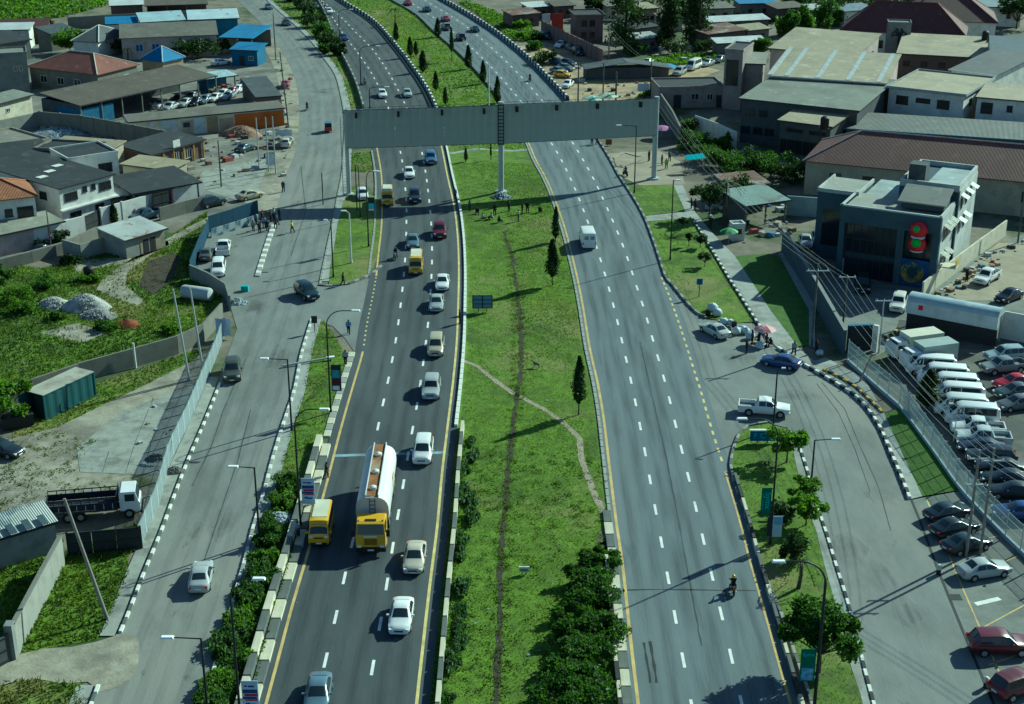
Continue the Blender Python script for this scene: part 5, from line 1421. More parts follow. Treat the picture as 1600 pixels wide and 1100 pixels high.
for k, x, y, dx, dy, c, lab in (
    ('sedan', 314, 899, 8, -40, SIL, 'silver sedan driving away alone on the near left service road'),
    ('suv', 363, 577, -3, 40, (.06, .065, .05), 'olive grey SUV with roof rack standing by the left kerb of the service road'),
    ('suv', 479, 454, 30, 22, (.014, .03, .04), 'dark blue SUV turning across the opening between the two islands'),
    ('sedan', 447, 35, 12, 10, (.03, .05, .06), 'dark sedan below the greyish one at the far end of the left service road'),
    ('sedan', 420, 10, 10, 10, SLATE, 'grey blue sedan at the upper frame edge on the left service road'),
    ('minivan', 341, 417, -6, 30, WHT, 'white minivan parked in the lay-by in front of the pickup'),
    ('pickup', 349, 386, 6, -30, WHT, 'white pickup with open dark bed parked in the lay-by'),
    ('sedan', 323, 396, 10, -24, (.09, .1, .09), 'old grey car without paint between lay-by wall and white pickup')):
    vehicle(k, x, y, dx, dy, c, lab, group=SLG)
for k, x, y, dx, dy, c, lab in (
    ('sedan', 1117, 515, -26, -14, (.42, .46, .43), 'silver green sedan stopped beside the hawkers on the right'),
    ('sedan', 1221, 564, -30, -6, BLU, 'bright blue sedan parked at the kerb below the pink umbrella'),
    ('pickup', 1194, 636, 40, 3, WHT, 'white double cab pickup crossing the mouth of the right service road'),
    ('sedan', 1481, 799, 30, -7, (.012, .025, .045), 'dark blue sedan topmost of the three on the bays by the striped kerb end'),
    ('sedan', 1491, 823, 30, -7, (.012, .02, .028), 'almost black sedan in the middle of the three parked by the twin poles'),
    ('sedan', 1510, 848, 30, -7, (.012, .03, .04), 'dark teal sedan directly above the silver car on the parking bays'),
    ('sedan', 1537, 888, 34, -5, (.38, .42, .42), 'silver sedan parked beside the white bollard, side facing the road'),
    ('suv', 1562, 1003, 34, 0, MAR, 'maroon SUV with pale roof parked alone below the empty bay'),
    ('suv', 1592, 1066, 30, -10, (.09, .015, .025), 'dark red SUV cut by the right frame edge, lowest of the parked cars')):
    vehicle(k, x, y, dx, dy, c, lab, group='cars on the right service road')
PKG = 'vehicles parked behind the wire fence'
for k, x, y, dx, dy, c, lab in (
    ('minibus', 1455, 571, -30, -2, WHT, 'white minibus nearest the box truck in the fenced car park'),
    ('minibus', 1474, 586, -30, -2, WHT, 'white minibus, second of the row counted from the box truck'),
    ('minibus', 1489, 601, -30, -2, WHT, 'white minibus behind the small conifer, middle of the row'),
    ('minibus', 1497, 616, -30, -2, WHT, 'white minibus touching the lower part of the small conifer'),
    ('minibus', 1502, 634, -30, -2, (.62, .66, .64), 'off white minibus tucked behind the lowest minibus'),
    ('minibus', 1519, 648, -30, -2, (.60, .63, .62), 'white minibus with dark side windows in full view, lowest of the row'),
    ('pickup', 1528, 667, -30, -2, WHT, 'white pickup next to the lowest minibus in the fenced car park'),
    ('pickup', 1537, 682, -30, -2, (.5, .55, .55), 'silver white pickup next to the first dark car in the fenced car park'),
    ('sedan', 1534, 697, -30, -2, (.02, .03, .05), 'dark blue sedan next to the silver white pickup'),
    ('suv', 1549, 711, -30, -2, (.016, .022, .028), 'black SUV with flat roof, second dark car below the pickups'),
    ('sedan', 1563, 728, -30, -2, (.01, .014, .022), 'dark sedan below the black SUV in the fenced car park'),
    ('sedan', 1573, 746, -30, -2, (.014, .02, .03), 'slate dark sedan above the one with a pale bonnet'),
    ('sedan', 1583, 766, -30, -2, (.02, .025, .03), 'charcoal sedan above the bright blue car by the fence'),
    ('sedan', 1592, 798, -30, -2, BLU, 'bright blue sedan behind the fence beside the twin poles'),
    ('suv', 1571, 553, -30, 2, (.32, .40, .43), 'pale blue SUV topmost in the right column of the fenced car park'),
    ('pickup', 1569, 571, -30, 3, (.2, .23, .23), 'grey pickup between pale blue SUV and red car'),
    ('sedan', 1584, 596, -30, 4, RED, 'red sedan in the right column of the fenced car park'),
    ('sedan', 1586, 610, -30, 4, (.06, .09, .1), 'dark grey sedan just below the red car'),
    ('sedan', 1590, 629, -30, 4, (.11, .13, .14), 'grey black sedan with bright wheels, lowest in the right column')):
    vehicle(k, x, y, dx, dy, c, lab, group=PKG, cat={'minibus': 'minibus', 'pickup': 'pickup'}.get(k, 'car'))
for k, x, y, dx, dy, c, lab in (
    ('pickup', 1543, 431, -22, 14, WHT, 'white pickup parked on the sandy strip beside the bank wall'),
    ('suv', 1404, 472, -8, 22, (.66, .66, .6), 'white SUV standing at the end of the curved canopy'),
    ('suv', 1348, 443, 2, 20, (.014, .018, .02), 'black jeep standing before the dark glass front of the bank'),
    ('sedan', 1259, 376, 4, 16, SIL, 'silver car left of the bank by the pale wall'),
    ('sedan', 1279, 371, 4, 16, (.2, .25, .28), 'grey blue car next to the silver one left of the bank'),
    ('sedan', 1577, 461, -22, 8, BLK, 'black sedan behind the canopy beside the large tyre')):
    vehicle(k, x, y, dx, dy, c, lab, group='vehicles around the bank')
RW = 'cars parked on the sandy ground beyond the billboard'
for k, x, y, dx, dy, c, lab in (
    ('suv', 853, 55, 20, 8, NAVY, 'dark blue SUV topmost on the sandy ground near the wall'),
    ('sedan', 876, 69, -14, 6, WHT, 'white sedan in the upper row on the sandy ground'),
    ('suv', 903, 80, 16, 8, BLK, 'black SUV below the long wall, beside the white sedan'),
    ('sedan', 892, 74, 16, 8, GRY, 'grey car between the white sedan and the black SUV'),
    ('sedan', 871, 96, 20, 4, (.05, .09, .13), 'blue grey car behind the bush on the sandy ground'),
    ('sedan', 887, 97, 20, 4, (.02, .025, .03), 'dark car beside the blue grey one on the sandy ground'),
    ('sedan', 873, 110, 20, 4, SLATE, 'slate car directly above the yellow car'),
    ('sedan', 884, 105, 20, 4, GRY, 'dark grey car above the slate one near the bush'),
    ('hatchback', 879, 116, 22, 2, YEL, 'yellow car beside the striped kerb beyond the billboard'),
    ('sedan', 887, 131, -14, 10, WHT, 'white car alone on the sandy ground just above the billboard'),
    ('suv', 1062, 111, -16, 8, SIL, 'silver SUV lowest in the line of cars along the grass'),
    ('minibus', 1084, 101, -18, 8, WHT, 'white minibus in the line of cars along the grass'),
    ('sedan', 1106, 98, -16, 6, SIL, 'silver car behind the white minibus along the grass'),
    ('sedan', 1125, 92, -16, 6, GRY, 'grey car last in the line beside the tall pale building'),
    ('sedan', 1012, 97, -14, 8, (.5, .5, .46), 'pale car behind the dark lean-to shed'),
    ('sedan', 1025, 137, -12, 10, (.05, .04, .05), 'dark car at the roadside behind the billboard right end')):
    vehicle(k, x, y, dx, dy, c, lab, group=RW)
for x, y, dx, dy, c, lab in (
    (251, 162, -14, 6, WHT, 'white car with raised bonnet under the eave of the long brown shed'), (266, 166, -14, 6, SIL, 'silver car nearest the yard wall by the long brown shed'),
    (290, 160, -14, 6, SIL, 'silver blue car in the middle of the garage yard'), (307, 158, -14, 6, BLK, 'black car between two silver cars in the garage yard'),
    (321, 155, -14, 6, SLATE, 'slate blue car in the garage yard before the white ones'), (337, 152, -14, 6, WHT, 'white car lowest of the bright ones in the garage yard'),
    (349, 146, -14, 6, WHT, 'white car directly behind the lowest white one in the garage yard'), (357, 149, -14, 6, (.3, .34, .4), 'pale blue car at the road end of the garage yard'),
    (363, 142, -14, 6, (.3, .1, .1), 'dull red car in the garage yard near the blue lean-to'), (372, 139, -14, 6, WHT, 'white car beside the dull red one in the garage yard'),
    (381, 131, -8, 10, SLATE, 'blue grey car last in the garage yard by the blue lean-to'), (300, 150, -14, 6, GRY, 'grey car in the shade of the long brown shed'),
    (278, 154, -14, 6, BLK, 'black car in the shade of the long brown shed')):
    vehicle('sedan', x, y, dx, dy, c, lab, group='cars in the garage yard')
for k, x, y, dx, dy, c, lab in (
    ('sedan', 345, 97, 20, -3, WHT, 'white car with blue reflection parked by the blue pavilion'),
    ('sedan', 390, 304, 26, -6, GOLD, 'pale gold sedan parked near the roadside by the gate'),
    ('suv', 330, 314, 26, -6, (.03, .05, .06), 'dark SUV beside the pale gold sedan near the blue hoarding'),
    ('sedan', 383, 231, 22, -8, (.02, .05, .06), 'dark teal sedan on the concrete yard among the utility poles'),
    ('sedan', 67, 390, 30, -12, (.014, .02, .03), 'dark sedan parked on the bank below the white perimeter wall'),
    ('pickup', 227, 335, -28, 8, (.03, .06, .1), 'dark blue pickup before the black gate of the perimeter wall'),
    ('sedan', 446, 131, 4, -16, (.3, .06, .08), 'red car parked on the left verge of the far service road'),
    ('hatchback', 447, 223, 6, -16, (.5, .5, .42), 'pale old car under the white sheet by the left roadside'),
    ('sedan', 2, 700, 20, 4, (.015, .02, .025), 'dark sedan cut by the left frame edge on the gravel yard')):
    vehicle(k, x, y, dx, dy, c, lab, group='cars parked left of the service road')

# tanker truck ------------------------------------------------------
TANKW = mat('tank paint', (.60, .60, .58), rough=.5, var=.10, scale=.5, dirt=[((.42, .42, .4), .5, (.55, .7))])
RUST = mat('rusty walkway', (.22, .10, .035), rough=.9, var=.4, scale=1.2, dirt=[((.30, .24, .16), .5, (.45, .6))])
TYEL = paint('truck yellow', (.60, .36, .01), .4)
def superellipse(w, h, n=20, p=3.0):
    out = []
    for i in range(n):
        t = 2 * PI * i / n
        c, s = math.cos(t), math.sin(t)
        out.append((w * abs(c) ** (2 / p) * (1 if c >= 0 else -1), h * abs(s) ** (2 / p) * (1 if s >= 0 else -1)))
    return out
def tanker():
    a, b = G(580, 868), G(607, 693)
    d = (a - b); Lt = 12.6; rz = math.atan2(d.y, d.x)
    f = a + Vector((0, 0, 0.062))
    t = thing('tanker_truck', 'tanker truck with yellow cab and white tank with rusty walkway on top', 'truck', f, rz)
    t.scale = (1.05,) * 3
    # x forward; front at x = 0
    cab = MB()
    prof = [(-2.1, .95), (-2.1, 2.6), (-1.9, 2.8), (-.55, 2.8), (-.25, 2.7), (.0, 1.75), (.05, .75), (-.15, .55), (-2.0, .6)]
    n = len(prof)
    cab.add([(x, -1.2 if i not in (2, 3, 4) else -1.1, z) for i, (x, z) in enumerate(prof)] + [(x, 1.2 if i not in (2, 3, 4) else 1.1, z) for i, (x, z) in enumerate(prof)],
            [tuple(range(n)), tuple(range(2 * n - 1, n - 1, -1))] + [(i, n + i, n + (i + 1) % n, (i + 1) % n) for i in range(n)])
    cab.build('cab', TYEL, t)
    MB().add([(-.235 + .02, -1.02, 2.64), (-.235 + .02, 1.02, 2.64), (.0 + .02, 1.08, 1.85), (.0 + .02, -1.08, 1.85)], [(0, 1, 2, 3)]).build('windscreen', GLASS, t)
    for s in (-1, 1):
        MB().box(-.85, s * 1.195, 2.2, 1.0, .03, .75).build('side_window', GLASS, t)
        MB().box(.02, s * 1.42, 2.0, .12, .3, .6).build('wing_mirror', BLACK, t)
        MB().box(.06, s * .92, .82, .08, .36, .2).build('headlight', HEADL, t)
        MB().box(-.6, s * .98, 2.83, .1, .1, .08).build('roof_lamp', BLACK, t)
        for k, x in enumerate((-1.3, -4.6, -5.9, -10.2, -11.4)):
            q = MB().lathe([(.3, 0), (.5, .02), (.52, .08), (.52, .3), (.48, .34)], 16, axis='y')
            q.v = [(v[0] + x, s * (v[1] + .86), v[2] + .52) for v in q.v]
            w = q.build('wheel', TYRE, t, smooth=50)
            MB().lathe([(.28, 0), (.24, .02)], 10, (x, s * 1.205, .52), axis='y').build('rim', RIM, w)
    MB().box(.1, 0, .55, .22, 2.44, .34).build('bumper', BLACK, t)
    MB().box(.07, 0, 1.22, .06, 1.0, .5).build('grille', mat('dull yellow grille', (.2, .12, .01), var=.2), t)
    MB().box(.06, 0, 1.7, .05, 1.1, .1).build('cab_badge_strip', PLATE, t)
    MB().box(.22, 0, .55, .02, .5, .13).build('number_plate', PLATE, t)
    MB().box(-.7, 0, 2.82, .3, .9, .05).build('roof_vent', BLACK, t)
    MB().box(-6.2, 0, .95, 11.6, .9, .3).build('chassis', STEELD, t)
    tank = MB(); N = 24
    se = superellipse(1.36, 1.35, N, 2.7)
    xs = [(-2.75, .72), (-2.6, .95), (-2.45, 1), (-6, 1), (-9.5, 1), (-12.4, 1), (-12.55, .95), (-12.65, .72)]
    vs = [(x, y * k, 2.62 + z * k) for x, k in xs for y, z in se]
    fs = [(i * N + j, (i + 1) * N + j, (i + 1) * N + (j + 1) % N, i * N + (j + 1) % N) for i in range(len(xs) - 1) for j in range(N)]
    fs += [tuple(range(N)), tuple(range(len(xs) * N - 1, (len(xs) - 1) * N - 1, -1))]
    tank.add(vs, fs); tank.build('tank', TANKW, t, smooth=35)
    MB().box(-7.5, 0, 3.98, 9.8, .92, .08).build('walkway', RUST, t)
    for s in (-1, 1):
        MB().box(-7.5, s * .52, 4.05, 10.0, .07, .26).build('walkway_rail', TANKW, t)
    for x in (-3.9, -6.9, -10.2):
        MB().lathe([(.3, 4.0), (.3, 4.2), (.22, 4.25), (.1, 4.32)], 12, (x, .0, 0)).build('hatch', KWHITE, t, smooth=40)
    ld = MB()
    for s in (-.22, .22):
        ld.tube([(-2.62, s, 1.5), (-2.58, s, 3.4), (-2.8, s, 4.0)], .03, 5)
    for i in range(6):
        ld.tube([(-2.64, -.22, 1.7 + i * .36), (-2.64, .22, 1.7 + i * .36)], .025, 5)
    ld.build('ladder', STEELD, t)
    for s in (-1, 1):
        MB().box(-7.8, s * 1.15, 1.25, 7.5, .12, .35).build('side_skirt', TANKW, t)
    MB().box(-8.2, 1.372, 2.75, 1.2, .02, .9).build('hazard_panel', mat('faded tank lettering', (.62, .45, .12), var=.3, scale=2), t)
    MB().box(-12.75, 0, .8, .1, 2.4, .2).build('rear_bumper', STEELD, t)
tanker()

# flatbed truck on the gravel yard ---------------------------------
def flatbed():
    b, f = G(75, 812), G(222, 800)
    d = f - b; rz = math.atan2(d.y, d.x); Lt = d.length
    t = thing('flatbed_truck', 'old lorry with white cab and dark empty side-railed bed on the gravel yard', 'truck', (f.x, f.y, .03), rz)
    cab = MB(); prof = [(-1.75, .8), (-1.75, 2.5), (-1.6, 2.62), (-.35, 2.62), (-.12, 1.7), (0, 1.5), (0, .7)]
    n = len(prof)
    cab.add([(x, -1.1, z) for x, z in prof] + [(x, 1.1, z) for x, z in prof], [tuple(range(n)), tuple(range(2 * n - 1, n - 1, -1))] + [(i, n + i, n + (i + 1) % n, (i + 1) % n) for i in range(n)])
    cab.build('cab', paint('cab white', (.68, .7, .7), .4), t)
    MB().add([(-.32, -.98, 2.52), (-.32, .98, 2.52), (-.09, 1.0, 1.78), (-.09, -1.0, 1.78)], [(0, 1, 2, 3)]).build('windscreen', GLASS, t)
    for s in (-1, 1):
        MB().box(-.85, s * 1.105, 2.05, .85, .03, .68).build('side_window', GLASS, t)
        MB().box(.02, s * .8, .95, .06, .3, .2).build('headlight', HEADL, t)
        for x in (-1.0, -5.2, -6.3):
            q = MB().lathe([(.3, 0), (.46, .02), (.48, .08), (.48, .28), (.44, .31)], 14, axis='y')
            q.v = [(v[0] + x, s * (v[1] + .82), v[2] + .48) for v in q.v]
            w = q.build('wheel', TYRE, t, smooth=50)
            MB().lathe([(.26, 0), (.22, .02)], 10, (x, s * 1.135, .48), axis='y').build('rim', RIM, w)
    L2 = Lt - 2.0
    x0 = -1.95 - L2 / 2
    MB().box(x0, 0, 1.05, L2, 2.4, .18).build('bed_floor', mat('dark bed boards', (.03, .035, .045), var=.4, scale=2), t)
    DK = mat('navy bed sides', (.012, .018, .035), rough=.6, var=.2)
    for s in (-1, 1):
        q = MB().box(x0, s * 1.2, 1.5, L2, .05, .62); q.box(x0, s * 1.2, 2.15, L2, .05, .09)
        for i in range(9):
            q.box(-1.95 - L2 * (i + .02) / 8.05, s * 1.23, 1.68, .07, .05, 1.05)
        q.build('bed_side', DK, t)
        for i in range(8):
            MB().box(-1.95 - L2 * (i + .5) / 8.0, s * 1.27, 1.45, .06, .03, .5).build('stake', GALV, t)
    q = MB().box(-1.98, 0, 1.8, .06, 2.4, 1.3); q.build('headboard', DK, t)
    MB().box(-1.95 - L2, 0, 1.5, .05, 2.4, .7).build('tailgate', DK, t)
    MB().box(x0, 0, .8, Lt - 1, .8, .25).build('chassis', STEELD, t)
    MB().box(.06, 0, .62, .14, 2.2, .26).build('bumper', STEELD, t)
flatbed()

def box_truck(x, y, dx, dy, label, boxc):
    c = G(x, y, 1.4); rz = heading(x, y, dx, dy)
    t = thing('box_truck', label, 'truck', (c.x, c.y, .04), rz, 'trucks in the fenced car park')
    q = MB().box(2.2, 0, 1.35, 1.7, 2.0, 1.5); q.box(2.05, 0, 2.2, 1.3, 1.9, .35, taper=.88)
    q.build('cab', paint('cab white', (.68, .7, .7), .4), t)
    MB().add([(3.06, -.9, 1.45), (3.06, .9, 1.45), (2.72, .84, 2.3), (2.72, -.84, 2.3)], [(0, 1, 2, 3)]).build('windscreen', GLASS, t)
    for s in (-1, 1):
        MB().box(2.3, s * 1.005, 1.75, .8, .02, .55).build('side_window', GLASS, t)
        for xw in (2.3, -1.7):
            w = MB().lathe([(.2, 0), (.38, .03), (.4, .22)], 12, (xw, s * .93 - .11, .4), axis='y').build('wheel', TYRE, t, smooth=50)
    MB().box(-.9, 0, 1.9, 4.4, 2.2, 2.1).build('cargo_box', mat('cargo box ' + label[:8], boxc, rough=.6, var=.1), t)
    MB().box(-.2, 0, .7, 5.6, .8, .25).build('chassis', STEELD, t)
box_truck(1428, 540, -30, 4, 'white box truck with cream cargo box at the head of the parked minibuses', (.55, .55, .44))
box_truck(1450, 556, -30, 4, 'grey sided box truck between the cream one and the first minibus', (.3, .36, .34))

# container --------------------------------------------------------
def container():
    a, b = G(72, 657), G(150, 619)
    d = b - a; rz = math.atan2(d.y, d.x); Lc = d.length
    t = thing('shipping_container', 'teal shipping container with dusty roof and open dark end by the block wall', 'container', (a.x, a.y, .03), rz)
    CT = mat('teal container paint', (.018, .072, .078), rough=.6, var=.12, scale=.4)
    h = 2.75; w = 2.5
    q = MB()
    n = int(Lc / .28)
    for (y, s) in ((0, -1), (w, 1)):
        vs, fs = [], []
        for i in range(n + 1):
            o = .05 if (i // 2) % 2 else 0
            vs += [(Lc * i / n, y + s * o, .15), (Lc * i / n, y + s * o, h)]
        fs = [(2 * i, 2 * i + 2, 2 * i + 3, 2 * i + 1) if s < 0 else (2 * i + 1, 2 * i + 3, 2 * i + 2, 2 * i) for i in range(n)]
        q.add(vs, fs)
    q.box(Lc + .02, w / 2, h / 2 + .08, .05, w, h - .15)
    q.build('side_wall', CT, t)
    MB().box(Lc / 2, w / 2, h + .03, Lc + .1, w + .14, .08).build('roof', mat('dusty container roof', (.36, .36, .29), rough=.9, var=.25, scale=.4, dirt=((.2, .18, .14), .3, (.5, .65))), t)
    f = MB()
    for x in (0, Lc):
        for y in (0, w):
            f.box(x, y, h / 2, .16, .16, h)
    for y in (-.02, w + .02):
        f.box(Lc / 2, y, .1, Lc, .14, .18); f.box(Lc / 2, y, h - .04, Lc, .12, .1)
    f.build('frame', CT, t)
    MB().box(Lc / 2, w / 2, .12, Lc, w - .1, .08).build('floor_boards', CONCD, t)
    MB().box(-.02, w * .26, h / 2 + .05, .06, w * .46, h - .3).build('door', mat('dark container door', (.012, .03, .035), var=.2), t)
    MB().box(-.55, w - .1, h / 2 + .05, 1.1, .06, h - .3).build('door', CT, t)
container()
c = G(27, 665)
t = thing('skip_box', 'low dark steel box beside the container end under the bright tree', 'skip', (c.x, c.y, .03), .5)
q = MB().box(0, 0, .7, 3, 2, 1.2, taper=1.05); q.build('box', STEELD, t); MB().box(0, 0, 1.32, 3.2, 2.2, .06).build('lid', STEELD, t)

# motorcycles with riders, tricycle -------------------------------
def skin_mesh(name, verts, edges, radii, root, sub=1):
    me = bpy.data.meshes.new(name)
    me.from_pydata(verts, edges, [])
    o = bpy.data.objects.new(name, me); col.objects.link(o)
    m = o.modifiers.new('skin', 'SKIN'); m.use_smooth_shade = True
    for i, v in enumerate(me.skin_vertices[0].data):
        r = radii[i]
        v.radius = (r, r) if isinstance(r, (int, float)) else r
        v.use_root = (i == root)
    s = o.modifiers.new('sub', 'SUBSURF'); s.levels = sub; s.render_levels = sub
    dg = bpy.context.evaluated_depsgraph_get()
    ev = bpy.data.meshes.new_from_object(o.evaluated_get(dg))
    bpy.data.objects.remove(o); bpy.data.meshes.remove(me)
    ev.name = name
    return ev

def J(pose):
    """joint places for a pose; x is forward, y to the left"""
    P = {}
    hip, lean = pose.get('hip', .92), pose.get('lean', 0.0)
    P['pelvis'] = Vector((0, 0, hip))
    up = Vector((math.sin(lean), 0, math.cos(lean)))
    P['waist'] = P['pelvis'] + up * .16
    P['chest'] = P['pelvis'] + up * .38
    P['neck'] = P['pelvis'] + up * .54
    P['jaw'] = P['neck'] + (up * .07 + Vector((.03, 0, 0)))
    P['head'] = P['neck'] + up * .17 + Vector((.02, 0, 0))
    P['crown'] = P['neck'] + up * .26 + Vector((.01, 0, 0))
    P['nose'] = P['head'] + Vector((.105, 0, -.015))
    for s, sd in (('l', 1), ('r', -1)):
        P['sh' + s] = P['chest'] + up * .1 + Vector((0, sd * .17, 0))
        e, w = pose['arm' + s]
        P['el' + s] = P['sh' + s] + Vector((e[0], sd * e[1], e[2])).normalized() * .28
        P['wr' + s] = P['el' + s] + Vector((w[0], sd * w[1], w[2])).normalized() * .25
        k, a = pose['leg' + s]
        P['hp' + s] = P['pelvis'] + Vector((0, sd * .09, -.04))
        P['kn' + s] = P['hp' + s] + Vector((k[0], sd * k[1], k[2])).normalized() * .42
        P['an' + s] = P['kn' + s] + Vector((a[0], sd * a[1], a[2])).normalized() * .42
        P['to' + s] = P['an' + s] + Vector((.15, sd * .02, -.05))
        P['pm' + s] = P['wr' + s] + (P['wr' + s] - P['el' + s]).normalized() * .07
    return P

POSES = {
 'stand': dict(arml=((.02, .14, -1), (.12, .05, -1)), armr=((.02, .14, -1), (.12, .05, -1)), legl=((.02, .06, -1), (-.02, .02, -1)), legr=((.02, .06, -1), (-.02, .02, -1))),
 'walk': dict(lean=.05, arml=((-.35, .14, -1), (.05, .05, -1)), armr=((.35, .14, -1), (.55, .05, -1)), legl=((.38, .04, -1), (-.05, .02, -1)), legr=((-.22, .04, -1), (-.5, .02, -1)), hip=.88),
 'carry': dict(arml=((.1, .4, -1), (.9, -.2, .3)), armr=((.02, .14, -1), (.12, .05, -1)), legl=((.1, .06, -1), (-.02, .02, -1)), legr=((-.05, .06, -1), (-.1, .02, -1)), hip=.9),
 'sit': dict(hip=.32, lean=.12, arml=((.5, .2, -1), (.9, -.1, -.5)), armr=((.5, .2, -1), (.9, -.1, -.5)), legl=((.8, .2, .55), (.35, .0, -1)), legr=((.8, .2, .55), (.35, 0, -1))),
 'ride': dict(hip=.84, lean=.16, arml=((.7, .25, -.7), (.95, -.05, -.2)), armr=((.7, .25, -.7), (.95, -.05, -.2)), legl=((.85, .35, -.4), (-.25, .05, -1)), legr=((.85, .35, -.4), (-.25, .05, -1))),
}
BODY = {}
def body_meshes(pose):
    if pose in BODY:
        return BODY[pose]
    P = J(POSES[pose])
    names = list(P)
    E = [('pelvis', 'waist'), ('waist', 'chest'), ('chest', 'neck'), ('neck', 'jaw'), ('jaw', 'head'), ('head', 'crown'), ('head', 'nose')]
    rad = dict(pelvis=(.15, .12), waist=(.145, .11), chest=(.17, .12), neck=.058, jaw=.085, head=.105, crown=.07, nose=.018)
    for s in 'lr':
        E += [('chest', 'sh' + s), ('sh' + s, 'el' + s), ('el' + s, 'wr' + s), ('wr' + s, 'pm' + s), ('pelvis', 'hp' + s), ('hp' + s, 'kn' + s), ('kn' + s, 'an' + s), ('an' + s, 'to' + s)]
        rad.update({'sh' + s: .068, 'el' + s: .045, 'wr' + s: .032, 'pm' + s: (.042, .022), 'hp' + s: .098, 'kn' + s: .062, 'an' + s: .042, 'to' + s: .04})
    V = [tuple(P[n]) for n in names]
    idx = {n: i for i, n in enumerate(names)}
    ed = [(idx[a], idx[b]) for a, b in E]
    r = [rad[n] for n in names]
    # fingers, each its own short chain rooted in the palm
    for s, sd in (('l', 1), ('r', -1)):
        d = (P['pm' + s] - P['wr' + s]).normalized()
        side = d.cross(Vector((1, 0, 0)) if abs(d.x) < .8 else Vector((0, 0, 1))).normalized()
        fw = side.cross(d).normalized()
        for k in range(4):
            o = P['pm' + s] + fw * (.018 * (k - 1.5)) + d * .01
            i0 = len(V)
            ln = (.07, .082, .076, .06)[k]
            V += [tuple(o), tuple(o + d * ln * .55 + side * .004), tuple(o + d * ln * .9 + side * .02)]
            r += [.009, .0085, .007]
            ed += [(i0, i0 + 1), (i0 + 1, i0 + 2)]
        o = P['wr' + s] + d * .03 + fw * .03
        i0 = len(V)
        V += [tuple(o), tuple(o + fw * .03 + d * .035), tuple(o + fw * .035 + d * .06)]
        r += [.011, .0095, .008]; ed += [(i0, i0 + 1), (i0 + 1, i0 + 2)]
    me = skin_mesh('body', V, ed, r, idx['pelvis'], 1)
    n = len(me.vertices)
    co = np.empty(n * 3); me.vertices.foreach_get('co', co); co = co.reshape(-1, 3)
    no = np.empty(n * 3); me.vertices.foreach_get('normal', no); no = no.reshape(-1, 3)
    # garments: shells of the body's own faces, a centimetre out
    def d_seg(a, b):
        a, b = np.array(P[a]), np.array(P[b]); ab = b - a
        t = np.clip(((co - a) @ ab) / (ab @ ab), 0, 1)
        return np.linalg.norm(co - a - t[:, None] * ab, axis=1), t
    bones = {}
    for a, b in E:
        bones[(a, b)] = d_seg(a, b)
    keys = list(bones)
    D = np.stack([bones[k][0] for k in keys]); near = D.argmin(0)
    T = np.stack([bones[k][1] for k in keys])
    reg = np.zeros(n, int)
    for i in range(n):
        a, b = keys[near[i]]; t = T[near[i], i]
        if (a, b) in (('waist', 'chest'), ('chest', 'neck')) or a == 'chest' or (a[:2] == 'sh') or (a == 'pelvis' and b == 'waist' and t > .25):
            reg[i] = 1 if not (b == 'neck' and t > .75) else 0
        elif b[:2] in ('hp', 'kn') or (a[:2] == 'kn' and t < .92) or a == 'pelvis':
            reg[i] = 2
        elif a[:2] == 'an' or (a[:2] == 'kn'):
            reg[i] = 3 if a[2] == 'l' else 5
        elif a in ('head',) and b == 'crown' or (a == 'jaw' and co[i][0] < P['head'].x - .02):
            reg[i] = 4
    def shell(nm, k, off):
        fs = [list(p.vertices) for p in me.polygons if sum(reg[v] == k for v in p.vertices) * 2 >= len(p.vertices)]
        used = sorted({v for f in fs for v in f}); mp = {v: i for i, v in enumerate(used)}
        m2 = bpy.data.meshes.new(nm)
        m2.from_pydata([tuple(co[v] + no[v] * off) for v in used], [], [[mp[v] for v in f] for f in fs])
        m2.materials.append(BLACK)
        m2.polygons.foreach_set('use_smooth', [True] * len(fs))
        return m2
    me.materials.clear(); me.materials.append(mat('dark skin', (.07, .04, .027), rough=.6, var=0))
    BODY[pose] = (me, [shell('shirt', 1, .018), shell('trousers', 2, .015), shell('shoe', 3, .012), shell('shoe', 5, .012), shell('hair', 4, .012)])
    return BODY[pose]

def cloth(c):
    return mat('cloth %.2f %.2f %.2f' % c, c, rough=.9, var=.1, scale=6)

def person(pose, loc, rz, shirt, trousers, label, group=None, parent=None):
    me, sh = body_meshes(pose)
    t = put('person', me, parent, loc, rz)
    tag(t, label, 'person', group)
    for m, c in zip(sh, (shirt, trousers, (.02, .02, .02), (.02, .02, .02), (.01, .01, .01))):
        o = put(m.name.split('.')[0], m, t)
        o.material_slots[0].link = 'OBJECT'; o.material_slots[0].material = cloth(c)
    return t

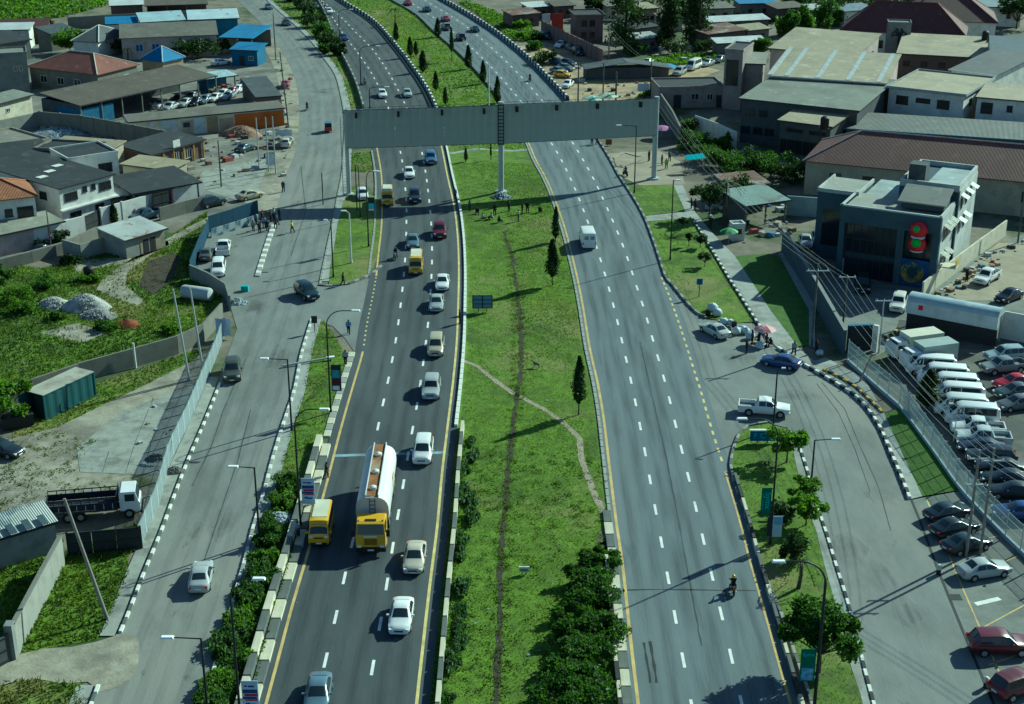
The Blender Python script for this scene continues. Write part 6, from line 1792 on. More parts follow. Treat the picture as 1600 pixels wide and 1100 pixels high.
def motorcycle(x, y, h, label, rider, shirt, helmet, z=.062, fairing=(.02, .02, .025)):
    c = G(x, y, 0.3)
    t = thing('motorcycle', label, 'motorcycle', (c.x, c.y, z), h, 'motorcycles on the roads')
    for xw in (.62, -.62):
        w = MB().lathe([(.2, -.05), (.29, -.05), (.31, 0), (.29, .05), (.2, .05)], 16, (xw, 0, .31), axis='y').build('wheel', TYRE, t, smooth=50)
        MB().lathe([(.19, -.02), (.19, .02)], 10, (xw, 0, .31), axis='y').build('rim', RIM, w)
    MB().tube([(.62, 0, .31), (.5, 0, .7), (.4, 0, .98)], .045, 6).build('fork', GALV, t)
    MB().tube([(.36, -.36, 1.03), (.42, -.15, 1.0), (.42, .15, 1.0), (.36, .36, 1.03)], .025, 6).build('handlebar', BLACK, t)
    q = MB().box(.15, 0, .72, .5, .24, .22, taper=.8); q.box(.0, 0, .45, .5, .26, .32); q.build('tank', paint('bike %.2f' % fairing[0], fairing), t)
    MB().box(-.38, 0, .74, .72, .26, .1).build('seat', BLACK, t)
    MB().tube([(-.1, -.16, .35), (-.7, -.18, .38)], .045, 7).build('exhaust', GALV, t)
    MB().box(.5, 0, .88, .12, .2, .2).build('headlight', HEADL, t)
    MB().box(-.78, 0, .7, .1, .2, .1).build('taillight', TAILL, t)
    p = person('ride', (c.x - .2 * math.cos(h), c.y - .2 * math.sin(h), z), h, shirt, (.03, .03, .035), rider, 'riders on motorcycles')
    q = MB().lathe([(.14, 1.4), (.15, 1.5), (.13, 1.6), (.06, 1.66)], 12, (.13, 0, 0))
    q.build('helmet', paint('helmet %.2f %.2f %.2f' % helmet, helmet), p, smooth=50)
motorcycle(1145, 921, lane_h(R_RIGHT, 921, False), 'dark motorcycle alone in the outer lane of the near right carriageway', 'person in black with yellow helmet riding away on the near right carriageway', (.012, .014, .016), (.6, .36, .02))
motorcycle(828, 125, lane_h(R_LINE2, 125, False), 'motorcycle on the right carriageway just beyond the billboard', 'person riding a motorcycle just beyond the billboard on the right carriageway', (.015, .018, .02), (.02, .02, .02))
motorcycle(618, 402, lane_h(L_LINE1, 402), 'motorcycle in the outer lane beside the yellow minibus', 'person in dark clothes riding in the outer lane beside the yellow minibus', (.015, .02, .025), (.012, .012, .014))
motorcycle(480, 170, heading(480, 170, 4, -30), 'motorcycle on the left service road beyond the tricycle', 'person riding up the left service road beyond the tricycle', (.05, .03, .04), (.04, .02, .02), .05)
motorcycle(570, 130, lane_h(L_LEFT, 130), 'motorcycle hugging the wall of the far left carriageway', 'person in pale blue riding beside the wall of the far left carriageway', (.2, .4, .45), (.3, .2, .2))
motorcycle(977, 272, heading(977, 272, -20, -10), 'motorcycle waiting on the sandy ground near the right billboard post', 'person in dark blue sitting on a motorcycle near the right billboard post', (.02, .06, .1), (.02, .02, .02), .03)

def tricycle(x, y):
    c = G(x, y, .7); h = heading(x, y, 3, -30)
    t = thing('motor_tricycle', 'small red and blue three-wheeled taxi on the left service road', 'tricycle', (c.x, c.y, .05), h)
    RB = paint('trike red', (.3, .02, .03))
    q = MB().box(-.1, 0, .6, 2.0, 1.3, .6); q.box(1.0, 0, .65, .5, .7, .6, taper=.7); q.build('body', RB, t)
    q = MB().box(-.15, 0, 1.72, 1.9, 1.3, .14, taper=.9); q.build('roof', paint('trike blue', (.04, .12, .22)), t)
    q = MB()
    for sx in (.75, -1.0):
        for sy in (-.58, .58):
            q.tube([(sx, sy, .8), (sx, sy, 1.7)], .035, 5)
    q.build('roof_frame', BLACK, t)
    MB().box(-1.06, 0, 1.3, .03, 1.1, .6).build('rear_panel', BLACK, t)
    MB().box(.85, 0, 1.3, .03, 1.0, .6).build('windscreen', GLASS, t)
    MB().box(-.4, 0, 1.0, .5, 1.1, .3).build('seat', BLACK, t)
    for (a, b) in ((1.1, 0), (-.7, .6), (-.7, -.6)):
        MB().lathe([(.2, -.06), (.24, -.05), (.24, .05), (.2, .06)], 12, (a, b, .24), axis='y').build('wheel', TYRE, t, smooth=50)
    for s in (-1, 1):
        MB().box(-1.11, s * .5, .7, .03, .15, .2).build('taillight', TAILL, t)
tricycle(513, 200)

# ------------------------------------------------------------------ people on foot
CROWD = 'people by the roadside'
PP = [
 ('stand', 406, 365, (.03, .035, .04), (.02, .02, .025), 'person in black nearest the striped kerb end of the group by the blue hoarding'),
 ('stand', 413, 357, (.25, .3, .32), (.02, .025, .04), 'person in grey shirt in the middle of the group by the blue hoarding'),
 ('walk', 418, 362, (.02, .03, .05), (.02, .02, .02), 'person in dark blue stepping off the kerb in the group by the hoarding'),
 ('stand', 423, 346, (.03, .03, .03), (.03, .02, .02), 'tall person in black towards the road side of the group'),
 ('stand', 428, 343, (.5, .52, .5), (.02, .02, .03), 'person in white shirt at the rear of the group'),
 ('walk', 433, 352, (.03, .08, .14), (.02, .02, .03), 'person in blue shirt at the road edge of the group'),
 ('stand', 400, 352, (.1, .2, .22), (.02, .02, .03), 'person in teal close to the blue hoarding'),
 ('stand', 431, 358, (.06, .05, .05), (.02, .02, .03), 'person in dark brown facing the road at the front of the group'),
 ('walk', 457, 364, (.45, .42, .05), (.02, .025, .03), 'person in yellow vest crossing the left service road'),
 ('walk', 536, 446, (.015, .015, .018), (.015, .015, .018), 'person in black walking past the tip of the upper island'),
 ('walk', 545, 522, (.12, .28, .5), (.015, .015, .02), 'person in light blue shirt walking at the lower island tip'),
 ('walk', 540, 570, (.28, .32, .36), (.012, .013, .016), 'person in grey shirt walking on the dry grass by the tall lamp'),
 ('walk', 510, 748, (.02, .02, .022), (.1, .05, .03), 'person in black walking along the parapet behind the yellow minibus'),
 ('stand', 488, 792, (.6, .38, .03), (.015, .015, .02), 'conductor in yellow shirt standing behind the stopped yellow minibus'),
 ('stand', 467, 842, (.2, .24, .3), (.03, .035, .05), 'person in grey standing at the door side of the stopped yellow minibus'),
 ('stand', 711, 312, (.05, .12, .2), (.02, .02, .03), 'person in blue standing on the median kerb under the billboard'),
 ('stand', 719, 506, (.012, .013, .016), (.012, .012, .015), 'person in black standing on the median kerb beside the blue panel sign'),
 ('sit', 746, 334, (.02, .02, .025), (.02, .02, .025), 'person in black sitting in the billboard shadow on the median'),
 ('sit', 753, 344, (.35, .38, .4), (.03, .03, .04), 'person in white sitting in the billboard shadow on the median'),
 ('stand', 734, 330, (.03, .1, .14), (.02, .02, .02), 'person in teal standing left of those sitting on the median'),
 ('sit', 769, 343, (.4, .44, .46), (.02, .02, .03), 'person in pale shirt sitting right of the others on the median'),
 ('stand', 773, 337, (.02, .02, .025), (.02, .02, .025), 'person in black standing behind the person in pale shirt on the median'),
 ('sit', 779, 348, (.03, .035, .04), (.02, .02, .02), 'person in dark clothes sitting apart at the shadow edge on the median'),
 ('stand', 795, 330, (.014, .015, .018), (.014, .015, .018), 'person in black standing near the middle billboard post'),
 ('stand', 816, 334, (.012, .013, .015), (.012, .013, .015), 'person in black, left one of a pair in the median shadow'),
 ('stand', 824, 333, (.012, .013, .015), (.03, .02, .02), 'person in black with brown trousers, right one of a pair in the median shadow'),
 ('sit', 843, 333, (.03, .02, .02), (.02, .02, .02), 'person in brown sitting near the right yellow line on the median'),
 ('stand', 810, 346, (.25, .27, .28), (.02, .02, .03), 'person in grey bending low at the shadow edge on the median'),
 ('walk', 925, 226, (.02, .03, .035), (.02, .02, .02), 'person in dark clothes, left one walking on the road under the billboard'),
 ('walk', 933, 226, (.014, .015, .018), (.014, .015, .018), 'person in black, right one walking on the road under the billboard'),
 ('stand', 1014, 252, (.02, .02, .025), (.02, .02, .025), 'person in black left of the right billboard post'),
 ('stand', 1034, 258, (.03, .05, .06), (.02, .02, .02), 'person in dark teal right of the right billboard post'),
 ('stand', 1041, 264, (.3, .5, .06), (.05, .06, .06), 'person in lime vest right of the right billboard post'),
 ('carry', 1046, 252, (.12, .2, .22), (.02, .02, .02), 'person in blue grey behind the person in lime vest'),
 ('stand', 1080, 327, (.014, .015, .018), (.014, .015, .018), 'person in black, left one of the pair under the palm tree'),
 ('stand', 1086, 328, (.014, .015, .02), (.03, .03, .035), 'person in black, right one of the pair under the palm tree'),
 ('carry', 1166, 553, (.02, .02, .022), (.02, .02, .022), 'hawker in black standing in front of the pale bundles'),
 ('stand', 1197, 543, (.1, .02, .03), (.02, .02, .025), 'person in dark red under the pink umbrella'),
 ('stand', 1185, 541, (.02, .02, .02), (.02, .02, .02), 'person in black left of the pink umbrella'),
 ('stand', 1275, 552, (.02, .02, .02), (.02, .02, .025), 'person in black at the low end of the dark compound wall'),
 ('walk', 410, 346, (.2, .05, .05), (.02, .02, .03), 'person in dark red between teal and white shirts at the hoarding'),
 ('stand', 437, 344, (.02, .02, .02), (.05, .05, .06), 'person in black at the far road edge of the group'),
 ('walk', 396, 362, (.3, .32, .3), (.02, .02, .03), 'person in pale grey nearest the blue hoarding'),
 ('stand', 1175, 538, (.05, .06, .1), (.02, .02, .02), 'hawker in dark blue among the pale bundles'),
 ('sit', 1205, 541, (.02, .02, .02), (.06, .03, .02), 'hawker sitting in the shade right of the pink umbrella'),
 ('walk', 1240, 556, (.3, .3, .28), (.02, .02, .03), 'person in pale shirt behind the blue sedan'),
 ('walk', 1110, 356, (.02, .03, .03), (.02, .02, .02), 'person in dark clothes on the pavement before the kiosk'),
 ('stand', 443, 300, (.04, .05, .08), (.02, .02, .02), 'person in dark blue at the left roadside near the gold sedan'),
 ('stand', 1510, 440, (.03, .03, .03), (.02, .02, .02), 'person in black beside the pale wall near the white pickup'),
]
for pose, x, y, s, tr, lab in PP:
    c = G(x, y); hd = random.uniform(0, 6.28)
    if pose == 'walk':
        hd = random.choice((-1.5, 1.5, 0.1, 3.0))
    zz = .03 if 720 < x < 860 else .06
    p = person(pose, (c.x, c.y, zz if pose != 'sit' else zz - .05), hd, s, tr, lab, CROWD)
    p.scale = (1.22, 1.22, random.uniform(1.0, 1.07))

# ------------------------------------------------------------------ vegetation
def leaf_cloud(name, m, pts, size, jit=.5, flat_=.0, seed=1):
    """a crown as many leaf-sized faces, one quad bent along its middle for each leaf clump"""
    r = np.random.default_rng(seed)
    n = len(pts)
    u = r.normal(size=(n, 3)); u[:, 2] *= (1 - flat_); u /= np.linalg.norm(u, axis=1)[:, None]
    v = np.cross(u, r.normal(size=(n, 3))); v /= np.linalg.norm(v, axis=1)[:, None]
    s = size * (1 + jit * (r.random(n) * 2 - 1))
    a = (u * s[:, None]); b = (v * (s * .55)[:, None])
    w = np.cross(u, v) * (s * .18)[:, None]
    co = np.empty((n, 6, 3))
    co[:, 0] = pts - a; co[:, 1] = pts + b - a * .1 + w; co[:, 2] = pts + a; co[:, 3] = pts - b - a * .1 + w
    co = co[:, :4].reshape(-1, 3)
    me = bpy.data.meshes.new(name)
    me.vertices.add(n * 4); me.vertices.foreach_set('co', co.ravel().astype(np.float32))
    me.loops.add(n * 6); 
    i = np.arange(n) * 4
    lp = np.stack([i, i + 1, i + 2, i, i + 2, i + 3], 1).ravel()
    me.loops.foreach_set('vertex_index', lp.astype(np.int32))
    me.polygons.add(n * 2); me.polygons.foreach_set('loop_start', (np.arange(n * 2) * 3).astype(np.int32))
    me.materials.append(m)
    me.update(calc_edges=True); me.validate()
    return me

def clumps(n, centres, radii, r, fill=.65):
    """points gathered near the surface of several overlapping clumps"""
    k = r.integers(0, len(centres), n)
    d = r.normal(size=(n, 3)); d /= np.linalg.norm(d, axis=1)[:, None]
    q = fill + (1 - fill) * r.random(n) + np.abs(r.normal(size=n)) * .16 * (r.random(n) < .45)
    return np.array(centres)[k] + d * (np.array(radii)[k] * q[:, None] if np.array(radii).ndim == 2 else (np.array(radii)[k] * q)[:, None])

def cypress_mesh(seed, n=2600):
    """unit columnar crown: 1 m tall, about .22 m radius"""
    r = np.random.default_rng(seed)
    z = r.random(n) ** .8
    prof = np.clip(z * 7, 0, 1) * (1 - z ** 2.2 * .9) * .95 + .03
    th = r.random(n) * 2 * PI
    lob = 1 + .25 * np.sin(3 * th + z * 9 + seed) + .18 * np.sin(7 * th - z * 14)
    rad = .125 * prof * lob * (.4 + .6 * np.sqrt(r.random(n))) * (1 + .3 * (r.random(n) < .1))
    return leaf_cloud('crown', LEAFK, np.stack([rad * np.cos(th), rad * np.sin(th), z - .03 * r.random(n)], 1), .027, seed=seed)
CYP = [cypress_mesh(s) for s in (1, 2, 3)]
CYT = MB().tube([(0, 0, 0), (.03, .01, .6), (0, 0, 1.0)], [.09, .06, .04], 6).mesh('trunk', BARK)
def cypress(x, y, ytop, label, wide=1.0, stem=.22, group='cypress trees on the median'):
    c = G(x, y); H = max(2.0, hgt(x, y, ytop))
    t = thing('cypress_tree', label, 'tree', (c.x, c.y, .02), random.uniform(0, 6.28), group)
    o = put('trunk', CYT, t); o.scale = (1, 1, H * (stem + .15))
    o = put('crown', random.choice(CYP), t, (0, 0, H * stem)); k = H * (1 - stem); w = min(k, 5.0) * 1.05 * wide
    o.scale = (w, w, k)
    return t
cypress(904, 648, 556, 'dark slender cypress standing alone at the lower median beside the worn footpath', .95, .2)
cypress(863, 446, 373, 'dark cypress beside the white panel van, with a bare stem', 1.2, .2)
cypress(868, 378, 322, 'thin cypress just behind the one beside the white van', .8, .12)
cypress(728, 253, 231, 'little cypress at the lower edge of the billboard left of the middle post', 1.1, .1)
cypress(767, 250, 222, 'sapling stem at the lower edge of the billboard beside the middle post', .5, .2)
cypress(777, 162, 119, 'tall cypress rising just behind the billboard at the right road', 1.0, .05)
cypress(755, 131, 94, 'cypress beside the white sign mast behind the billboard', 1.1, .08)
cypress(732, 108, 70, 'bushy cypress at the road edge, third from the billboard', 1.2, .08)
cypress(706, 96, 43, 'tall thin cypress with bare stem at the road edge', .7, .3)
cypress(684, 58, 28, 'cypress at the far right edge of the median near dark cars', 1.3, .05)
cypress(619, 66, 36, 'cypress near the striped kerb on the far median, uppermost of that side', 1.3, .12)
cypress(641, 90, 57, 'cypress with a lower twin beside it near the striped kerb', 1.2, .1)
cypress(650, 88, 64, 'shorter twin beside the taller cypress near the striped kerb', 1.3, .1)
cypress(661, 113, 79, 'cypress widening into a broad skirt near the striped kerb', 1.5, .05)
cypress(681, 143, 111, 'cypress in the middle of the far median just behind the billboard', 1.2, .1)
cypress(696, 165, 136, 'small cypress almost touching the upper edge of the billboard', 1.1, .1)
cypress(179, 352, 318, 'dark cypress before the white perimeter wall between the black gates', 1.6, .1, 'trees left of the road')
cypress(1448, 640, 577, 'conifer with spreading twigs among the white minibuses', 2.0, .12, 'trees right of the road')

def crown_tree(name, label, x, y, H, W, m, group=None, trunk=.35, seed=1, leaf=.22, n=2600, lean=0.0, cat='tree', dens=1.0, loc=None):
    """broad tree: tapered trunk, limbs into several leaf clumps"""
    r = np.random.default_rng(seed)
    c = loc or G(x, y)
    t = thing(name, label, cat, (c.x, c.y, .02), 0, group)
    base = H * trunk
    k = 15
    cs, rs = [], []
    for i in range(k):
        a = 2 * PI * i / k + r.random() * .8; q = W * (.1 + .38 * r.random())
        cs.append((q * math.cos(a) + lean * .6, q * math.sin(a), base + (H - base) * (.28 + .5 * r.random()))); rr = W * (.09 + .11 * r.random()); rs.append((rr, rr, min(rr * .8, (H - base) * .36)))
    cs.append((lean * .6, 0, base + (H - base) * .7)); rs.append((W * .26, W * .26, (H - base) * .3))
    q = MB(); tr = max(.05, min(.3, H * .03))
    q.tube([(0, 0, 0), (lean * .2, 0, base * .6), (lean * .5, 0, base * 1.25)], [tr, tr * .75, tr * .5], 7)
    for cc in cs:
        q.tube([(lean * .4, 0, base * .95), (cc[0] * .5 + lean * .3, cc[1] * .5, (base + cc[2]) / 2), cc], [tr * .45, tr * .28, tr * .12], 5)
    q.build('trunk', BARK, t)
    p = clumps(int(n * dens), cs, rs, r, .5)
    p = p[p[:, 2] > .08]
    put('crown', leaf_cloud('crown', m, p, leaf, flat_=.3, seed=seed), t)
    return t

def bush(label, x, y, H, W, m, group, seed, n=900, leaf=.14, loc=None, name='shrub'):
    r = np.random.default_rng(seed)
    c = loc or G(x, y)
    t = thing(name, label, 'shrub', (c.x, c.y, .02), 0, group)
    k = 11
    cs = [(W * r.uniform(.1, .42) * math.cos(2 * PI * i / k + r.random()), W * r.uniform(.1, .42) * math.sin(2 * PI * i / k + r.random()), H * (.15 + .6 * r.random())) for i in range(k)] + [(0, 0, H * .6)]
    rs = [(W * q, W * q, H * (.16 + .16 * r.random())) for q in r.uniform(.1, .24, len(cs))]
    q = MB()
    for cc in cs:
        q.tube([(cc[0] * .1, cc[1] * .1, 0), (cc[0] * .6, cc[1] * .6, cc[2] * .6), cc], [.05, .035, .015], 4)
    q.build('stem', BARK, t)
    p = clumps(n, cs, rs, r, .45); p = p[p[:, 2] > .03]
    put('foliage', leaf_cloud('foliage', m, p, leaf, flat_=.25, seed=seed), t)
    return t

def palm(label, x, y, H, group=None, seed=1, fr=14, ln=2.6):
    r = random.Random(seed)
    c = G(x, y)
    t = thing('palm_tree', label, 'tree', (c.x, c.y, .02), 0, group)
    MB().tube([(0, 0, 0), (.15, 0, H * .5), (.1, .05, H)], [.2, .15, .12], 8).build('trunk', BARK, t)
    for i in range(fr):
        a = 2 * PI * i / fr + r.random() * .4; up = r.uniform(-.1, 1.0)
        q = MB(); pts = []
        for k in range(7):
            s = k / 6
            pts.append(Vector((.1 + math.cos(a) * ln * s, .05 + math.sin(a) * ln * s, H + up * s * 1.3 - 1.9 * s * s)))
        q.tube(pts, [.03] * 7, 3, cap=False)
        sd_ = Vector((-math.sin(a), math.cos(a), 0))
        for k in range(1, 7):
            for s in (-1, 1):
                for e in (0, .5):
                    p = pts[k - 1].lerp(pts[k], e) ; l = .5 * (1.15 - k / 7)
                    q.add([p, p + (pts[k] - pts[k - 1]) * .25, p + sd_ * s * l + Vector((math.cos(a) * .2, math.sin(a) * .2, -.22))], [(0, 1, 2)])
        q.build('frond', LEAFK if r.random() < .6 else LEAF, t)
    return t

crown_tree('broad_tree', 'broad leafy tree around the green lamp banner on the near right island', 1279, 1052, 6.2, 6.4, LEAF, None, .28, 11, .17, 11000, 0)
IB = 'shrubs and small trees on the right island'
crown_tree('small_tree', 'bright topped small tree beside the blue letter sign at the island head', 1229, 724, 3.6, 3.6, LEAFB, IB, .35, 12, .2, 1300)
crown_tree('small_tree', 'small bright tree at the island kerb above the pale green bush', 1257, 792, 3.0, 2.6, LEAFB, IB, .3, 13, .18, 900)
crown_tree('small_tree', 'yellow green bush tree overhanging the island kerb', 1259, 822, 3.0, 3.4, LEAFB, IB, .25, 14, .19, 1200)
bush('dark round clipped shrub beside the lamp with the small banner', 1219, 824, 2.6, 2.4, LEAFK, IB, 15, 1200)
bush('dark oval clipped shrub on the middle of the right island', 1240, 878, 2.9, 2.6, LEAFK, IB, 16, 1300)
palm('stunted palm in front of the dark oval shrub on the island', 1247, 921, 2.6, IB, 17, 10, 1.5)
bush('low shrub near the white lamp head on the right island', 1203, 800, 1.0, 1.0, LEAF, IB, 18, 300)
VB = 'young shrubs on the grass strip by the pavement'
for i, (x, y, H, W, lab) in enumerate(((1066, 357, 1.8, 1.6, 'young shrub nearest the cross path on the strip'), (1076, 386, 2.2, 1.2, 'thin dark shrub in the middle of the strip'), (1094, 388, 2.0, 2.0, 'round dark shrub close to the pavement kerb'), (1101, 418, 2.2, 2.2, 'lowest dark round shrub on the strip'))):
    crown_tree('small_tree', lab, x, y, H, W, LEAFK, VB, .3, 20 + i, .15, 600)
palm('ragged palm tree beside the pavement and the sea green shed', 1131, 352, 6.5, 'trees right of the road', 30, 16, 3.0)
RT = 'trees right of the road'
crown_tree('dark_tree', 'dark leafy tree left of the ragged palm tree', 1108, 340, 5.5, 5.5, LEAFK, RT, .3, 31, .22, 1600)
crown_tree('dark_tree', 'dark low tree between palm and rusty shack', 1152, 318, 4.5, 5.0, LEAFK, RT, .25, 32, .22, 1500)
CL = 'rank bushes right of the billboard'
for i, (x, y, H, W, m, lab) in enumerate(((1072, 208, 3.2, 5, LEAF, 'bush creeping over the low wall end behind the right billboard post'), (1084, 232, 3.4, 6, LEAFB, 'sunlit rank bush right of the right billboard post'), (1104, 252, 3.4, 7, LEAFB, 'sunlit bush below the teal sheet canopy'),
        (1125, 262, 3.6, 7, LEAF, 'bush between teal canopy and dark annex'), (1150, 272, 3.8, 8, LEAF, 'wide bush under the dark annex'), (1180, 268, 4.0, 7, LEAFK, 'dark bush at the foot of the dark annex'), (1205, 275, 4.2, 7, LEAF, 'bush in the corner between annex and red roof building'),
        (1232, 285, 3.8, 6, LEAFK, 'dark bush before the red roof building wall'), (1128, 235, 3.0, 5, LEAFB, 'sunlit bush against the white boundary sheets'))):
    bush(lab, x, y, H, W, LEAF if m is LEAFB else m, CL, 40 + i, 2600, .18)
bush('green bush on the roof line between tan block and slate hall', 1487, 112, 5.2, 6, LEAF, RT, 52, 1200, .26)
TT = 'tall trees beyond the billboard'
def hanging_tree(label, x, y, H, W, m, seed):
    r = np.random.default_rng(seed)
    c = G(x, y)
    t = thing('tall_tree', label, 'tree', (c.x, c.y, .02), 0, TT)
    MB().tube([(0, 0, 0), (.2, 0, H * .5), (0, .1, H * .95)], [.45, .3, .1], 8).build('trunk', BARK, t)
    cs, rs = [], []
    for i in range(15):
        z = H * (.22 + .72 * i / 14); a = r.random() * 6.28; q = W * .27 * (1.1 - .4 * i / 14)
        cs.append((q * math.cos(a), q * math.sin(a), z)); rs.append((W * .24, W * .24, H * .1))
    p = clumps(3000, cs, rs, r, .4); p[:, 2] -= .12 * H * r.random(len(p)) ** 2
    put('crown', leaf_cloud('crown', m, p, .34, seed=seed), t)
hanging_tree('tall dense dark tree nearest the ribbed wall beyond the billboard', 976, 82, 17, 10.5, LEAFK, 61)
hanging_tree('tall slimmer tree between two others beyond the billboard', 1042, 76, 15, 6.2, LEAFK, 62)
hanging_tree('tall drooping dark tree, right one of three beyond the billboard', 1090, 70, 16, 7.5, LEAFK, 63)
for i in range(7):
    bush('tall clipped bush number %s of the hedge row beside the maroon roofs' % ('one two three four five six seven'.split()[i]) if False else
         ('clipped hedge bush at the left end of the row beside the maroon roofs', 'second clipped hedge bush from the left end of the row', 'third clipped hedge bush from the left end of the row', 'middle clipped hedge bush of the row near the maroon roofs',
          'clipped hedge bush just right of the middle of the row', 'clipped hedge bush next to the one under the maroon eave', 'clipped hedge bush touching the maroon roof eave')[i], 1222 + i * 14, 56 - i * 2.5 + (3 if i % 2 else 0), 6.0 + (i % 3), 4.2, LEAF if i % 3 else LEAFB, 'clipped hedge beside the maroon roofs', 70 + i, 900, .32)
FB = 'bushes on the sandy ground and far verges'
for i, (x, y, H, W, m, lab) in enumerate(((850, 100, 3.4, 6, LEAF, 'leafy bush beside the striped kerb among the parked cars'), (836, 78, 2.6, 5, LEAF, 'bush beside the striped kerb near the dark blue SUV'), (818, 62, 2.4, 6, LEAFB, 'low bush on the far verge of the right carriageway'),
        (840, 62, 2.2, 4, LEAFK, 'dark low bush above the leafy one on the sandy ground'), (815, 45, 2.4, 5, LEAFB, 'bright low bush at the far right verge'), (992, 86, 3.2, 6, LEAF, 'bush at the foot of the first tall tree'), (1055, 84, 3.4, 7, LEAFK, 'dark bush under the slim tall tree'), (1100, 80, 3, 7, LEAFK, 'dark bush under the drooping tree'), (1013, 152, 1.8, 4, LEAFB, 'bright low hedge just behind the billboard right end'))):
    bush(lab, x, y, H, W, m, FB, 80 + i, 900, .26)
# left side
LT = 'trees left of the road'
crown_tree('bright_tree', 'bright green young tree cut by the left frame edge beside the container', 8, 660, 4.6, 5.6, LEAFB, LT, .15, 101, .26, 2200)
crown_tree('leafy_tree', 'bright leafy tree left of the school block', 110, 83, 5.5, 9, LEAFB, LT, .2, 102, .34, 1800)
crown_tree('leafy_tree', 'dark round tree between the gabled house and the school block', 168, 84, 5.2, 7, LEAFK, LT, .2, 103, .34, 1500)
crown_tree('leafy_tree', 'dark bush tree right of the blue pavilion', 308, 92, 4.6, 9, LEAFK, LT, .15, 104, .34, 1500)
palm('small palm left of the blue pavilion', 200, 96, 3.0, LT, 105, 10, 2.0)
bush('bush by the white perimeter wall near the dark sedan', 92, 384, 2.4, 3.2, LEAFK, LT, 106, 800, .2)
bush('low dark bush left of the dark sedan below the perimeter wall', 60, 388, 1.6, 3.0, LEAFK, LT, 107, 700, .2)
LB = 'rank bushes on the grassy lot'
for i, (x, y, H, W, m, lab) in enumerate(((18, 470, 2.2, 5, LEAFB, 'sunlit rank bush at the left edge of the grassy lot'), (40, 488, 1.8, 4, LEAFB, 'rank bush left of the pale rubble heap'), (70, 450, 1.6, 4, LEAF, 'rank bush above the pale rubble heap'), (8, 440, 2.0, 4, LEAF, 'rank bush at the left edge below the retaining wall'),
        (112, 412, 1.5, 3, LEAFK, 'dark bush at the ruined block walls'), (90, 500, 1.0, 2.2, LEAF, 'low weeds between the two rubble heaps'), (145, 440, 1.2, 3, LEAFB, 'weeds beside the black water tank'), (165, 515, 1.2, 3, LEAF, 'weeds left of the red soil heap'), (270, 520, 1.0, 3, LEAFB, 'weeds before the boundary wall near the white posts'))):
    bush(lab, x, y, H, W, m, LB, 110 + i, 700, .2)
# far upper left field: a mass nobody could count
def mass(name, label, px, n, hmax, m, leaf, seed):
    r = np.random.default_rng(seed)
    w = [G(*p) for p in px]
    P = scatter(w, n, r)
    z = r.random(len(P)) ** 1.5 * hmax * (.6 + .4 * np.sin(P[:, 0] * .7) * np.cos(P[:, 1] * .5))
    o = put(name, leaf_cloud(name, m, np.column_stack([P, np.abs(z) + .1]), leaf, flat_=.3, seed=seed))
    tag(o, label, None, None, 'stuff')
    return o
def inside(P, poly):
    x, y = P[:, 0], P[:, 1]
    ins = np.zeros(len(P), bool)
    n = len(poly)
    for i in range(n):
        a, b = poly[i], poly[(i + 1) % n]
        c = ((a[1] > y) != (b[1] > y)) & (x < (b[0] - a[0]) * (y - a[1]) / (b[1] - a[1] + 1e-12) + a[0])
        ins ^= c
    return ins
def scatter(w, n, r):
    poly = [(p[0], p[1]) for p in w]
    lo = np.min(poly, 0); hi = np.max(poly, 0)
    out = np.empty((0, 2)); k = 0
    while len(out) < n and k < 40:
        q = lo + r.random((n * 2, 2)) * (hi - lo)
        out = np.vstack([out, q[inside(q, poly)]]); k += 1
    return out[:n]
mass('undergrowth', 'thick green undergrowth covering the field at the upper left', [(-60, -25), (130, -25), (172, 8), (105, 26), (60, 34), (-60, 34)], 9000, 1.8, LEAFB, .5, 130)
mass('undergrowth', 'dark scrub along the upper right edge between houses', [(1200, -20), (1700, -20), (1700, 6), (1560, 12), (1380, 14), (1240, 6)], 7000, 3.5, LEAFK, .6, 131)
mass('undergrowth', 'scrub between the far shacks behind the tall trees', [(940, -20), (1200, -20), (1210, 40), (1110, 44), (1000, 30)], 4000, 2.2, LEAFK, .5, 132)
mass('undergrowth', 'green weeds along the line of cars beyond the billboard', [(995, 105), (1010, 92), (1130, 82), (1128, 90), (1060, 103)], 3000, .8, LEAFB, .3, 133)
mass('undergrowth', 'green weeds on the far verge right of the road', [(745, 8), (830, 40), (842, 62), (800, 62), (770, 40), (715, 2)], 3500, .8, LEAFB, .35, 134)
crown_tree('shade_tree', 'dark tree at the upper right corner beside the maroon roof', 1588, 45, 9, 11, LEAFK, RT, .2, 135, .4, 2000)
# bushes between the two left roads, far end
SB = 'bushes between the left roads'
for i, (x, y, H, W, m, lab) in enumerate(((472, 12, 3.5, 6, LEAFK, 'dark bush at the far end of the strip between the left roads'), (482, 26, 4.0, 6.5, LEAFK, 'dark bush below the far end of the strip, near the palm'), (492, 42, 4.2, 7, LEAFK, 'big dark bush at the middle of the far strip'), (506, 58, 4.2, 7, LEAF, 'big bush with paler leaves on the far strip'),
        (516, 74, 4.0, 6.5, LEAFK, 'dark bush at the foot of the far strip by the retaining wall'), (528, 86, 3.0, 4.5, LEAFK, 'lowest dark bush of the far strip beside the curved lamp'), (508, 84, 2.4, 4, LEAF, 'low bush at the service road side of the far strip'), (458, 2, 3, 5, LEAFK, 'dark bush at the upper edge between the left roads'))):
    bush(lab, x, y, H, W, m, SB, 140 + i, 1100, .3)
palm('palm with drooping fronds on the far strip between the left roads', 480, 34, 5.5, SB, 150, 14, 3.0)
palm('ragged palm on the far median beside the striped kerb', 617, 40, 4.2, 'cypress trees on the median', 151, 12, 2.4)
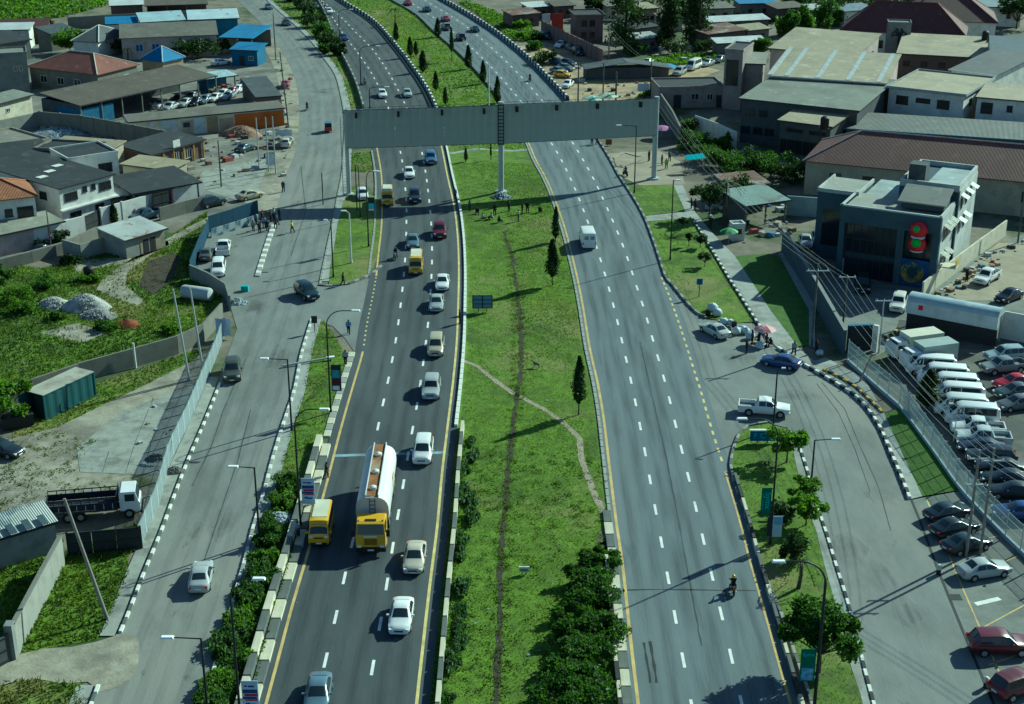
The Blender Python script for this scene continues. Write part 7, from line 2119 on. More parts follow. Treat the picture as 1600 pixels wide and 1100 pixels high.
# shrubs along the parapets, near
NB = 'shrubs below the outer parapet'
def along(f, d, y0, y1, n):
    pts = resample(wline(shift(f, d), y0, y1), 1.0)
    return [pts[int((len(pts) - 1) * i / (n - 1))] for i in range(n)]
POSW = ['topmost', 'second', 'third', 'fourth', 'fifth', 'sixth', 'seventh', 'eighth', 'ninth', 'tenth', 'eleventh', 'twelfth', 'thirteenth', 'fourteenth', 'fifteenth', 'sixteenth']
for i, p in enumerate(along(L_LEFT, -3.4, 770, 1200, 14)):
    bush(POSW[i] + ' shrub down the row below the outer parapet of the left carriageway', 0, 0, random.uniform(.6, 1.5), random.uniform(2.2, 3.4), LEAFB if i % 3 == 1 else LEAF, NB, 160 + i, 2600, .13, loc=p + Vector((random.uniform(-.9, .4), random.uniform(-1, 1), 0))).scale = (.9, 1.5, 1)
for i, p in enumerate(along(SL_RIGHT, 2.6, 880, 1200, 8)):
    bush(POSW[i] + ' shrub down the row beside the service road pavement', 0, 0, random.uniform(.5, 1.2), random.uniform(1.6, 3.0), LEAF if i % 2 else LEAFB, 'shrubs beside the service road pavement', 180 + i, 1300, .16, loc=p)
for i, p in enumerate(along(L_RIGHT, 2.5, 690, 1200, 16)):
    bush(POSW[i] + ' low shrub down the row on the median side of the narrow parapet', 0, 0, random.uniform(.35, .9), random.uniform(1.2, 2.2), mat('blue green leaves', (.07, .14, .04), rough=.6, var=.45, leafy=.5), 'low shrubs behind the narrow parapet', 200 + i, 900, .13, loc=p + Vector((random.uniform(-.6, .6), random.uniform(-1.6, 1.6), 0))).scale = (.8, 1.9, 1)
MR = [(935, 885, 1.8, 3), (918, 915, 2.2, 3.6), (930, 945, 2.6, 4), (905, 965, 2.2, 3.8), (925, 995, 3.0, 4.6), (893, 1010, 2.2, 3.6), (915, 1045, 3.0, 4.8), (880, 1060, 2.2, 3.6), (905, 1095, 3.0, 5), (870, 1110, 2.2, 4), (915, 1140, 3, 5)]
for i, (x, y, H, W) in enumerate(MR):
    bush(POSW[i] + ' bush down the thicket beside the right carriageway parapet on the median', x, y, H * .8, W * 1.1, LEAF, 'thicket on the near median', 220 + i, 4200, .14)

LOT_BARE = ([(330, 338), (322, 350), (240, 396), (200, 425), (196, 446), (225, 470), (215, 478), (172, 462), (150, 452), (165, 432), (215, 398), (300, 352)], [(232, 408), (268, 396), (284, 402), (268, 440), (240, 462), (216, 446)], [(60, 520), (120, 505), (170, 520), (130, 535)], [(110, 408), (190, 402), (262, 376), (265, 384), (196, 412), (120, 424)])
for i, q in enumerate(LOT_BARE):
    flat('bare_and_shadow_ground', q, .026, SOIL_SHADOW if i == 1 else GRAVEL)  # the dark patch is bare soil with part of the hoarding's shadow painted in

# grass: blades standing on the turf, nobody could count them
def grass(label, px, dens, h, w_, m, seed, world=None, name='grass', holes=()):
    r = np.random.default_rng(seed)
    w = world or [G(*p) for p in px]
    poly = [(p[0], p[1]) for p in w]
    area = abs(sum(poly[i][0] * poly[(i + 1) % len(poly)][1] - poly[(i + 1) % len(poly)][0] * poly[i][1] for i in range(len(poly)))) / 2
    n = int(area * dens)
    P = scatter(w, n, r)
    for q in holes:
        P = P[~inside(P, [(p.x, p.y) for p in (G(*a) for a in q)]) | (r.random(len(P)) < .12)]
    n = len(P)
    pat = .5 + .5 * np.sin(P[:, 0] * .9 + 2 * np.sin(P[:, 1] * .35)) * np.sin(P[:, 1] * .7 + np.cos(P[:, 0] * .5) * 2)
    H = h * (.35 + .9 * r.random(n) * (.4 + .8 * pat))
    th = r.random(n) * 2 * PI
    dx, dy = np.cos(th) * w_ / 2, np.sin(th) * w_ / 2
    ln = r.normal(size=(n, 2)) * (.45 * H)[:, None]
    co = np.zeros((n, 3, 3))
    co[:, 0, 0] = P[:, 0] - dx; co[:, 0, 1] = P[:, 1] - dy; co[:, 1, 0] = P[:, 0] + dx; co[:, 1, 1] = P[:, 1] + dy
    co[:, 2, 0] = P[:, 0] + ln[:, 0]; co[:, 2, 1] = P[:, 1] + ln[:, 1]; co[:, 2, 2] = H
    co[:, :2, 2] = .02
    me = bpy.data.meshes.new(name)
    me.vertices.add(n * 3); me.vertices.foreach_set('co', co.ravel().astype(np.float32))
    me.loops.add(n * 3); me.loops.foreach_set('vertex_index', np.arange(n * 3, dtype=np.int32))
    me.polygons.add(n); me.polygons.foreach_set('loop_start', (np.arange(n) * 3).astype(np.int32))
    me.materials.append(m); me.update(calc_edges=True)
    o = put(name, me); o['kind'] = 'stuff'; o['label'] = label
    return o
def ribbon_poly(fa, fb, y0, y1):
    ys = yrange(y0, y1)
    return [G(fa(y), y) for y in ys] + [G(fb(y), y) for y in reversed(ys)]
grass('rough green grass on the near median', None, 34, .14, .12, GRASSM, 301, ribbon_poly(*MEDIAN, 640, 1180))
grass('green grass on the middle of the median', None, 20, .14, .15, GRASSM, 302, ribbon_poly(*MEDIAN, 255, 640))
grass('green grass on the far median beyond the billboard', None, 4, .35, .35, GRASSM, 303, ribbon_poly(*MEDIAN, -15, 235))
grass('lime grass in the sunlit hollow of the median', [(735, 250), (850, 260), (880, 330), (905, 470), (905, 560), (830, 560), (822, 460), (800, 350)], 8, .2, .18, GRASSM, 319)
grass('grass on the verge between service road and left carriageway', None, 20, .35, .16, GRASSD, 304, ribbon_poly(VL_A, vl_right, 505, 1180))
grass('grass on the upper island', ISL_TOP, 12, .22, .16, GRASSM, 305)
grass('grass on the strip above the cross path', VERGE_A, 12, .2, .16, GRASSM, 306)
grass('grass on the strip beside the right pavement', VERGE_B, 14, .22, .16, GRASSM, 307)
grass('grass on the right island', ISL_R[:13] + [(1285, 1140), (1350, 1140)] + ISL_R[15:], 20, .26, .14, GRASSD, 308)
grass('rank grass on the vacant lot', LOT_GRASS, 16, .42, .17, GRASSD, 309, holes=LOT_BARE)
grass('rank grass along the boundary wall', STRIP_GRASS, 14, .35, .18, GRASSD, 310)
for i, q in enumerate((GR_L1, GR_L2, GR_L3)):
    grass('rank grass behind the left pavement' if i == 0 else ('rank grass left of the plaster wall' if i == 1 else 'rank grass at the lower left corner'), q, 22, .5, .18, GRASSD, 311 + i)
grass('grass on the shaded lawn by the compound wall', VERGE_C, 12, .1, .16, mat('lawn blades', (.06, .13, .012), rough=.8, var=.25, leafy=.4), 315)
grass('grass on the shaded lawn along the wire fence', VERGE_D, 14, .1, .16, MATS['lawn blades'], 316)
grass('grass on the strip between the far left roads', None, 3, .35, .3, GRASSD, 317, ribbon_poly(shift(SL_RIGHT, 1.2), shift(L_LEFT, -1.5), -10, 165))
grass('tufts beside the far billboard post', ISL_FAR, 10, .25, .2, GRASSD, 318)
def tufts(label, px, n, seed):
    r = np.random.default_rng(seed)
    w = [G(*p) for p in px]
    P = scatter(w, n, r)
    pts = np.repeat(P, 14, 0) + r.normal(size=(n * 14, 2)) * .22
    o = put('weeds', leaf_cloud('weeds', GRASSD, np.column_stack([pts, r.random(n * 14) * .16 + .02]), .085, seed=seed)); o['kind'] = 'stuff'; o['label'] = label
tufts('weeds scattered on the pale gravel yard', [(-60, 700), (90, 672), (150, 690), (120, 745), (215, 770), (60, 812), (-60, 850)], 260, 320)
tufts('tall weeds dotted over the vacant lot', LOT_GRASS, 500, 321)
mass('ground_cover', 'low leafy ground cover below the outer parapet of the left carriageway', [(432, 770), (480, 770), (462, 850), (440, 930), (415, 1010), (392, 1110), (345, 1240), (290, 1240), (330, 1100), (350, 1020), (375, 935), (392, 880), (408, 830)], 9000, .5, LEAF, .13, 136)
mass('ground_cover', 'low leafy ground cover behind the narrow parapet of the median', [(716, 680), (730, 700), (722, 800), (712, 900), (702, 1000), (696, 1130), (668, 1130), (680, 1020), (692, 920), (702, 820)], 3500, .35, LEAFB, .11, 137)
tufts('darker weeds dotted over the near median', [(712, 690), (950, 720), (945, 880), (900, 900), (840, 1100), (690, 1100)], 420, 322)
tufts('weeds along the drain of the median', [(786, 360), (800, 360), (822, 480), (826, 580), (806, 690), (800, 800), (790, 1100), (764, 1100), (780, 800), (800, 600), (800, 480)], 260, 323)
r_ = np.random.default_rng(330)
lit = MB()
for (x0, y0, x1, y1, n) in ((715, 560, 940, 1080, 34), (740, 330, 890, 560, 12), (20, 420, 280, 540, 20), (1150, 740, 1260, 900, 8), (410, 760, 470, 1000, 14), (0, 700, 110, 800, 25), (1180, 520, 1250, 550, 14)):
    for _ in range(n):
        p = G(r_.uniform(x0, x1), r_.uniform(y0, y1)); s = r_.uniform(.06, .2)
        lit.add([(p.x - s, p.y, .1), (p.x, p.y - s * .7, .16), (p.x + s * .8, p.y, .12), (p.x, p.y + s * .6, .2)], [(0, 1, 2), (0, 2, 3)])
o = lit.build('litter', mat('pale litter', (.6, .62, .6), rough=.7, var=.3, scale=.3)); o['kind'] = 'stuff'; o['label'] = 'scraps of pale litter scattered on grass'

def junk(label, px, n, smax, seed):
    r = np.random.default_rng(seed)
    P = scatter([G(*p) for p in px], n, r)
    cols = [mat('junk %d' % i, c, var=.3, scale=2) for i, c in enumerate(((.4, .42, .4), (.06, .06, .06), (.2, .14, .09), (.08, .16, .26), (.3, .27, .2), (.25, .06, .04)))]
    q = MB()
    for p in P:
        s = smax * r.random() ** 2 + .15
        q.box(p[0], p[1], s * .3, s * r.uniform(.6, 1.6), s, s * .6, r.random() * 3, int(r.choice(6, p=(.3, .25, .15, .08, .18, .04))), r.uniform(.7, 1))
    o = q.build('clutter', cols); o['kind'] = 'stuff'; o['label'] = label
junk('crates, scraps and rubbish littering the concrete yard left of the road', [(200, 205), (440, 180), (450, 240), (320, 300), (270, 280)], 110, 1.0, 401)
junk('scraps piled along the yard wall behind the white houses', [(60, 190), (190, 200), (175, 222), (70, 215)], 120, 1.3, 402)
junk('rubbish along the verge of the far service road', [(430, 90), (455, 120), (462, 240), (440, 300), (425, 250)], 60, .7, 403)
junk('clutter around the market sheds beside the palm tree', [(1105, 300), (1240, 320), (1240, 370), (1160, 380), (1105, 340)], 90, .9, 404)
junk('clutter on the sandy ground beyond the billboard', [(900, 100), (1100, 110), (1110, 130), (1020, 160), (900, 160)], 90, .9, 405)
junk('clutter between the far shacks', [(990, 60), (1200, 50), (1200, 90), (1000, 100)], 160, 1.3, 406)
junk('scraps in the garage yard', [(200, 170), (390, 120), (395, 150), (220, 180)], 90, .9, 407)
junk('clutter along the pale wall by the white pickup', [(1450, 470), (1530, 405), (1600, 372), (1600, 385), (1480, 470)], 60, .8, 408)
junk('scraps on the gravel yard near the wire fence', [(220, 640), (300, 590), (262, 740), (215, 760)], 12, .35, 409)
junk('hawkers goods beside the pavement', [(1095, 492), (1175, 520), (1215, 540), (1200, 548), (1120, 505)], 40, .5, 410)
for i, (x, y, H, W, lab) in enumerate(((1240, 20, 7, 9, 'dark tree behind the brown roofed house near the hedge'), (1300, 34, 6, 8, 'dark tree left of the maroon roofs'), (1380, 12, 7, 9, 'dark tree behind the blue grey roofed house'), (1470, 8, 7, 10, 'dark tree behind the second maroon roof'), (1072, 44, 8, 8, 'dark tree between rusty houses behind the slim tall tree'), (930, 30, 7, 7, 'dark tree at the corner of the brown building'), (1190, 92, 5, 6, 'tree behind the tall narrow block'), (60, 62, 5, 7, 'tree between the dark roofed houses at the upper left'), (345, 84, 3.5, 5, 'small tree between blue pavilion and blue shop'))):
    crown_tree('shade_tree', lab, x, y, H, W, LEAFK if i % 3 else LEAF, 'trees among the far houses', .2, 420 + i, .36, 1600)
# ------------------------------------------------------------------ street lamps, poles, wires, signs
def lamp(label, x, y, ytop, arm, curved=False, tilt=0.0, mat_=STEELD, r=.085, back=0.0, head=1.0, armup=.25, name='street_lamp', armdeg=0):
    c = G(x, y); H = min(13, max(4, hgt(x, y, ytop)))
    t = thing(name, label, 'street lamp', (c.x, c.y, .03), R(armdeg), 'street lamps')
    lean = tilt
    q = MB()
    q.tube([(0, 0, 0), (0, 0, .5)], [r * 1.7, r * 1.6], 8)
    sgn = 1 if arm > 0 else -1; A = abs(arm)
    if curved:
        pts = [(0, 0, .5), (lean * .6, 0, H * .55), (lean, 0, H * .86)] + [(lean + sgn * A * (1 - math.cos(u)) * .62, 0, H * .86 + H * .14 * math.sin(u)) for u in np.linspace(.25, PI / 2, 6)] + [(lean + sgn * A, 0, H * 1.0)]
        q.tube(pts, [r * 1.2, r, r * .9] + [r * .62] * 7, 8)
    else:
        q.tube([(0, 0, .5), (lean, 0, H)], [r * 1.2, r * .85], 8)
    q.build('pole', mat_, t, smooth=50)
    if not curved:
        MB().tube([(lean, 0, H - .03), (lean + sgn * A, 0, H + armup * .3)], [r * .6, r * .5], 6).build('arm', mat_, t)
    ex = lean + sgn * A; ez = H + (0 if curved else armup * .3)
    h = MB(); h.box(ex + sgn * .4, 0, ez + .03, .95 * head, .34 * head, .13, taper=.8)
    h.build('lamp_head', LAMPW, t)
    MB().box(ex + sgn * .45, 0, ez - .045, .6 * head, .22 * head, .03).build('lamp_glass', HEADL, t)
    return t
lamp('tall lamp with curved arm reaching right over the row of shrubs at the lower left', 376, 1128, 905, 1.6, True)
lamp('short lamp with left arm at the service road kerb, lowest on the left', 326, 1130, 998, -1.9)
lamp('lamp with short left arm above the silver sedan on the verge', 406, 850, 731, -1.4)
lamp('tall curved lamp carrying the blue and red banner beside the yellow minibus', 470, 824, 640, 2.2, True)
lamp('lamp with left arm over the service road, above the banner lamp', 456, 674, 562, -1.9)
lamp('tall curved lamp reaching right near the lower island tip', 517, 646, 486, 2.6, True)
lamp('dark tall lamp on the upper island beside the stopped yellow minibus', 576, 386, 268, 1.0, True)
lamp('white painted lamp standing alone on the upper island', 549, 412, 334, -.35, mat_=KWHITE, r=.1, head=.8, armup=1.2)
lamp('curved lamp on the far left carriageway just above the billboard', 578, 170, 136, 3.0, True, r=.1)
lamp('curved lamp on the far left carriageway, middle one of three beside the wall', 564, 132, 72, 3.4, True, r=.1)
lamp('curved lamp on the far left carriageway, highest of three beside the bushes', 531, 66, 15, 2.6, True, r=.1)
lamp('dark slim post lamp on the service road side of the upper island', 521, 434, 345, -.3, head=.6)
lamp('lamp with left arm in front of the right part of the billboard', 991, 302, 197, -2.3)
lamp('tall dark post with small box on the grass strip beside the right carriageway', 1047, 407, 282, .2, head=.9, armup=0)
lamp('tall curved lamp with green banner on the right island', 1203, 852, 655, -2.7, True)
lamp('slim lamp beside the white double cab pickup', 1208, 672, 577, .2, head=.5)
lamp('lamp with right arm over the right service road, among small trees', 1266, 772, 688, 1.5)
lamp('big curved lamp in front of the broad tree on the right island', 1271, 1118, 878, -2.9, True, r=.11)
lamp('slim lamp inside the fenced car park beside the lowest minibus', 1490, 690, 640, -.3, head=.5, mat_=GALV, r=.05)

def upole(label, x, y, ytop, lean=(0, 0), cross=(), m=WOOD, r=.14, cat='pole', name='utility_pole', arm=2.2, ang=0.0, group='utility poles'):
    c = G(x, y); H = min(14, max(3, hgt(x, y, ytop)))
    t = thing(name, label, cat, (c.x, c.y, 0), 0, group)
    MB().tube([(0, 0, 0), (lean[0], lean[1], H)], [r, r * .72], 8).build('shaft', m, t, smooth=50)
    for k in cross:
        f = k / H
        MB().box(0, 0, 0, arm, .1, .12).build('crossarm', GALV, t, loc=(lean[0] * f, lean[1] * f - .12, k), rz=ang)
        for s in (-1, 0, 1):
            MB().lathe([(.05, 0), (.06, .1), (.03, .18)], 6).build('insulator', HEADL, t, loc=(lean[0] * f + s * arm * .42 * math.cos(ang), lean[1] * f - .12 + s * arm * .42 * math.sin(ang), k + .06))
    return t, Vector((c.x + lean[0], c.y + lean[1], H))
P1, T1 = upole('left one of twin timber poles with crossarms among the parked dark sedans', 1509, 870, 703, cross=(6.9, 9.3), arm=1.9)
P2, T2 = upole('right one of twin timber poles with crossarms among the parked dark sedans', 1531, 868, 700, cross=(9.0,), arm=1.9)
P3, T3 = upole('timber pole with crossarm at the compound wall near the lawn', 1268, 542, 412, cross=(9.3,), arm=2.6, m=CONCD)
P4, T4 = upole('pole with crossarm on the bank forecourt behind the compound wall', 1316, 520, 430, cross=(7.0,), arm=2.0, m=CONCD)
P5, T5 = upole('pole beside the guard room wall at the car park gate', 1373, 552, 470, cross=(6.4,), arm=2.0, m=GALV, r=.1)
P6, T6 = upole('timber pole beyond the billboard right end', 1016, 152, 96, cross=(), m=CONCD, r=.18)
P7, T7 = upole('timber pole with crossarm on the sandy ground below the tall tree', 951, 92, 38, cross=(8.8,), arm=3.0, m=WOOD, r=.18)
P8, T8 = upole('timber pole beside the white car just behind the billboard', 903, 168, 98, m=CONCD, r=.16)
P9, T9 = upole('dark pole on the sandy ground left of the lean-to shed', 942, 158, 98, m=CONCD, r=.16)
P10, T10 = upole('dark pole among umbrellas behind the billboard', 962, 164, 112, m=CONCD, r=.2)
P11, T11 = upole('timber pole beside the far service road near the upper edge', 431, 94, 20, cross=(), m=CONCD)
P12, T12 = upole('timber pole at the left kerb of the service road beyond the tricycle', 451, 199, 48, lean=(-.8, 0), m=CONCD)
upole('leaning pale pole on the rank grass at the lower left', 168, 968, 782, lean=(-2.3, .3), m=WOOD, r=.17)
upole('white pole, left one of two at the corner of gravel yard and grassy lot', 296, 594, 452, lean=(-.9, 0), m=GALV, r=.13)
upole('white pole, right one of two at the corner of gravel yard and grassy lot', 319, 590, 450, lean=(-.7, 0), m=GALV, r=.13)
upole('dark pole before the dark sedan on the bank', 81, 398, 330, m=CONCD, r=.1)
upole('dark pole on the concrete yard beside the dark teal sedan', 346, 292, 219, m=CONCD, r=.13)
upole('pale pole, left one of three along the roadside wall', 405, 262, 184, m=GALV, r=.12)
upole('pale pole, middle one of three along the roadside wall', 420, 268, 183, m=GALV, r=.12)
upole('pale pole, right one of three along the roadside wall', 431, 272, 182, m=GALV, r=.12)
upole('white sign mast behind the billboard beside two cypresses', 764, 172, 100, cross=(4.0, 5.5), arm=1.4, m=KWHITE, r=.15)
upole('dark pole behind the red roofed hall', 171, 122, 88, m=CONCD, r=.12)
upole('dark pole on the near side of the left hawker path', 505, 320, 270, m=CONCD, r=.1)
upole('dark slim pole on the upper island near the billboard post', 563, 340, 262, m=STEELD, r=.09)
upole('slim pole on the upper island beside the parked white car', 558, 330, 258, m=STEELD, r=.09)
upole('pale post standing against the boundary wall on the gravel yard', 212, 575, 552, m=KWHITE, r=.16)
upole('dark pole at the end of the red roof building', 1590, 380, 300, m=CONCD, r=.14)
upole('reddish timber prop leaning on the car park fence', 1342, 598, 556, lean=(1.3, .6), m=mat('reddish timber', (.3, .2, .16)), r=.1)

def wires(label, A, B, offs, sag):
    for k, o in enumerate(offs):
        a, b = Vector(A) + Vector(o), Vector(B) + Vector(o)
        pts = [a.lerp(b, i / 12) - Vector((0, 0, sag * 4 * (i / 12) * (1 - i / 12))) for i in range(13)]
        w = MB().tube(pts, .015, 4, cap=False).build('power_line', mat('grey cable', (.26, .28, .28), var=0))
        w.data.transform(Matrix.Translation(-pts[0])); w.location = pts[0]
        tag(w, ('left strand of ', 'middle strand of ', 'right strand of ')[k] + label.replace('thin overhead wire', 'the thin wires'), 'wire', 'overhead wires', 'thing')
OF = ((-.8, -.1, -.1), (0, -.1, -.1), (.8, -.1, -.1))
wires('thin overhead wire between the bank poles and the twin poles', T3, T1, OF, 1.2)
wires('thin overhead wire from the forecourt pole to the twin poles', T4, T2, OF, 1.4)
wires('thin overhead wire from the twin poles towards the lower right corner', T1, T1 + Vector((18, -34, 0)), OF, .8)
wires('thin overhead wire from the billboard side to the bank poles', G(1032, 165, 9), T3, OF, 2.0)
wires('thin overhead wire over the climbing bushes to the forecourt pole', G(1062, 180, 8), T4, OF[:2], 2.2)
wires('thin overhead wire between the far poles under the tall trees', T7, T6, OF[:2], .8)
wires('thin overhead wire along the far left roadside poles', T11, T12, OF[:2], .8)

def text(parent, s, loc, size, m, rot, name='lettering', align='CENTER'):
    cu = bpy.data.curves.new(name, 'FONT')
    cu.body = s; cu.size = size; cu.extrude = .006; cu.align_x = align; cu.align_y = 'CENTER'
    cu.materials.append(m)
    o = bpy.data.objects.new(name, cu); col.objects.link(o)
    me = bpy.data.meshes.new_from_object(o.evaluated_get(bpy.context.evaluated_depsgraph_get()))
    bpy.data.objects.remove(o)
    o = put(name, me, parent, loc); o.rotation_euler = rot
    return o
FLAT = (PI / 2, 0, 0)
def banner(label, x, y, z0, w, h, dx, bands, name='lamp_banner', cat='banner'):
    """flat board on a lamp post: bands are (from, to, colour)"""
    c = G(x, y)
    t = thing(name, label, cat, (c.x + dx, c.y - .12, z0))
    MB().box(0, 0, h / 2, w, .05, h).build('board', bands[0], t)
    for i, (u0, u1, v0, v1, m) in enumerate(bands[1]):
        MB().box(w * ((u0 + u1) / 2 - .5), -.03, h * (v0 + v1) / 2, w * (u1 - u0), .012, h * (v1 - v0)).build('printed_band', m, t)
    for zz in (.1, h - .1):
        MB().box(-math.copysign(w / 2 + .12, dx), .03, zz, .3, .04, .05).build('bracket', STEELD, t)
    return t
pB = mat('print blue', (.02, .05, .2), var=.3, scale=3); pR = mat('print red', (.3, .015, .04), var=.2); pW = mat('print pale', (.42, .52, .66), var=.1); pG = mat('print green', (.005, .13, .075), var=.2, scale=2); pC = mat('print cyan', (.12, .5, .5), var=.05); pD = mat('print dark', (.02, .03, .04), var=.2); pL = mat('print light', (.6, .66, .72), var=.05)
BN = [(.06, .94, .60, .72, pB), (.15, .95, .50, .58, pR), (.04, .9, .40, .485, pB), (.2, .95, .35, .39, pR)]
for (x, y, z, lab) in ((376, 1128, 1.0, 'pale blue and red banner on the big curved lamp at the lower left'), (470, 824, 2.4, 'pale blue and red banner on the tall lamp beside the yellow minibus')):
    t = banner(lab, x, y, z, 1.15, 2.5, .85, (pW, BN))
    for q in ((-.28, 2.08, .22, .12), (.1, 2.06, .4, .14), (-.2, .62, .3, .16), (.12, .56, .46, .14)):
        MB().box(q[0], -.03, q[1], q[2], .012, q[3]).build('printed_line', pB, t)
banner('dark and pale banner on the tall lamp beside the dry grass', 517, 646, 2.6, 1.0, 2.9, .75, (pD, [(.1, .9, .5, .8, mat('print teal', (.08, .25, .3), var=.6, scale=2)), (.1, .8, .04, .2, pL), (.1, .9, .26, .42, mat('print maroon', (.08, .01, .02), var=.3))]))
banner('green and white banner at the kerb of the upper island', 576, 386, 5.3, .9, 1.9, .6, (pD, [(.08, .92, .2, .55, pC), (.08, .92, .02, .16, pL)]))
t = banner('tall green banner with vertical lettering on the right island lamp', 1203, 852, 3.1, .85, 2.5, -.62, (pG, []))
text(t, 'Symx', (.14, -.045, 1.3), .74, pC, (PI / 2, PI / 2, 0)); MB().box(-.28, -.03, 1.2, .09, .012, 1.6).build('printed_line', mat('print dim cyan', (.03, .26, .22), var=.4, scale=6), t)
t = banner('small pale banner low on the right island lamp', 1203, 852, .9, .8, 2.0, .5, (pW, [(.1, .9, .6, .95, mat('print sky', (.2, .35, .5), var=.4)), (-.6, -.15, .05, .95, pD)]))
t = banner('green and blue banner on the big lamp in front of the broad tree', 1271, 1118, 3.0, 1.05, 2.6, -.75, (pG, [(.1, .9, .02, .4, mat('print photo', (.15, .3, .5), var=.9, scale=3))]))
text(t, 'Symx', (0, -.045, 2.15), .38, pC, FLAT)
def board(name, label, x, y, w, h, z, m, legs=2, thick=.12, rz=0.0, cat='sign'):
    c = G(x, y)
    t = thing(name, label, cat, (c.x, c.y, .02), rz)
    MB().box(0, 0, z + h / 2, w, thick, h).build('panel', m, t)
    for i in range(legs):
        MB().box(((i + .5) / legs - .5) * w * .8 if legs > 1 else 0, .06, (z + .1) / 2, .09, .09, z + .1).build('leg', STEELD, t)
    return t
t = board('letter_sign', 'blue letter sign with white top edge at the head of the right island', 1191, 694, 2.5, 1.1, .35, mat('sign blue', (.02, .12, .26), var=.15))
MB().box(0, .0, 1.52, 2.7, .35, .12).build('cap', KWHITE, t)
for i, ch in enumerate('FCE'):
    text(t, ch, (-.75 + i * .75, -.08, .9), .85, pC, FLAT)
t = board('panel_sign', 'dark framed sign of six blue panels standing on the median grass', 754, 488, 2.5, 1.7, .5, STEELD, 2, .06)
for i in range(2):
    for j in range(3):
        MB().box(-.6 + i * 1.2, -.05, .82 + j * .54, 1.06, .04, .42).build('panel', mat('panel blue', (.13, .22, .30), var=.15), t)
t = board('notice_board', 'little pale notice board on the near median grass', 819, 898, .85, .5, .25, KWHITE); MB().box(0, -.075, .46, .6, .03, .2).build('dark_smudge', mat('smudge', (.2, .22, .21), var=.6, scale=4), t)
board('round_sign', 'small blue sign on a thin post on the right grass strip', 1092, 465, .75, .8, 1.7, mat('sign blue', (.02, .12, .26), var=.15), 1, .05)
board('small_sign', 'small dark sign on a post at the lower island tip', 492, 520, .7, .9, 1.2, STEELD, 1, .06)
board('notice_board', 'white notice board at the rear of the sandy yard behind the billboard', 1005, 152, 2.4, 1.6, 1.2, pL, 2, .06)
board('brown_sign', 'small brown board at the sandy edge under the billboard', 951, 228, 1.1, 1.0, .2, mat('board brown', (.18, .08, .03)), 2, .06)

# ------------------------------------------------------------------ small things
def umbrella(label, x, y, c1, c2, H=2.3, r=1.35):
    c = G(x, y)
    t = thing('market_umbrella', label, 'umbrella', (c.x, c.y, .03), random.uniform(0, 1), 'market umbrellas')
    MB().tube([(0, 0, 0), (0, 0, H)], .03, 6).build('pole', GALV, t)
    n = 8
    for k in range(n):
        a0, a1 = 2 * PI * k / n, 2 * PI * (k + 1) / n
        q = MB(); rows = []
        for i in range(4):
            s = i / 3; rr = r * s; z = H - .55 * s ** 1.7
            rows.append((Vector((rr * math.cos(a0), rr * math.sin(a0), z)), Vector((rr * math.cos(a1), rr * math.sin(a1), z))))
        for i in range(3):
            q.add([rows[i][0], rows[i][1], rows[i + 1][1], rows[i + 1][0]], [(3, 2, 1, 0)])
        q.build('panel', c1 if k % 2 else c2, t)
UG = mat('umbrella green', (.04, .22, .06), var=.05); UG2 = mat('umbrella light green', (.16, .36, .14), var=.05); UP = mat('umbrella pink', (.5, .16, .2), var=.05); UP2 = mat('umbrella pale pink', (.62, .45, .42), var=.05); UV = mat('umbrella lilac', (.34, .14, .3), var=.05); UT = mat('umbrella teal', (.12, .34, .3), var=.05); UC = mat('umbrella cream', (.5, .5, .36), var=.05); UBL = mat('umbrella blue', (.04, .2, .45), var=.05)
umbrella('green umbrella beside the tiny white kiosk', 1138, 381, UG, UG2)
umbrella('pink umbrella over the hawkers at the service road mouth', 1194, 537, UP, UP2)
umbrella('lilac umbrella beside the right billboard post', 1034, 216, UV, UV, r=1.9)
umbrella('teal and cream umbrella just above the billboard edge, left of another', 925, 168, UT, UC, r=2.2)
umbrella('teal and cream umbrella just above the billboard edge, right of another', 950, 164, UT, UC, r=2.2)
umbrella('blue umbrella by the line of cars beyond the billboard', 1035, 116, UBL, UBL, r=3.2)
umbrella('lilac umbrella in the shade of the lean-to shed', 954, 118, UV, UP2, r=1.8)
c = G(1085, 268)
t = thing('sheet_canopy', 'little stall roof of teal sheet above the rank bushes', 'canopy', (c.x, c.y, .02), .25)
q = MB(); roof_slab(q, [(-1.6, -.8, 2.2), (1.6, -.8, 2.4), (1.6, .8, 2.8), (-1.6, .8, 2.6)], .06); q.build('roof', mat('teal sheet', (.03, .33, .36), rough=.5, var=.1), t)
for sx in (-1.4, 1.4):
    for sy in (-.7, .7):
        MB().box(sx, sy, 1.15, .08, .08, 2.3).build('post', WOOD, t)
t = thing('lean_to_shed', 'dark lean-to shed on the sandy ground under the tall tree', 'shed', G(975, 122), .12)
q = MB(); roof_slab(q, [(-9, -2.6, 2.6), (0, -2.6, 3.8), (0, 3, 3.8), (-9, 3, 2.6)], .1); roof_slab(q, [(0, -2.6, 3.84), (10, -2.6, 2.4), (10, 3, 2.4), (0, 3, 3.84)], .1); q.build('roof', R_SLATE, t)
MB().box(.5, .6, 1.25, 18, 3.6, 2.4).build('wall', W_DARK, t)
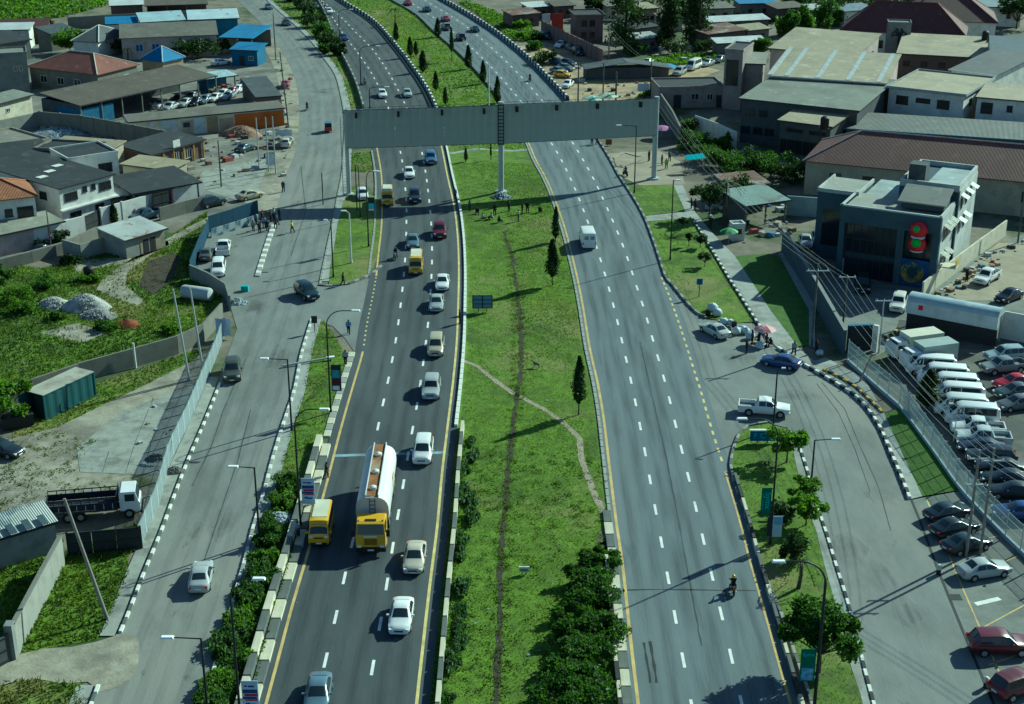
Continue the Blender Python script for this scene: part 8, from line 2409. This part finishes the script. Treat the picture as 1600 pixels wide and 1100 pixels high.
# hawkers' bundles
SK = mat('pale sack', (.46, .54, .56), rough=.7, var=.15, scale=3)
def sack(x, y, s, label):
    c = G(x, y); r = np.random.default_rng(int(x * 7 + y))
    q = MB(); pr = [(.02, 0), (.40, .03), (.50, .25), (.46, .55), (.3, .72), (.1, .8), (.02, .82)]
    q.lathe(pr, 10)
    q.v = [(v[0] * s * (1 + .18 * r.normal()) * 1.1, v[1] * s * (1 + .12 * r.normal()), v[2] * s * (1 + .08 * r.normal())) for v in q.v]
    o = q.build('sack', SK, None, 60, (c.x, c.y, .1)); tag(o, label, 'sack', 'hawkers bundles', 'thing')
for x, y, s, lab in ((1113, 486, 1.15, 'pale bundle topmost at the kerb corner beside the grass'), (1120, 494, 1.1, 'pale bundle second from the kerb corner'), (1131, 507, .9, 'pale bundle just right of the silver green sedan roof'), (1141, 508, .8, 'narrow pale bundle behind the silver green sedan'), (1150, 523, 1.1, 'large pale bundle left of the hawkers'),
                     (1159, 518, .9, 'pale bundle behind the large one near the hawkers'), (1166, 522, .9, 'pale bundle between the hawkers'), (1172, 530, 1.0, 'pale bundle in front of the pink umbrella'), (1187, 545, 1.0, 'pale bundle lowest beside the blue sedan'), (1281, 556, .8, 'pale bundle at the foot of the dark compound wall')):
    sack(x, y, s, lab)
for x, y, lab in ((1106, 494, 'black plastic drum at the kerb corner beside the pale bundles'), (1147, 513, 'black plastic drum among the pale bundles')):
    c = G(x, y); o = MB().lathe([(.25, 0), (.32, .1), (.32, .7), (.26, .8)], 12).build('drum', BLACK, None, 50, (c.x, c.y, .1)); tag(o, lab, 'drum', 'hawkers bundles', 'thing')
def bollard(x, y, lab):
    c = G(x, y)
    t = thing('bollard', lab, 'bollard', (c.x, c.y, .04), 0, 'white topped bollards')
    MB().lathe([(.2, 0), (.2, .5)], 10).build('base', KBLACK, t); MB().lathe([(.22, .5), (.24, .75), (.12, .9), (.02, .92)], 10).build('cap', KWHITE, t, smooth=60)
bollard(1466, 898, 'white topped bollard left of the silver parked car'); bollard(1540, 1075, 'white topped bollard left of the dark red SUV')
# median billboard foot, pole bases, rubble, tanks
def heap(name, label, x, y, W, H, m, n, seed, cat='heap', stone=None):
    r = np.random.default_rng(seed)
    c = G(x, y)
    t = thing(name, label, cat, (c.x, c.y, 0))
    q = MB(); N = 18; rows = 7; vs = []
    for i in range(rows):
        s = i / (rows - 1)
        for k in range(N):
            a = 2 * PI * k / N; rr = W * (1 - s * .97) * (1 + .14 * math.sin(3 * a + seed) + .1 * r.normal() * (1 - s)); vs.append((rr * math.cos(a), rr * math.sin(a) * .75, H * (1 - (1 - s) ** 1.6) + .06 * r.normal() * s))
    q.add(vs, [(i * N + k, i * N + (k + 1) % N, (i + 1) * N + (k + 1) % N, (i + 1) * N + k) for i in range(rows - 1) for k in range(N)] + [tuple(range((rows - 1) * N, rows * N))])
    q.build('mound', m, t, smooth=70)
    if stone:
        s = MB()
        for _ in range(n):
            rr = W * math.sqrt(r.random()) * 1.02; a = r.random() * 6.28; e = .07 + .12 * r.random(); z = H * (1 - (rr / W) ** 1.6 if rr < W else 0) + .02
            s.box(rr * math.cos(a), rr * math.sin(a) * .75, max(.03, z), e * 1.6, e, e, r.random() * 3, taper=.6)
        o = s.build('stone_chips', stone, t); o['kind'] = 'stuff'
    return t
STN = mat('pale rubble', (.36, .36, .33), rough=.95, var=.4, scale=3)
heap('rubble_heap', 'small heap of pale rubble on the grassy lot, left of the larger one', 84, 478, 2.3, 1.1, STN, 300, 1, stone=STN)
heap('rubble_heap', 'larger heap of pale rubble on the grassy lot', 134, 480, 3.0, 1.7, STN, 500, 2, stone=STN)
heap('rubble_heap', 'grey rubble spilling down before the larger pale heap', 152, 494, 2.2, .9, mat('grey rubble', (.2, .21, .2), var=.4, scale=3), 300, 3, stone=STN)
heap('soil_heap', 'low heap of red soil on the grassy lot', 197, 508, 2.0, .7, mat('red soil', (.17, .055, .022), rough=1, var=.3, scale=2), 0, 4)
heap('trash_heap', 'heap of mixed rubbish in the shrubs of the left verge', 436, 812, 1.5, .6, mat('mixed rubbish', (.22, .24, .24), var=.9, scale=5), 260, 5, stone=mat('bright rubbish', (.4, .45, .48), var=.8, scale=.4))
heap('trash_heap', 'heap of bags and rubbish at the end of the lay-by wall', 372, 474, 1.3, .7, mat('mixed rubbish', (.22, .24, .24), var=.9, scale=5), 160, 6, stone=mat('bright rubbish', (.4, .45, .48), var=.8, scale=.4))
heap('stone_heap', 'small pile of dark stones on the concrete slab by the wire fence', 243, 718, 1.0, .5, CONCD, 80, 7, stone=CONCD)
heap('ash_heap', 'pile of dark debris at the foot of the wire fence beside the pavement', 272, 738, 1.1, .5, mat('ash', (.12, .11, .1), var=.4), 100, 8, stone=CONCD)
heap('scrap_heap', 'heap of pale scrap and car parts in the yard behind the concrete wall', 95, 210, 6.0, 1.2, mat('mixed scrap', (.2, .23, .25), var=.9, scale=1.2), 260, 9, stone=mat('bright scrap', (.45, .52, .56), var=.8, scale=.3))
heap('timber_heap', 'heap of reddish timber offcuts on the concrete yard', 378, 210, 4.0, 1.6, mat('timber scrap', (.24, .15, .1), var=.5, scale=2), 200, 10, stone=mat('timber offcut', (.34, .24, .15), var=.4, scale=.4))
for x, y, zz, lab in ((179, 112, 3.2, 'black water tank on a stand at the end of the red roofed hall'), (1288, 200, 6.8, 'black water tank at the corner of the dark annex roof'), (1539, 62, 6.5, 'black water tank on a steel stand before the maroon roof')):
    c = G(x, y, zz); t = thing('water_tank', lab, 'tank', (c.x, c.y, 0), 0, 'black water tanks')
    MB().lathe([(.7, zz), (.75, zz + .2), (.72, zz + 1.0), (.75, zz + 1.1), (.7, zz + 1.7), (.3, zz + 2.0)], 16).build('shell', BLACK, t, smooth=40)
    for sx in (-.6, .6):
        for sy in (-.6, .6):
            MB().box(sx, sy, zz / 2, .12, .12, zz).build('leg', STEELD, t)
    MB().box(0, 0, zz - .06, 1.5, 1.5, .1).build('platform', STEELD, t)
c = G(140, 436)
t = thing('water_tank', 'black plastic water tank standing on the grassy lot', 'tank', (c.x, c.y, .03))
MB().lathe([(.62, 0), (.66, .1), (.64, .5), (.67, .55), (.64, 1.0), (.67, 1.05), (.64, 1.45), (.5, 1.62), (.2, 1.7)], 18).build('shell', BLACK, t, smooth=40); MB().lathe([(.2, 1.68), (.2, 1.78)], 12).build('lid', BLACK, t)
c = G(308, 468)
t = thing('storage_tank', 'pale horizontal storage tank lying beside the lay-by wall', 'tank', (c.x, c.y, .9), -.35)
MB().lathe([(.3, -2.1), (.75, -2.0), (.85, -1.7), (.85, 1.7), (.75, 2.0), (.3, 2.1)], 18, axis='x').build('shell', mat('tank grey', (.42, .45, .43), var=.2), t, smooth=40)
for x in (-1.2, 1.2):
    MB().box(x, 0, -.6, .3, 1.3, .6).build('saddle', CONCD, t)
c = G(1585, 458)
t = thing('tractor_tyre', 'large black tyre lying on the sandy strip near the right edge', 'tyre', (c.x - 3, c.y + 4, .05))
MB().lathe([(.5, 0), (.95, .03), (1.05, .2), (1.05, .45), (.95, .6), (.5, .62)], 20).build('rubber', TYRE, t, smooth=50)
c = G(383, 455)
o = MB().box(0, 0, .35, .9, .7, .7).build('crate', mat('turquoise crate', (.05, .35, .36)), None, None, (c.x, c.y, .05)); tag(o, 'turquoise crate on the rubbish beside the lay-by wall', 'crate', None, 'thing')
c = G(478, 570)
t = thing('fallen_pole', 'broken lamp pole lying on the grass of the left verge', 'pole', (c.x, c.y, .25), .35)
MB().tube([(-2.6, 0, 0), (2.6, .2, .15)], [.16, .1], 8).build('shaft', GALV, t); MB().box(2.9, .2, .2, .9, .4, .15).build('lamp_head', LAMPW, t)
for k, (x, y, lab) in enumerate(((838, 575, 'goat standing near the drain on the median'),)):
    c = G(x, y)
    V = [(-.3, 0, .5), (0, 0, .5), (.25, 0, .54), (.42, 0, .72), (.58, 0, .72), (.7, 0, .66), (-.42, 0, .55)]
    Rr = [(.13, .15), (.14, .16), (.13, .15), .07, .07, .04, .03]
    Ed = [(0, 1), (1, 2), (2, 3), (3, 4), (4, 5), (0, 6)]
    for i, (bx, sy) in enumerate(((0, .1), (0, -.1), (2, .1), (2, -.1))):
        x0 = V[bx][0]; n0 = len(V)
        V += [(x0, sy, .38), (x0 + (-.06 if bx == 0 else .02), sy, .2), (x0, sy, .02)]; Rr += [.05, .028, .025]; Ed += [(bx, n0), (n0, n0 + 1), (n0 + 1, n0 + 2)]
    me = skin_mesh('goat', V, Ed, Rr, 1, 1); me.materials.clear(); me.materials.append(mat('goat hair', (.16, .13, .1), var=.3))
    o = put('goat', me, None, (c.x, c.y, .04), 2.6); tag(o, lab, 'goat', None, 'thing')
# white sheet over the roadside stall, banner sheets hung on the pale poles
for x, y, w, h, lab, m in ((444, 216, 3.0, 1.2, 'crumpled white sheet over the old car by the roadside', pL), (423, 262, 1.6, 2.0, 'white sheet hung between pale roadside poles', pL), (384, 545, 1.8, 2.2, 'pale cloth hung on the wire fence end', pW)):
    c = G(x, y) if x != 384 else G(350, 530)
    q = MB(); vs = []
    for i in range(6):
        for j in range(4):
            vs.append((w * (i / 5 - .5), .25 * math.sin(i * 1.9 + j), h * j / 3 + .12 * math.sin(i * 2.3) + .1))
    q.add(vs, [(i * 4 + j, (i + 1) * 4 + j, (i + 1) * 4 + j + 1, i * 4 + j + 1) for i in range(5) for j in range(3)])
    o = q.build('cloth_sheet', m, None, 80, (c.x, c.y, .3)); tag(o, lab, 'sheet', None, 'thing')
for x, y, lab in ((548, 300, 'white parked car beside the left billboard post'), ):
    vehicle('hatchback', 566, 303, 6, 18, WHT, 'white car parked by the left billboard post', group='cars parked left of the service road')
for x, y, lab in ((781, 300, 'pile of pale bags at the foot of the middle billboard post'),):
    heap('bag_pile', lab, 783, 309, 1.6, .7, mat('bag pile', (.08, .09, .1), var=.9, scale=2), 90, 12, stone=mat('bright rubbish', (.4, .45, .48), var=.8, scale=.4))
